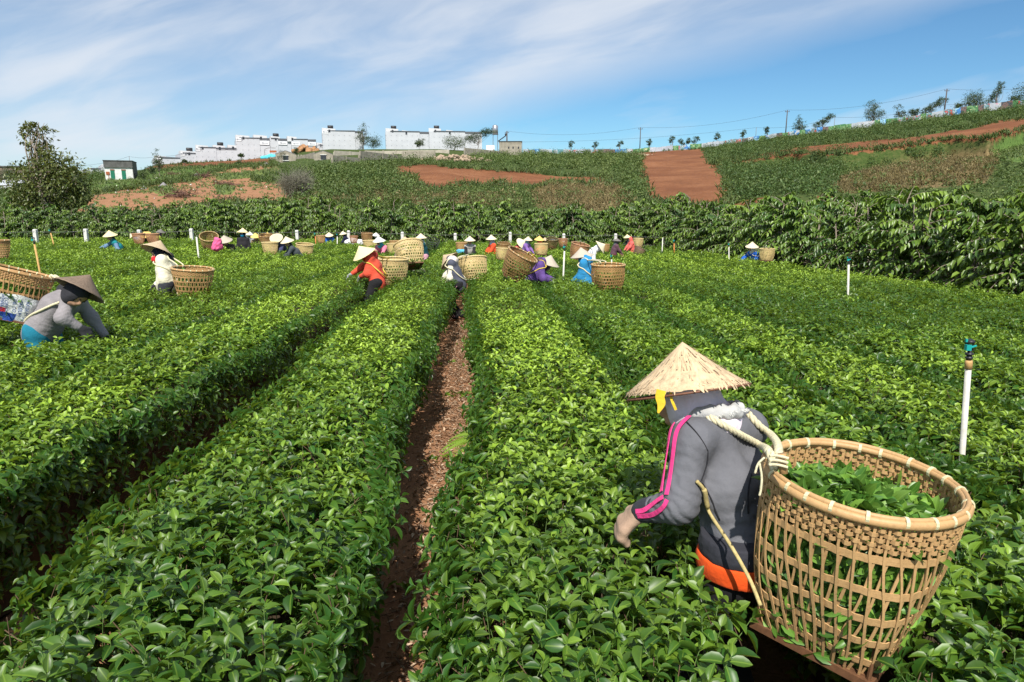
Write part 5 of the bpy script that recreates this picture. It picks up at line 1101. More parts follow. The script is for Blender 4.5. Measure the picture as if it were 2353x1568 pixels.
def sprinkler(label, top, bot, Z, rad, pipe, head, big=False):
    """a riser with its sprinkler head: top and foot of the visible pipe"""
    T = at(*top, Z); dz = ray(*bot); Bt = np.array([0, 0, CAMH])+dz*(T[1]/dz[1]); d = nrm(T-Bt); g = float(GZ(Bt[0], Bt[1])); F = Bt-d*((Bt[2]-g)/d[2])
    e = empty('sprinkler', F, label, 'sprinkler', 'sprinkler risers in the field'); L = -F; rad = rad*(.78 if not big else .9); s = rad/.017; hh = .085*s*1.6 if head else 0
    M = MB(); M.tube([F, T-d*hh], rad, 12); M.build('riser_pipe', pipe, e, True).location = tuple(L)
    if not head: return
    b = T-d*hh
    def part(name, prof, mat, off=(0, 0)):
        M = MB(); pts = np.array([b+d*z*s for z, r in prof])+np.array([off[0], off[1], 0])*s; M.tube(pts, np.array([r for z, r in prof])*s, 14); M.build(name, mat, e, True).location = tuple(L)
    if big: part('pipe_collar', [(-.052, .0172), (-.051, .021), (-.012, .021), (0, .0195), (.002, .017)], plain('stained_collar', (.50, .30, .12), .6, .5, 30))
    part('sprinkler_body', [(0, .014), (.012, .016), (.014, .021), (.022, .021), (.024, .015), (.034, .015), (.036, .023), (.046, .024), (.048, .012), (.066, .011)], BLKP)
    part('sprinkler_cap', [(.108, .012), (.110, .026), (.120, .026), (.124, .022), (.132, .010)], BLKP)
    M = MB()
    for k in (-1, 1): M.box(b+d*.086*s+np.array([.017*k, 0, 0])*s, np.array([.006, .010, .052])*s)
    M.box(b+d*.066*s, np.array([.044, .014, .008])*s); M.build('sprinkler_bridge', BLKP, e).location = tuple(L)
    M = MB(); M.box(b+d*.083*s+np.array([-.018, -.012, 0])*s, np.array([.030, .022, .034])*s); M.tube([b+d*.084*s+np.array([-.006, -.018, 0])*s, b+d*.096*s+np.array([.024, -.022, 0])*s], .006*s, 6); M.box(b+d*.124*s+np.array([-.026, -.004, 0])*s, np.array([.010, .014, .018])*s); M.build('spinner', TEALP, e).location = tuple(L)
def build_sprinklers():
    sprinkler('white sprinkler riser with a black and teal head, right behind the largest basket', (2230, 778), (2208, 1085), 3.45, .0160, PVC, True, True)
    sprinkler('short white sprinkler riser standing near the coffee bushes at the far right of the field', (1950.5, 590), (1949, 655), 10.6, .020, PVC, True)
    sprinkler('wooden-looking riser with a dark head, in front of the leftmost visible fence post', (76, 545), (91, 622), 12.3, .021, WOODP, True)
    sprinkler('thin tan riser with a blue-green head between the two leftmost fence posts', (114, 526), (121.5, 555), 24, .024, WOODP, True)
    sprinkler('plain white stake leaning beside the tipped basket', (451.5, 545), (455.8, 585), 17, .026, PVC, False)
    sprinkler('small orange-tan riser left of the royal blue shirt', (724, 534), (725.5, 557), 27, .026, ORANGEP, True)
    sprinkler('thin white riser between the royal blue shirt and the navy tracksuit', (775, 536), (775, 556), 27, .022, PVC, True)
    sprinkler('white riser with a teal head in front of the dark olive basket', (1297.5, 562), (1295.5, 610), 13.4, .021, PVC, True)
    sprinkler('thin white stake under the coffee hedge, right of the coral hood', (1523, 546), (1522, 566), 25, .022, PVC, False)
    sprinkler('short orange riser with a teal head under the coffee hedge', (1549, 550), (1549, 566), 25, .024, ORANGEP, True)
    sprinkler('slim white riser in the open tea left of the royal blue jacket', (1675, 558), (1675, 580), 21, .020, PVC, True)
    sprinkler('low teal-headed riser in front of the maroon and mauve jacket', (1405, 584), (1405.5, 602), 15, .019, PVC, True)
# ================================================================== coffee hedge
def coffee_proto(seed):
    r = np.random.default_rng(seed); to = r.normal(0, .16); yo = r.uniform(-.08, .22); B = LeafBag(); S = MB(); stems = []
    for k in range(3):
        a = r.uniform(0, 6.28); tip = np.array([math.cos(a)*.25, math.sin(a)*.25, r.uniform(1.7, 2.15)]); b = np.array([math.cos(a)*.08, math.sin(a)*.08, 0]); stems.append((b, tip)); S.tube([b, b*.5+tip*.5+r.normal(0, .03, 3), tip], [.032, .022, .008], 6)
    P, A, Nn, L, T, Cc = [], [], [], [], [], []
    for k in range(84):
        b, tip = stems[k % 3]; t = r.uniform(.10, 1.0)**.85; o = b+(tip-b)*t; a = r.uniform(0, 6.28); D = np.array([math.cos(a), math.sin(a), 0]); ln = (1.08-.62*t**2)*r.uniform(.7, 1.12)
        if t > .9: ln *= .8
        x = np.linspace(.12, 1, 9); rise = r.uniform(.18, .5)*(1 if t > .4 else .6); C_ = o+D*(ln*x)[:, None]+np.array([0, 0, 1.])*(rise*x-.62*ln*x*x*(.8+.4*r.random()))[:, None]*1.0
        C_[:, 2] = np.maximum(C_[:, 2], .08); S.tube(np.vstack([o, C_[[2, 5, 8]]]), [.012, .009, .006, .003], 4)
        side = np.cross(D, [0, 0, 1.]); tn = r.random(); yg = r.uniform(0, .34)+.3*(r.random() < .15)
        for j in range(9):
            for sg in (-1, 1):
                P.append(C_[j]); A.append(side*sg*.75+D*.45*(1+.6*(j > 6))+np.array([0, 0, r.uniform(-.95, -.05)])+r.normal(0, .14, 3)); Nn.append(np.array([0, 0, 1.])+D*.25+side*sg*.35+r.normal(0, .2, 3)); L.append(r.uniform(.10, .168)); T.append((np.clip(.38+to+.4*tn+r.normal(0, .12), 0, 1), np.clip(yg+yo+(.22 if j > 6 else 0)+r.normal(0, .06), 0, 1), 0)); Cc.append(r.uniform(.6, 1.9))
    L = np.array(L); B.add(*leaves(np.array(P), np.array(A), np.array(Nn), L, L*.42, np.array(T), 2, np.array(Cc)))
    return B.mesh('coffee_foliage', [COFFEE]), S.mesh('coffee_stems', BARKG, True)
def build_coffee():
    pr = [coffee_proto(40+k) for k in range(10)]; r = np.random.default_rng(77)
    def put(x, y, s, lab, grp, w=1.):
        if abs(x) > y*.82+3: return
        e = empty('coffee_bush', (x, y, float(GZ(x, y))-.02), lab, 'coffee bush', grp); f, st = pr[r.integers(0, 10)]; a = r.uniform(0, 6.28); e.rotation_euler = (0, 0, a); e.scale = (s*w, s*w, s); ob('foliage', f, e); ob('stems', st, e)
    for row, (y0, n0) in enumerate(((33.3, 35), (35.2, 36), (37.3, 38))):
        for i in range(n0):
            x = -29+i*1.16*(1.04 if row else 1.)+r.normal(0, .18)+.5*row; px = proj(np.array([x, y0, 1.]))[0]
            h = np.interp(px, [0, 300, 700, 1100, 1350, 1500, 1560, 1650], [.98, .95, 1.08, 1.08, 1.08, 1.25, 1.32, 1.1])*r.uniform(.88, 1.12)
            put(x, y0+r.normal(0, .15), h, 'glossy dark green coffee bush in the long hedge behind the wire fence', 'coffee bushes in the far hedge', 1.0)
    for row, u in enumerate((9.6, 11.5, 13.6, 16., 18.6, 21.4)):
        for i in range(20):
            v = 8.6+i*1.45+r.normal(0, .2)+(.7 if row % 2 else 0)
            uu = u-(max(0, v-22)*.10 if row == 0 else 0)+r.normal(0, .15); x, y = uv2xy(uu, v)
            if y > 32.5 and x < 11: continue
            put(x, y, r.uniform(1.06, 1.26)+(.06 if row else -.02), 'tall glossy coffee bush growing along the right-hand edge of the tea field', 'coffee bushes on the right', 1.05)
    x, y = 9.9, 12.8; put(x, y, 1.30, 'tallest coffee bush, its arching shoots standing above the bushes at the right edge', None, .8)
# ================================================================== trees
def crown(r, blobs, n, leaf, mat_t, up=.2):
    P, A, Nn, T = [], [], [], []; tot = sum(b[1][0]*b[1][1] for b in blobs)
    for c, rad, yg in blobs:
        c = np.array(c); rad = np.array(rad); k = max(4, int(n*rad[0]*rad[1]/tot/16)); cc = nrm(r.normal(size=(k, 3)))*(r.random((k, 1))**.45)*rad+c
        for q in cc:
            m = 16; D = nrm(q-c+r.normal(0, .15, 3)); s = rad.mean()*.20; p = q+r.normal(0, 1, (m, 3))*s*np.array([1, 1, .7]); P.append(p); a = D*.6+r.normal(0, .7, (m, 3))+np.array([0, 0, -.25]); A.append(a); Nn.append(np.tile([0, 0, 1.], (m, 1))+r.normal(0, .55, (m, 3))); T.append(np.stack([np.clip(r.normal(.5, .22, m)+r.normal(0, .12), 0, 1), np.clip(yg+r.normal(0, .15, m), 0, 1), np.zeros(m)], -1))
    P, A, Nn, T = map(np.concatenate, (P, A, Nn, T)); L = leaf*r.uniform(.7, 1.3, len(P)); bag = LeafBag(); bag.add(*leaves(P, A, Nn, L, L*.42, T, 1, r.uniform(.3, 1.2, len(P)))); return bag.mesh('tree_crown', [mat_t])
TREEL = leafmat('tree_leaf', (.055, .088, .018, 1), (.17, .17, .035, 1), rough=.4, trans=.22); TREED = leafmat('dark_tree_leaf', (.022, .050, .014, 1), (.10, .14, .03, 1), rough=.5, trans=.2)
def tree(label, base, H, blobs, n=1500, leaf=.18, mat=None, seed=0, lean=(0, 0), trunk=.10, limbs=True, name='tree', group=None, stakes=False):
    r = np.random.default_rng(seed); e = empty(name, base, label, 'tree', group); M = MB(); top = np.array([lean[0], lean[1], H*.62]); mid = top*.45+np.array([r.normal(0, .04*H), r.normal(0, .04*H), 0])
    M.tube(catmull(np.array([[0, 0, -.2], mid*.6, mid, top]), 5), np.linspace(trunk, trunk*.35, 15), 8)
    if limbs:
        for c, rad, yg in blobs:
            c = np.array(c)
            for k in range(5):
                a = top*r.uniform(.3, .95); q = c+r.normal(0, .45, 3)*np.array(rad); M.tube(catmull(np.array([a, a*.5+q*.5+r.normal(0, .08, 3)*np.linalg.norm(q-a)+[0, 0, -.05], q]), 4), np.linspace(trunk*.38, trunk*.06, 8), 5)
    if stakes:
        for k in range(3): a = k*2.1+.3; M.tube([[math.cos(a)*.9, math.sin(a)*.9, -.1], [math.cos(a)*.08, math.sin(a)*.08, H*.5]], .035, 5)
    M.build('trunk', BARKG, e, True); ob('crown', crown(r, blobs, n, leaf, mat or TREED), e); return e
def build_trees():
    b = on_ground(116, 42); s = 42/FPX/1.0                     # the big tree standing behind the hedge on the left
    off = lambda px, py, dy=0: tuple(at(px, py, 36.2)+np.array([0, dy, 0])-b)
    b = at(122, 487, 36.2); b[2] = float(GZ(b[0], b[1]))
    bl = [(off(118, 425), (1.9, 1.7, 1.35), .25), (off(75, 432), (1.05, 1.0, 1.0), .30), (off(160, 415), (1.0, 1.1, 1.2), .22), (off(170, 452), (.75, .9, .75), .12), (off(128, 375), (.95, .9, .8), .42), (off(100, 395), (.9, .9, .7), .30), (off(70, 462), (.65, .7, .5), .35), (off(62, 398), (.55, .5, .55), .35),
          (off(75, 315), (.62, .6, .62), .62), (off(66, 297), (.48, .45, .42), .72), (off(98, 318), (.45, .45, .75), .35), (off(96, 345), (.5, .5, .5), .3), (off(90, 290), (.25, .25, .4), .5)]
    tree('big leaning tree with olive foliage and a windblown top behind the coffee hedge', b, 6.0, bl, 6200, .20, TREEL, 3, (-.9, .2), .15, True)
    # grey leafless shrub half way along the slope
    g = ground_pt(688, 459); d = np.linalg.norm(g[:2]); k = d/FPX; e = empty('bare_shrub', g, 'grey leafless shrub on the slope left of the overgrown coffee, fine twigs only', 'shrub'); r = np.random.default_rng(9); M = MB()
    segs = []
    for i in range(26):
        a = r.uniform(0, 6.28); D = nrm(np.array([math.cos(a)*.55, math.sin(a)*.55, 1.1])+r.normal(0, .2, 3)); p = np.array([0, 0, 0.]); q = p+D*r.uniform(.45, .8)*72*k; M.tube([p, p*.5+q*.5+r.normal(0, .1, 3), q], [.07, .045, .02], 5); segs.append((p, q))
    P, D, L = [], [], []
    for i in range(2600):
        p, q = segs[r.integers(0, 26)]; t = r.uniform(.35, 1); P.append(p+(q-p)*t+r.normal(0, .25, 3)); D.append(nrm(q-p)*.7+r.normal(0, .75, 3)); L.append(r.uniform(.4, 1.1))
    P = np.array(P); P[:, 2] = np.abs(P[:, 2]); V, F, t = prisms(P, np.array(D), np.array(L), .012); M.add(V, F); M.build('twigs', plain('grey_twig', (.20, .19, .14), .9, .3), e)
    def rt(label, px, ytop, ybase, wpx, R, kind='round', seed=1, mat=None, yg=.2, group=None, name='tree', dens=1.):
        B = on_ground(px, R); k = math.hypot(R, 0)/FPX*1.02; h = (ybase-ytop)*k; w = wpx*k/2; r = np.random.default_rng(seed)
        Ht = atr(px, ytop, R)[2]-B[2]; h = max(h, Ht)
        if kind == 'round': bl = [((r.normal(0, .25)*w, 0, h*(.45+.4*q)), (w*(.75-.35*q), w*.7, h*.22), yg+r.normal(0, .06)) for q in np.linspace(0, 1, 4)]+[((w*.4*sg, 0, h*.55), (w*.45, w*.4, h*.16), yg) for sg in (-1, 1)]
        elif kind == 'wind': bl = [((w*(-.5+.45*q+.12*r.normal()), 0, h*(.5+.13*q)), (w*.42, w*.4, h*.13), yg) for q in range(4)]
        elif kind == 'sapling': bl = [((r.normal(0, .2)*w, 0, h*.82), (w*.85, w*.8, h*.16), yg), ((r.normal(0, .35)*w, 0, h*.66), (w*.6, w*.6, h*.10), yg)]
        else: bl = [((0, 0, h*.55), (w, w*.8, h*.45), yg)]
        tree(label, B, h, bl, int(dens*max(500, wpx*42)), max(.14, k*2.2), mat or TREED, seed, (r.normal(0, .05)*h, 0), max(.05, h*.018), True, name, group, stakes=(kind == 'sapling' and wpx > 9))
    for i, a in enumerate([('tall slim tree right of the tallest pale townhouse', 841, 291, 346, 32, 222, 'round', .25), ('dark bushy tree at the foot of the tall slim tree', 864, 322, 352, 34, 214, 'blob', .1), ('light green rounded tree before the rightmost townhouses', 1046, 322, 356, 50, 210, 'blob', .55), ('dark spreading tree beside the grey concrete shed', 1098, 304, 352, 72, 214, 'wind', .15), ('small feathery tree in front of the townhouse wall', 966, 327, 350, 26, 214, 'round', .4),
                           ('round-crowned tree near the second power pole on the right ridge', 1822, 268, 308, 28, 226, 'round', .3), ('airy spreading tree right of the second power pole', 1873, 262, 300, 38, 228, 'wind', .3), ('large dense dark tree on the right ridge above the banners', 1990, 231, 284, 46, 226, 'round', .25), ('small dark conical tree on the right ridge', 2044, 243, 282, 24, 226, 'round', .15), ('wispy little tree on the right ridge', 2074, 250, 276, 22, 228, 'sapling', .3), ('windswept two-topped tree on the right ridge', 2115, 226, 268, 46, 230, 'wind', .3),
                           ('slight tree beside the tallest power pole', 2177, 238, 262, 18, 230, 'sapling', .3), ('broad yellow-green tree right of the tallest power pole', 2216, 214, 262, 60, 228, 'round', .4), ('tall tilted tree on the right skyline', 2255, 197, 256, 30, 230, 'wind', .25), ('small dark round tree among the banners at the far right', 2304, 222, 248, 24, 226, 'sapling', .1), ('dark bushy tree at the far right end of the ridge', 2335, 226, 266, 62, 214, 'blob', .08),
                           ('small bushy tree by the concrete hut, on its right', 335, 390, 414, 17, 122, 'blob', .35), ('dark round bush on the slope left of the slender grey tree', 357, 383, 400, 14, 140, 'blob', .05), ('slender greyish tree standing alone on the left slope', 372, 364, 416, 26, 118, 'round', .3), ('small tree below the lowest townhouse', 432, 370, 388, 12, 170, 'sapling', .35), ('little bushy tree under the long townhouse wall', 562, 355, 374, 13, 196, 'sapling', .25), ('dark shrub on the red bank below the townhouses', 556, 377, 386, 16, 160, 'blob', .15),
                           ('dark tuft of trees at the left edge behind the big tree', 12, 398, 436, 60, 150, 'blob', .1), ('second dark clump of trees left of the big tree', 40, 390, 430, 34, 160, 'blob', .12), ('dark shrub beside the bare grey shrub', 653, 374, 398, 20, 150, 'blob', .08), ('young tree in front of the grey gable ruins', 688, 361, 378, 15, 190, 'blob', .15)]):
        rt(a[0], a[1], a[2], a[3], a[4], a[5], a[6], 100+i, None, a[7])
    for i, (px, yt, yb, R) in enumerate([(1310, 323, 350, 222), (1364, 326, 350, 222), (1420, 323, 349, 222), (1487, 319, 348, 222), (1536, 313, 345, 222), (1558, 320, 345, 224), (1574, 318, 344, 224), (1592, 313, 343, 224), (1642, 305, 337, 224), (1699, 299, 328, 224), (1752, 291, 322, 224)]):
        rt(f'young staked sapling in the row before the banner fence, {ORD[i+1]} from the concrete shed', px, yt, yb, 14, R, 'sapling', 200+i, None, .3, 'saplings along the banner fence', 'sapling', .8)
# ================================================================== shrubs and grass on the hill
def scatter(polys, n, rmin, rmax, az0, az1, excl=()):
    out = []
    a = rng.uniform(az0, az1, n*6); r = np.sqrt(rng.uniform(rmin**2, rmax**2, n*6)); x, y = r*np.sin(a), r*np.cos(a); z = GZ(x, y); px, py, Z = proj(np.stack([x, y, z], -1))
    m = in_any(px, py, polys) & (Z > 1)
    if excl: m &= ~in_any(px, py, excl)
    i = np.nonzero(m)[0][:n]; return np.stack([x, y, z], -1)[i]
def shrubs(name, label, P, s0, s1, mat, nl, leaf, yg, cat='shrubs'):
    bag = LeafBag(); n = len(P); s = rng.uniform(s0, s1, n); tone = rng.normal(0, .20, n); yy_ = np.clip(yg+rng.normal(0, .16, n), 0, 1); m = nl
    th = rng.uniform(0, 6.283, (n, m)); ph = np.arccos(rng.uniform(-.15, 1, (n, m))); q = rng.random((n, m))**.35; c = np.stack([np.sin(ph)*np.cos(th), np.sin(ph)*np.sin(th), np.cos(ph)*.85], -1)*q[..., None]
    c *= (1+.28*np.sin(th*3+ph*4+rng.uniform(0, 6, (n, 1))))[..., None]; X = P[:, None]+c*s[:, None, None]*np.array([.62, .62, .95]); X[..., 2] += .02
    A = c+rng.normal(0, .6, c.shape)+np.array([0, 0, -.1]); Nn = c+np.array([0, 0, .9])+rng.normal(0, .4, c.shape); L = leaf*rng.uniform(.7, 1.4, (n, m))
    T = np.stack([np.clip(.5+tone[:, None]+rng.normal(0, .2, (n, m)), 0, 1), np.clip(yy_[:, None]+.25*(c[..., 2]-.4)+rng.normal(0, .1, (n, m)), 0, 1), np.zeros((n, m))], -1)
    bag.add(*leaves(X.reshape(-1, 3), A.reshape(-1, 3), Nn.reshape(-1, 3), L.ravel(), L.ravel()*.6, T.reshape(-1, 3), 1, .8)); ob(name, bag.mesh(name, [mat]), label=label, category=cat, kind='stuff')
def tufts(name, label, P, h, mat, nb, yg, cat='grass', w=.10):
    bag = LeafBag(); n = len(P); m = nb; X = np.repeat(P, m, 0)+rng.normal(0, 1, (n*m, 3))*np.array([.28, .28, 0])*h/.7; A = np.stack([rng.normal(0, .55, n*m), rng.normal(0, .55, n*m), np.ones(n*m)], -1); Nn = np.stack([rng.normal(0, 1, n*m), -np.ones(n*m), rng.normal(.2, .4, n*m)], -1)
    L = h*rng.uniform(.5, 1.25, n*m); tone = np.repeat(rng.normal(0, .15, n), m); bag.add(*leaves(X, A, Nn, L, np.full(n*m, w), np.stack([np.clip(.5+tone+rng.normal(0, .15, n*m), 0, 1), np.clip(yg+rng.normal(0, .2, n*m), 0, 1), np.zeros(n*m)], -1), 1, 1.2)); ob(name, bag.mesh(name, [mat]), label=label, category=cat, kind='stuff')
def build_hill_plants():
    top_mid = P2((1110, 385), (1400, 365), (2290, 352), (2310, 400), (2275, 520), (2100, 528), (1800, 506), (1450, 472), (1150, 455))
    right_top = P3((455, 440), (700, 395), (900, 368), (1300, 300), (1700, 262), (2000, 225), (2400, 165), (2400, 250), (2150, 285), (1900, 325), (1500, 372), (1000, 422), (700, 482), (520, 522), (470, 490))
    right_mid = P3((560, 525), (760, 490), (900, 462), (1300, 462), (1560, 432), (1900, 385), (2130, 372), (2050, 420), (1750, 505), (1400, 560), (1250, 590), (1230, 690), (1000, 740), (640, 745), (600, 640))
    road_l = P3((-60, 530), (60, 480), (75, 540), (110, 640), (140, 760), (0, 780), (-150, 620))
    mid_l = P2((0, 455), (220, 458), (560, 432), (880, 408), (905, 440), (640, 452), (640, 510), (760, 560), (740, 640), (400, 660), (0, 700))
    scrub = P2((0, 600), (760, 560), (920, 640), (1300, 590), (1520, 640), (1560, 740), (-60, 760), (-60, 640))
    left_g = P1((0, 600), (180, 610), (420, 640), (560, 740), (420, 790), (0, 760)); left_hut = P1((545, 490), (700, 478), (720, 540), (590, 570), (545, 560))
    ex = [SOIL[0], SOIL[2], SOIL[3], SOIL[4]]
    shrubs('coffee_plantation', 'dense coffee bushes on the slope below the banner fence, above the red terrace cut', scatter([top_mid], 430, 60, RC-3, -.1, .25), 1.3, 2.2, BRUSH, 130, .25, .50)
    shrubs('coffee_plantation', 'dense coffee bushes along the right ridge above the red cut bank', scatter([right_top], 620, 60, RC-7, .15, .75), 1.2, 2.0, BRUSH, 130, .25, .25)
    shrubs('coffee_plantation', 'dark coffee bushes between the red road and the dry grass on the right slope', scatter([right_mid], 560, 45, RC-5, .15, .75), 1.2, 2.2, BRUSH, 140, .22, .15)
    shrubs('coffee_plantation', 'coffee bushes fringing the left side of the red dirt road', scatter([road_l], 140, 45, RC-5, .0, .35), 1.2, 2.0, BRUSH, 130, .22, .3)
    shrubs('overgrown_coffee', 'overgrown coffee and weeds below the grey compound walls', scatter([mid_l], 520, 50, RC-5, -.4, .12), 1.2, 2.1, BRUSH, 130, .22, .40)
    shrubs('scrub', 'low mixed scrub at the foot of the middle slope', scatter([scrub], 560, 40, 140, -.42, .18), .5, 1.2, BRUSH, 90, .16, .45)
    shrubs('coffee_plantation', 'green bushes on the flat ground left of and behind the big tree', scatter([left_g], 420, 42, 170, -.75, -.35), .8, 1.6, BRUSH, 110, .20, .25)
    shrubs('hedge_bushes', 'green bushes beside the concrete hut', scatter([left_hut], 90, 90, 190, -.6, -.35), 1.4, 2.4, BRUSH, 130, .25, .25)
    sp = P2((640, 480), (900, 600), (1300, 570), (1560, 590), (1500, 640), (760, 640)); shrubs('pioneer_shrubs', 'scattered shrubs growing back on the red terrace', scatter([sp], 60, 45, 140, -.1, .2), .7, 1.4, BRUSH, 90, .16, .45)
    sp2 = P3((560, 515), (900, 452), (1500, 425), (2200, 360), (2150, 395), (1500, 455), (900, 480)); shrubs('pioneer_shrubs', 'single bushes standing out against the red cut bank on the right', scatter([sp2], 55, 60, 200, .2, .75), 1.2, 2.2, BRUSH, 130, .22, .12)
    tufts('dry_grass', 'tawny dry grass on the slopes', scatter(DRY, 6500, 38, 190, -.45, .78), .50, DRYG, 9, .5, w=.05)
    gen = scatter([[(-50, 300), (2450, 150), (2450, 520), (-50, 520)]], 2600, 42, 175, -.75, .78, SOIL+GRASS+DRY+[right_mid, right_top, top_mid]+[P2((-150, 300), (-150, 450), (220, 452), (560, 430), (920, 405), (1500, 385), (1500, 300))])
    shrubs('scrub', 'low green scrub covering the rest of the hillside', gen, .45, 1.0, BRUSH, 60, .17, .40)
    shrubs('scrub', 'tawny and green shrubs dotted over the dry grass', scatter(DRY, 420, 45, 190, -.45, .78), .4, .9, DRYG, 70, .18, .4)
    shrubs('scrub', 'green shrubs coming up through the dry grass', scatter(DRY, 420, 45, 190, -.45, .78), .5, 1.1, BRUSH, 70, .18, .35)
    shrubs('scrub', 'loose green scrub on the weedy right-hand slope', scatter([GRASS[5]], 300, 45, 190, .3, .78), .5, 1.1, BRUSH, 80, .18, .45)
    tufts('weeds', 'fresh green weeds and grass on the slopes', scatter(GRASS, 3600, 40, RC-4, -.75, .78), .50, BRUSH, 6, .55, w=.13)
    E_ = []
    for poly in SOIL[:5]:
        for a, b in zip(poly, poly[1:]+poly[:1]):
            for t in np.arange(0, 1, 7/max(7, math.hypot(b[0]-a[0], b[1]-a[1]))):
                x, y = a[0]+(b[0]-a[0])*t+rng.normal(0, 5), a[1]+(b[1]-a[1])*t+rng.normal(0, 2.2)
                if -20 < x < 2400: E_.append(ground_pt(x, y))
    E_ = np.array(E_); tufts('weeds', 'ragged weeds fringing the bare red soil', E_, .8, BRUSH, 12, .45, w=.10); shrubs('scrub', 'small shrubs along the edges of the bare red soil', E_[::3], .4, 1.1, BRUSH, 60, .17, .35)
    sl_ = SOIL[1]; tufts('sparse_grass', 'thin grass creeping over the red slope on the left', scatter([sl_], 800, 40, 175, -.75, -.25), .26, BRUSH, 6, .6, w=.12)
    tufts('weeds', 'rough grass along the edge of the coffee hedge', np.array([[x, y, float(GZ(x, y))] for x, y in zip(rng.uniform(-32, 16, 700), rng.uniform(36, 44, 700))]), .7, BRUSH, 6, .4, w=.08)
# ================================================================== buildings and street furniture on the ridge
def housewall():
    m, nt, b = newmat('grey_white_render'); co = objco(nt); sp = nt.nodes.new('ShaderNodeSeparateXYZ'); nt.links.new(co, sp.inputs[0])
    fx = mth(nt, 'FRACT', mth(nt, 'MULTIPLY', sp.outputs[0], .62)); fz = mth(nt, 'FRACT', mth(nt, 'MULTIPLY', sp.outputs[2], .66)); fy = mth(nt, 'FRACT', mth(nt, 'MULTIPLY', sp.outputs[1], .62))
    d = mth(nt, 'MULTIPLY', mth(nt, 'LESS_THAN', fx, .16), mth(nt, 'LESS_THAN', fz, .17)); nz = noise(nt, .5, 5, co)
    c = ramp(nt, nz, [(.3, (.47, .485, .515, 1)), (.7, (.55, .565, .595, 1))]); c = mixc(nt, mth(nt, 'MULTIPLY', d, .55), c, (.22, .23, .25, 1))
    nt.links.new(c, b.inputs['Base Color']); b.inputs['Roughness'].default_value = .9; b.inputs['Specular IOR Level'].default_value = .2; return m
HW = housewall(); ROOFD = plain('dark_roof_edge', (.10, .105, .12), .6, .2); SIGNW = plain('white_sign', (.80, .80, .82), .6, .05); SIGNG = plain('grey_lettering', (.32, .33, .36), .7, .1); TANKB = plain('black_tank', (.025, .025, .028), .5, .2); WIN = plain('dark_window', (.04, .042, .05), .3, .2); HW2 = plain('tower_render', (.60, .61, .63), .9, .12, 2.)
CONCG = plain('weathered_concrete', (.30, .27, .215), .95, .40, 1.2); CONCD = plain('dark_concrete', (.10, .10, .095), .95, .4, 2.); WHITEW = plain('whitewash', (.66, .66, .63), .9, .22, 1.5); GREEN = plain('green_door', (.01, .15, .085), .6, .15, 3.)
def house(label, x0, x1, ytop, ybase, R, towers=(), yr=None, ret=None, signs=(), deep=14., tank=None):
    """party-wall townhouse: long side wall facing the field between two columns of the photo; ret = column where the wall turns away"""
    R1 = R+.5; A = atr(x0, ybase, R); B = atr(x1, ybase, R1); base = min(A[2], B[2], float(GZ(A[0], A[1])), float(GZ(B[0], B[1])))-1.2; topA = atr(x0, ytop, R)[2]; topB = atr(x1, yr if yr else ytop, R1)[2]
    u = B-A; u[2] = 0; Wd = np.linalg.norm(u); u /= Wd; w = np.array([-u[1], u[0], 0])
    if w[1] < 0: w = -w
    ang = math.atan2(u[1], u[0]); e = empty('townhouse', (A[0], A[1], base), label, 'townhouse', 'grey-white townhouses on the ridge'); e.rotation_euler = (0, 0, ang)
    loc = lambda px, R_=R: float(np.dot(atr(px, ybase, R_)-A, u)*1.0)
    hA, hB = topA-base, topB-base; hr = lambda x: hA+(hB-hA)*x/Wd
    def prism(xa, xb, y0, y1, za, zb, z0=0.):
        M = MB(); V = np.array([[xa, y0, z0], [xb, y0, z0], [xb, y0, zb], [xa, y0, za], [xa, y1, z0], [xb, y1, z0], [xb, y1, zb], [xa, y1, za]], float); M.add(V, np.array([[0, 1, 2, 3], [5, 4, 7, 6], [4, 0, 3, 7], [1, 5, 6, 2], [3, 2, 6, 7], [4, 5, 1, 0]])); return M
    xr = loc(ret) if ret else Wd
    prism(0, xr, 0, deep, hA, hr(xr)).build('wall', HW, e)
    if ret: prism(xr+.004, Wd, .12, deep*.98, hr(xr)-.25, hB-.25).build('wall', HW, e)
    prism(xr*.14, xr+.02, -.16, deep*.9, hr(xr*.14)+.18, hr(xr)+.18, hr(xr)-.06).build('roof_edge', ROOFD, e)
    if ret: prism(xr+.03, Wd+.05, .02, deep*.9, hr(xr)+.05, hB+.05, hB-.55).build('roof_edge', ROOFD, e)
    for k, (ta, tb, ty, tk) in enumerate(towers):
        xa, xb = loc(ta), loc(tb); z = atr(ta, ty, R)[2]-base; f = prism(xa+.02, xb, .05, 5.5, z, z-.2, hr(xa)-.6).build('stair_tower', HW2, e)
        M = MB(); M.box(((xa*.45+xb*.55), .03, z-.9), (.55, .12, .8)); M.build('window', WIN, f)
        if tk: 
            M = MB(); c = np.array([xa*.35+xb*.65, 2.4, z+.5]); M.tube([c+[-.85, 0, 0], c+[-.78, 0, 0], c+[.78, 0, 0], c+[.85, 0, 0]], [.36, .48, .48, .36], 14); M.box(c+[0, 0, -.46], (1.3, .9, .2)); M.build('water_tank', TANKB, e, True)
    for sx_, sw, sy in signs:
        xa = loc(sx_); xb = loc(sx_+sw); z = atr(sx_, sy, R)[2]-base; M = MB(); M.box(((xa+xb)/2, -.06, z), (xb-xa, .08, .95)); f = M.build('sign_board', SIGNW, e); M = MB()
        for q in range(5): M.box((xa*.58+xb*.42+(q-1)*.32, -.115, z+(.05 if q == 0 else 0)), (.22 if q else .34, .02, .32 if q else .5))
        M.build('lettering', SIGNG, f)
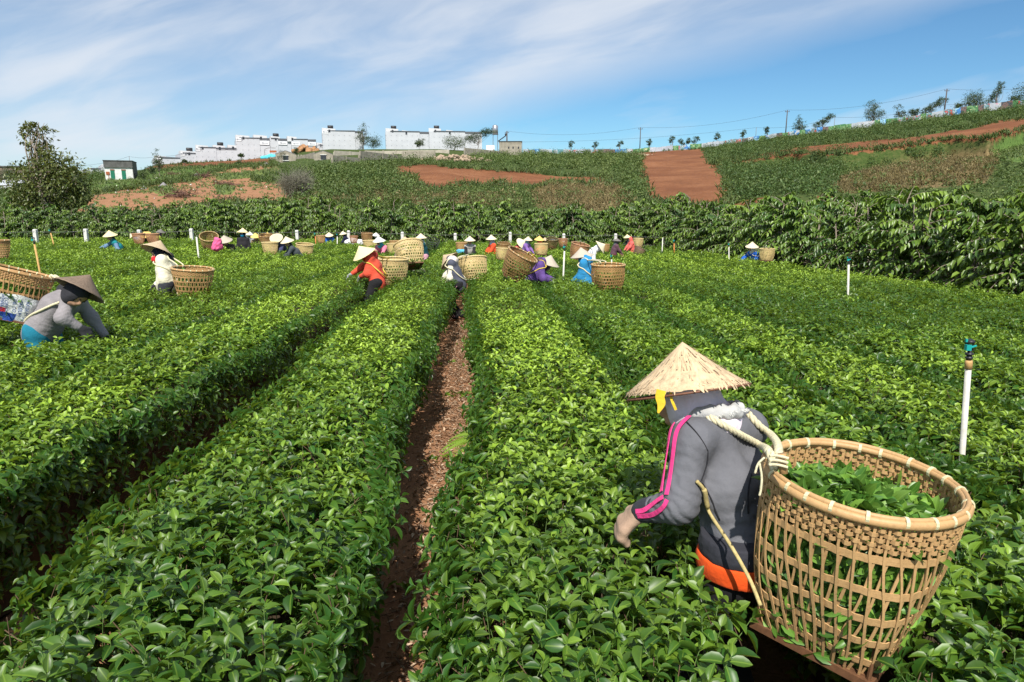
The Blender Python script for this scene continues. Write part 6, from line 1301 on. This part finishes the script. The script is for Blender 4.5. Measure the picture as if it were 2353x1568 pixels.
def build_ridge():
    z8 = lambda x, y: ((900+x*.255)/1.7408, (450+y*.255)/1.7408)
    X = lambda x: z8(x, 0)[0]; Y = lambda y: z8(0, y)[1]; X1 = lambda x: z1(x, 0)[0]; Y1 = lambda y: z1(0, y)[1]; X2 = lambda x: z2(x, 0)[0]; Y2 = lambda y: z2(0, y)[1]
    house('low white townhouse peeping out far left behind the concrete hut', X1(600), X1(682), Y1(462), Y1(485), 232, [(X1(610), X1(660), Y1(456), 0)], Y1(464))
    house('white townhouse with a black roof tank just above the concrete hut', X1(682), X1(880), Y1(438), Y1(480), 230, [(X1(690), X1(730), Y1(432), 0), (X1(785), X1(850), Y1(430), 1)], Y1(440))
    house('lowest detached townhouse at the left end of the long stepped row', X1(1045), X1(1226), Y1(385), Y1(440), 226, [(X1(1047), X1(1122), Y1(373), 0)], Y1(393), None, [(X1(1052), 12, Y1(386))])
    house('short townhouse with a tank, second step of the stepped row', X1(1218), X1(1332), Y1(357), Y1(428), 225, [(X1(1220), X1(1326), Y1(340), 1)], Y1(361), None, [(X1(1222), 9, Y1(364))])
    house('townhouse with two stair towers and a tank, third step of the stepped row', X1(1322), X1(1607), Y1(320), Y1(418), 224, [(X1(1324), X1(1408), Y1(302), 0), (X1(1440), X1(1522), Y1(303), 1), (X1(1540), X1(1604), Y1(301), 0)], Y1(324), X1(1460), [(X1(1328), 9, Y1(331))])
    house('left unit of the long tall townhouse row with the highest tower', X(195), X(720), Y(405), Y(740), 224, [(X(196), X(410), Y(352), 0), (X(474), X(684), Y(350), 0)], Y(408), X(568), [(X(202), 11.5, Y(427)), (X(570), 21, Y(481))])
    house('middle unit of the long tall townhouse row, carrying the roof tank', X(722), X(1050), Y(408), Y(690), 224, [(X(735), X(880), Y(370), 1)], Y(418), X(850), [(X(852), 20, Y(481))])
    house('right unit of the long tall townhouse row above the orange rock heap', X(1052), X(1437), Y(424), Y(650), 224, [(X(990), X(1138), Y(372), 0)], Y(428), X(1312), [(X(1054), 19, Y(492)), (X(1314), 18, Y(494))])
    house('low link building between the long row and the tallest block', X(1439), X(1560), Y(516), Y(600), 230, [(X(1446), X(1555), Y(472), 0)], Y(516), None, [(X(1444), 7, Y(530))])
    house('tallest free-standing townhouse block with a tower and tank', X(1538), X(2178), Y(291), Y(595), 224, [(X(1537), X(1748), Y(242), 1)], Y(296), X(2052), [(X(1540), 14, Y(308))])
    house('left of the two blocks at the right end of the townhouses', X2(579), X2(868), Y2(211), Y2(340), 224, [(X2(580), X2(665), Y2(190), 1), (X2(690), X2(742), Y2(204), 0)], Y2(216), X2(808))
    house('right of the two blocks at the right end of the townhouses', X2(867), X2(1224), Y2(211), Y2(342), 225, [(X2(868), X2(950), Y2(189), 1), (X2(985), X2(1030), Y2(202), 0)], Y2(216), X2(1112))
    # ---- concrete hut with green doors
    R = float(np.hypot(*ground_pt(275, 413)[:2])); A = atr(243, 413, R); B = atr(307, 411, R); g = min(float(GZ(A[0], A[1])), float(GZ(B[0], B[1])))-.3; u = B-A; u[2] = 0; Wd = np.linalg.norm(u); u /= Wd; e = empty('hut', (A[0], A[1], g), 'flat-roofed whitewashed hut with two green doors and a dark concrete parapet', 'hut'); e.rotation_euler = (0, 0, math.atan2(u[1], u[0])-.12)
    k = R/FPX*1.03; H1 = 24*k+.3; H2 = 36.5*k+.3; dep = 6.5
    M = MB(); M.box((Wd/2, dep/2, H1/2-.2), (Wd, dep, H1+.4)); M.build('wall', WHITEW, e); M = MB(); M.box((Wd/2, dep/2-.05, (H1+H2)/2), (Wd+.16, dep+.3, H2-H1)); M.box((Wd/2, dep/2-.05, H2+.03), (Wd+.3, dep+.5, .10)); M.build('parapet', CONCD, e)
    M = MB(); M.box((Wd+.05, dep/2, H1/2-.2), (.10, dep+.02, H1+.4)); M.build('side_wall', CONCD, e); M = MB(); M.box((Wd+.3, 1.6, H1*.62), (.45, 1.1, .08)); M.build('window_hood', CONCD, e)
    for xa in (.27, .67):
        M = MB(); M.box((Wd*xa, -.03, H1*.40), (Wd*.145, .08, H1*.80)); d = M.build('door', GREEN, e); M = MB(); M.box((Wd*xa, -.04, H1*.845), (Wd*.16, .10, H1*.07)); M.build('door_lintel', plain('brown_wood', (.20, .09, .04), .7, .3), e)
    M = MB(); M.box((Wd*.10, -.06, H1*.62), (.55, .12, .5)); M.tube([(Wd*.12, -.08, 0), (Wd*.12, -.08, H1*.5)], .04, 6); M.build('meter_box', plain('rust_red', (.35, .10, .04), .7, .3), e)
    # ---- grey ruin gables and compound walls
    def gable(label, xa, xb, yt, ysh, yb, R):
        R = float(np.hypot(*ground_pt((xa+xb)/2, yb)[:2])); A = atr(xa, yb, R); B = atr(xb, yb, R); b = min(A[2], B[2])-.9; e = empty('ruined_house', (A[0], A[1], b), label, 'ruined house'); u = B-A; u[2] = 0; W_ = np.linalg.norm(u); e.rotation_euler = (0, 0, math.atan2(u[1], u[0])); hs = atr(xa, ysh, R)[2]-b; ht = atr(xa, yt, R)[2]-b; wx, wz = W_*.50, hs*.72
        pr = [(0, 0), (W_, 0), (W_, hs), (W_*.5, ht), (0, hs)]; M = MB(); V = np.array([[x, y, z] for y in (0, .3) for x, z in pr]); M.add(V, [np.array([[0, 1, 2, 4], [5, 9, 7, 6]]), np.array([[2, 3, 4], [7, 9, 8]])]); i = np.arange(5); M.add(V, np.stack([i, 5+i, 5+(i+1) % 5, (i+1) % 5], -1)); M.box((.15, 3.2, hs/2), (.3, 5.6, hs*.96)); M.box((W_-.15, 3.2, hs/2), (.3, 5.6, hs*.96)); M.build('wall', CONCG, e)
        M = MB(); M.box((wx, -.03, wz), (1.0, .12, .9)); f = M.build('window', WIN, e); M = MB(); M.box((wx, -.07, wz-.52), (1.25, .2, .12)); M.box((wx, -.07, wz+.50), (1.2, .16, .10)); M.build('window_frame', WHITEW, f)
        M = MB(); 
        for sg in (0, 1): a, b_ = np.array([0 if sg == 0 else W_, .12, hs+.02]), np.array([W_*.5, .12, ht+.02]); M.tube([a, b_], .12, 4)
        M.build('coping', CONCD, e)
    gable('roofless grey gable wall with a dark window, left of the pair', X(800), X(1112), Y(603), Y(658), Y(778), 196); gable('roofless grey gable wall with a dark window, right of the pair', X(1395), X(1695), Y(605), Y(660), Y(745), 198)
    def cwall(label, pts, h_px, R, mat=CONCG):
        R = min(R, float(np.mean([np.hypot(*ground_pt(x, y+h_px)[:2]) for x, y in pts]))); P = [atr(x, y, min(R+6, float(np.hypot(*ground_pt(x, y+h_px)[:2])))) for x, y in pts]; e = empty('compound_wall', P[0], label, 'wall'); M = MB()
        for a, b in zip(P[:-1], P[1:]):
            u = b-a; L = np.linalg.norm(u[:2]); h = h_px*R/FPX; c = (a+b)/2-P[0]; an = math.atan2(u[1], u[0]); Rm = np.array([[math.cos(an), -math.sin(an), 0], [math.sin(an), math.cos(an), 0], [0, 0, 1]]); M.box(c+[0, 0, -h/2-.4], (L+.02, .24, h+.8), Rm)
            k = max(2, int(L/3.2))
            for q in range(k+1): p = a+(b-a)*q/k-P[0]; M.box(p+[0, -.06, -h/2-.38], (.32, .34, h+.84), Rm)
        M.build('wall', mat, e)
    cwall('low grey wall joining the two roofless gables', [(X(1108), Y(668)), (X(1400), Y(672))], 9, 197); cwall('stub of grey wall left of the roofless gables', [(X(722), Y(702)), (X(815), Y(700))], 10, 195)
    cwall('long weathered compound wall stepping up below the townhouses', [(X2(218), Y2(390)), (X2(400), Y2(375)), (X2(404), Y2(370)), (X2(690), Y2(352)), (X2(905), Y2(340))], 13, 200); cwall('rear strip of pale wall behind the long compound wall', [(X2(230), Y2(352)), (X2(440), Y2(344)), (X2(560), Y2(342)), (X2(1000), Y2(338))], 8, 212, plain('pale_wall', (.42, .38, .31), .95, .3, 1.)); cwall('grey compound wall left of the concrete shed', [(X2(1107), Y2(334)), (X2(1362), Y2(336))], 13, 203)
    R = float(np.hypot(*ground_pt(X2(1415), Y2(374))[:2])); A = atr(X2(1340), Y2(374), R); B = atr(X2(1490), Y2(374), R); k = R/FPX*1.01; e = empty('concrete_shed', (A[0], A[1], A[2]-.5), 'square concrete shed with a rooftop tank, at the end of the compound wall', 'shed'); Wd = B[0]-A[0]; H = 29.5*k+.5
    M = MB(); M.box((Wd/2, 3, H/2), (Wd, 6, H)); M.build('wall', CONCG, e); M = MB(); M.box((Wd/2, 3, H+.06), (Wd+.3, 6.3, .12)); M.build('roof_slab', CONCD, e)
    M = MB(); [M.box((Wd*q, -.02, H*.62), (.35, .08, .5)) for q in (.42, .62, .86)]; M.build('vent', WIN, e)
    M = MB(); c = np.array([-1.1, 2.2, H+2.0]); M.tube([c, c+[0, 0, .1], c+[0, 0, 2.2], c+[0, 0, 2.45]], [.5, .75, .75, .3], 14); M.build('water_tank', plain('steel_tank', (.5, .5, .52), .3, .1, 10, 0, .8), e, True)
    M = MB(); [M.tube([c+[.6*a, .6*b, -5], c+[.6*a, .6*b, 0]], .06, 5) for a in (-1, 1) for b in (-1, 1)]; M.box(c, (1.6, 1.6, .1)); M.build('tank_stand', GALV, e)
    M = MB(); M.box((.7, 2, H+.95), (2.6, 1.5, .14), np.array([[.82, 0, -.57], [0, 1, 0], [.57, 0, .82]])); M.tube([(1.7, 1.2, H+1.95), (1.7, 2.8, H+1.95)], .25, 10); M.build('solar_heater', TANKB, e)
    M = MB(); M.box((-2.4, 1.6, H*.45), (2.2, .3, 2.8)); M.build('white_panel', SIGNW, e)
    # ---- rock and rubble heaps, gravel heaps, blue tarpaulin
    def heap(name, label, px, py, R, w, h, mat, n, s, cat):
        c = ground_pt(px, py) if R is None else atr(px, py, R); r = np.random.default_rng(int(px)); pr = []
        for i in range(n):
            a = r.uniform(0, 6.28); q = r.random()**.6; p = c+np.array([math.cos(a)*q*w/2, math.sin(a)*q*w/4, (1-q)*h*r.uniform(.4, 1.)]); Rm = frame(nrm(r.normal(size=3))); pr.append(el(p, Rm, s*r.uniform(.5, 1.2, 3)))
        V, Qd = sdf_mesh(pr, s*.16, s*.05, folds=s*.04, fs=3./s); ob(name, mesh_from(name, V, [Qd], mat, smooth=False), label=label, category=cat)
    heap('rock_heap', 'heap of orange boulders behind the grey gable ruins', X(1280), Y(630), 214, 10, 2.4, plain('orange_rock', (.34, .18, .085), .9, .4, .8), 70, .62, 'rock heap')
    heap('rubble_heap', 'pile of pale rubble and planks under the tilted roof sheet', X2(1045), Y2(415), None, 15, 1.5, plain('pale_rubble', (.36, .27, .19), .95, .45, 1.), 110, .34, 'rubble'); heap('rubble_heap', 'small scatter of rubble at the top of the red dirt road', z3(85, 478)[0], z3(85, 478)[1], None, 7, .8, plain('pale_rubble', (.36, .27, .19)), 36, .35, 'rubble')
    def cone(label, px, py, w, h, seed):
        c = ground_pt(px, py); r = np.random.default_rng(seed); k = np.linalg.norm(c[:2])/FPX; nA, nR = 28, 8; A_, Q = np.meshgrid(np.linspace(0, 6.2832, nA, endpoint=False), np.linspace(0, 1, nR), indexing='ij'); rr = Q*w*k/2*(1+.15*np.sin(A_*2+seed)+.08*np.sin(A_*5)); z = h*k*(1-Q)**1.15-.25*Q+.05*np.sin(A_*7+Q*9); V = np.stack([rr*np.cos(A_), rr*np.sin(A_)*.8, z], -1).reshape(-1, 3)+c
        i = np.arange(nA)[:, None]; j = np.arange(nR-1)[None]; F = np.stack([i*nR+j, i*nR+j+1, ((i+1) % nA)*nR+j+1, ((i+1) % nA)*nR+j], -1).reshape(-1, 4); ob('gravel_heap', mesh_from('gravel_heap', V, [F], plain('grey_gravel', (.23, .22, .225), .95, .3, 6., .5)), label=label, category='gravel heap', group='gravel heaps on the slope')
    cone('large grey gravel heap on the red slope, right one of the conical pair', *z1(1100, 582), 27, 8, 1); cone('smaller grey gravel heap, left one of the conical pair', *z1(970, 600), 20, 6, 2); cone('lowest little gravel heap, farthest left on the red slope', *z1(860, 612), 9, 3, 3); cone('long flat gravel heap below the townhouse row', *z1(1790, 438), 36, 5, 4); cone('gravel heap near the end of the gable ruins', *z1(1875, 446), 17, 5, 5); cone('gravel spread higher up the cut path', *z1(1320, 515), 30, 6, 6)
    c = atr(*z1(1805, 381), 205); sdf_ob('tarpaulin', [rc(c+[-1.8, 0, -.3], c+[2.0, 0, -.1], .5, .7), rc(c+[.2, 0, .2], c+[.8, 0, .3], .4, .5)], .14, cloth('turquoise_sheet', (.10, .52, .62)), None, .3, folds=.08, fs=4, props=dict(label='crumpled turquoise tarpaulin at the foot of the townhouse wall', category='tarpaulin'))
    M = MB(); c = atr(X2(990), Y2(371), 204); Rm = frame(tilt(4, 12)); M.box(c, (22, 5, .15), Rm)
    for q in (-8, -3, 3, 9): M.tube([c+[q, -2, -2.4], c+[q, -2, 0]], .12, 6)
    M.build('roof_sheet', plain('grey_sheet_roof', (.25, .25, .26), .6, .3, 1.), None, label='low open shelter with a flat grey roof sheet, above the rubble', category='shelter')
    # dead brushwood heaps on the left slope
    for i, (x, y, s) in enumerate(((1210, 655, 1.3), (1505, 585, 1.2), (1370, 525, .9), (1160, 515, .8), (1525, 710, 1.1))):
        g = ground_pt(*z1(x, y)); n = 110; s = s*.6; P = g+rng.normal(0, .75, (n, 3))*np.array([1.3, .8, .25])*s+np.array([0, 0, .3]); V, F, t = prisms(P, rng.normal(size=(n, 3))*np.array([1, 1, .5]), rng.uniform(.5, 1.8, n)*s, .035); M = MB(); M.add(V, F)
        M.build('brushwood_heap', plain('dead_wood', (.13, .07, .05), .95, .4), None, label=['brown brushwood heap lying lowest beside the thin dead trunk', 'dark brushwood heap in the middle of the red slope', 'brushwood heap by the gravel on the cut path', 'brushwood heap on the grass left of the cut path', 'brushwood heap at the lower right of the red slope'][i], category='brushwood', group='brushwood heaps on the red slope')
    # ---- power line
    posts = [(1164.8, 301.5, 332, 222, .22), (1472, 293, 352, 222, .14), (1809.5, 253, 312, 222, .16), (2176.4, 204.6, 262, 222, .17), (2560, 168, 235, 222, .16)]; tops = []
    for i, (px, yt, yb, R, rd) in enumerate(posts):
        T = atr(px, yt, R); g = float(GZ(T[0], T[1])); e = empty('power_pole', (T[0], T[1], g-.3), ['thick dark pole rising behind the concrete shed', 'slim power pole at the top of the red dirt road', 'dark power pole in the middle of the right ridge', 'tallest power pole on the right ridge', 'power pole beyond the right edge'][i], 'power pole', 'power poles on the ridge'); M = MB(); h = T[2]-g+.3; M.tube([(0, 0, 0), (0, 0, h)], [rd*1.15, rd*.8], 8); M.build('pole', plain('tarred_pole', (.085, .07, .065), .8, .3), e, True)
        M = MB(); M.box((0, 0, h-.5), (1.3, .12, .12)); [M.tube([(q, 0, h-.44), (q, 0, h-.2)], .06, 6) for q in (-.55, .55)]; M.build('crossarm', plain('tarred_pole', (.085, .07, .065)), e); tops.append(T)
    low = [(1199.6, 326.5), (1738, 293.5), (1918.5, 270), (2176, 241), (2560, 205)]
    for i, (px, yt) in enumerate(low[:3]):
        T = atr(px, yt, 221); g = float(GZ(T[0], T[1])); M = MB(); M.tube([(T[0], T[1], g), T], .07, 6); M.build('utility_post', GALV, None, True, label=['thin post at the corner of the concrete shed', 'thin utility post among the saplings on the ridge', 'thin utility post between two spreading trees on the right ridge'][i], category='utility post')
    def wire(label, pts, sag):
        P = []
        for a, b in zip(pts[:-1], pts[1:]):
            t = np.linspace(0, 1, 24)[:, None]; P.append(a*(1-t)+b*t-np.array([0, 0, sag])*4*t*(1-t))
        M = MB(); M.tube(np.vstack(P), .024, 4); M.build('power_line', plain('dark_cable', (.05, .05, .055), .6, .2), None, True, label=label, category='cable')
    wire('upper overhead cable strung between the tall poles on the ridge', tops, 1.6); wire('lower overhead cable along the thin utility posts', [atr(x, y, 221) for x, y in low], 1.0)
    c0 = [atr(*z1(575, 440), 225), atr(*z1(868, 380), 225), atr(*z1(1045, 382), 225), atr(*z1(1300, 345), 221)]; wire('thin overhead cable passing above the concrete hut', c0, .4); g = c0[1]; M = MB(); M.tube([(g[0], g[1], float(GZ(g[0], g[1]))), g], .07, 5); M.build('utility_post', GALV, None, True, label='thin utility post behind the concrete hut', category='utility post')
    # ---- street lamp by the houses
    c = atr(*z8(628, 690), 214); t = atr(*z8(628, 575), 214); M = MB(); e = empty('street_lamp', (c[0], c[1], float(GZ(c[0], c[1]))), 'curved street lamp before the long townhouse row', 'street lamp'); h = t[2]-e.location[2]; M.tube(catmull(np.array([[0, 0, 0], [0, 0, h*.8], [.3, 0, h], [1.4, 0, h+.3], [3.2, 0, h+.25]]), 6), .07, 6); M.build('pole', GALV, e, True); M = MB(); M.box((2.4, 0, h-.7), (1.9, .2, .55)); M.build('sign_plate', plain('rust_red', (.35, .10, .04)), e)
    # ---- banner fence
    def fence_pts(): return [(1202, 356, 343), (1300, 354.5, 344), (1450, 353, 343), (1600, 342, 331), (1700, 331, 319), (1800, 317, 305), (1900, 303, 291), (2000, 291, 278), (2100, 279, 266), (2200, 262, 248), (2300, 250, 235), (2420, 236, 221)]
    fp = fence_pts(); R = 218; e = empty('banner_fence', on_ground(1202, R), 'long hoarding of printed banners running along the ridge, white, green and blue panels', 'hoarding'); L = -np.array(e.location); n = 92; xs = np.linspace(1202, 2420, n+1); r = np.random.default_rng(12)
    def bmat(name, cols, sc_):
        m, nt, b = newmat(name); co = objco(nt); oi = nt.nodes.new('ShaderNodeObjectInfo'); va = nt.nodes.new('ShaderNodeVectorMath'); va.operation = 'ADD'; nt.links.new(co, va.inputs[0]); cv = nt.nodes.new('ShaderNodeCombineXYZ'); nt.links.new(mth(nt, 'MULTIPLY', oi.outputs['Random'], 300.), cv.inputs[2]); nt.links.new(cv.outputs[0], va.inputs[1])
        nz = noise(nt, sc_, 3, va.outputs[0]); st = [(i/(len(cols)), c) for i, c in enumerate(cols)]; st = [(.28+.44*p, c) for p, c in st]; col = ramp(nt, nz, st); nt.links.new(col, b.inputs['Base Color']); b.inputs['Roughness'].default_value = .6
        for nd in nt.nodes:
            if nd.type == 'VALTORGB': nd.color_ramp.interpolation = 'CONSTANT'
        return m
    Wt, Gr, Bl, Tq, Rd, Pk, Dk, Lg = (.40, .43, .48, 1), (.05, .18, .06, 1), (.05, .20, .48, 1), (.10, .25, .29, 1), (.45, .05, .05, 1), (.55, .25, .35, 1), (.05, .055, .07, 1), (.17, .30, .13, 1)
    bm = [bmat('banner_white', [Wt, Wt, (.5, .52, .55, 1), Pk], .9), bmat('banner_green', [Gr, Lg, Gr, (.5, .55, .3, 1)], .7), bmat('banner_sky', [(.30, .55, .75, 1), Bl, Wt], .6), bmat('banner_mixed', [Gr, Wt, Tq, Rd, Wt], 1.1), bmat('banner_turquoise', [Tq, Tq, Wt], .5), bmat('banner_dark', [Dk, (.16, .10, .09, 1), Dk], .8), bmat('banner_lime', [Lg, (.3, .55, .2, 1), Wt], .5), bmat('banner_white_plain', [Wt, (.34, .37, .42, 1)], .4)]
    seq = [7, 3, 2, 7, 0, 4, 4, 7, 3, 0, 7, 7, 3, 5, 5, 5, 2, 2]
    for i in range(n):
        xa, xb = xs[i], xs[i+1]-.18; M = MB(); q = []
        for x in (xa, xb):
            yb = np.interp(x, [p[0] for p in fp], [p[1] for p in fp]); yt = np.interp(x, [p[0] for p in fp], [p[2] for p in fp]); q.append((atr(x, yb, R), atr(x, yt+(.8*math.sin(i*1.7)), R)))
        (a0, a1), (b0, b1) = q; d = np.array([0, .10, 0]); M.add(np.array([a0-[0, 0, .6], b0-[0, 0, .6], b1, a1, a0-[0, 0, .6]+d, b0-[0, 0, .6]+d, b1+d, a1+d])+L, np.array([[0, 1, 2, 3], [5, 4, 7, 6], [3, 2, 6, 7], [4, 0, 3, 7], [1, 5, 6, 2]])); k = seq[i] if i < len(seq) else int(r.choice([0, 7, 1, 3, 2, 1, 0, 5, 3, 1])); M.build('banner_panel', bm[k], e)
    # white litter on the left slope
    n = 46; P = scatter([SOIL[1], GRASS[0]], n, 45, 170, -.7, -.25); M = MB()
    for p in P: M.box(p+[0, 0, .1], rng.uniform(.08, .24, 3)*[1, 1, .5], frame(nrm(rng.normal(size=3))))
    M.build('litter', plain('pale_litter', (.6, .58, .5), .7, .3), None, label='scraps of pale litter scattered over the red slope', category='litter', kind='stuff')
    # house with tin roof at the far left edge
    A = atr(0, 430, 120); e = empty('shack', (A[0]-2, A[1], float(GZ(A[0], A[1]))-.2), 'dark low shack with a tin roof at the left edge, behind the big tree', 'shack'); M = MB(); M.box((2.2, 2, .8), (3, 3, 1.6)); M.build('wall', plain('dark_boards', (.07, .055, .045), .9, .4, 2.), e); M = MB(); M.box((2.2, 1.4, 1.75), (3.4, 3.4, .08), np.array([[1, 0, 0], [0, .94, -.34], [0, .34, .94]])); M.build('roof', plain('tin_roof', (.42, .44, .47), .5, .3, 3.), e)
    A = atr(66, 425, 170); e = empty('shack', (A[0]-4, A[1], float(GZ(A[0], A[1]))), 'dull brown flat house half hidden by the big tree', 'house'); M = MB(); M.box((4, 3, 1.9), (13, 6, 3.8)); M.build('wall', plain('brown_wall', (.22, .17, .13), .9, .3, 1.), e); M = MB(); M.box((4, 3, 3.9), (13.4, 6.4, .2)); M.build('roof', CONCD, e)
# ================================================================== build everything
import time as _t
_T = _t.time()
def _tick(n): print('TICK', n, round(_t.time()-_T, 1))
build_front(); _tick('front')
build_people(); _tick('people')
build_tea(); build_path_litter(); _tick('tea')
build_fence(); build_sprinklers(); _tick('fence')
build_coffee(); _tick('coffee')
build_trees(); _tick('trees')
build_hill_plants(); _tick('hill')
build_ridge(); _tick('ridge')
for o in C.objects:
    if 'label' in o and not 4 <= len(o['label'].split()) <= 16: print('LONG', len(o['label'].split()), o['label'])
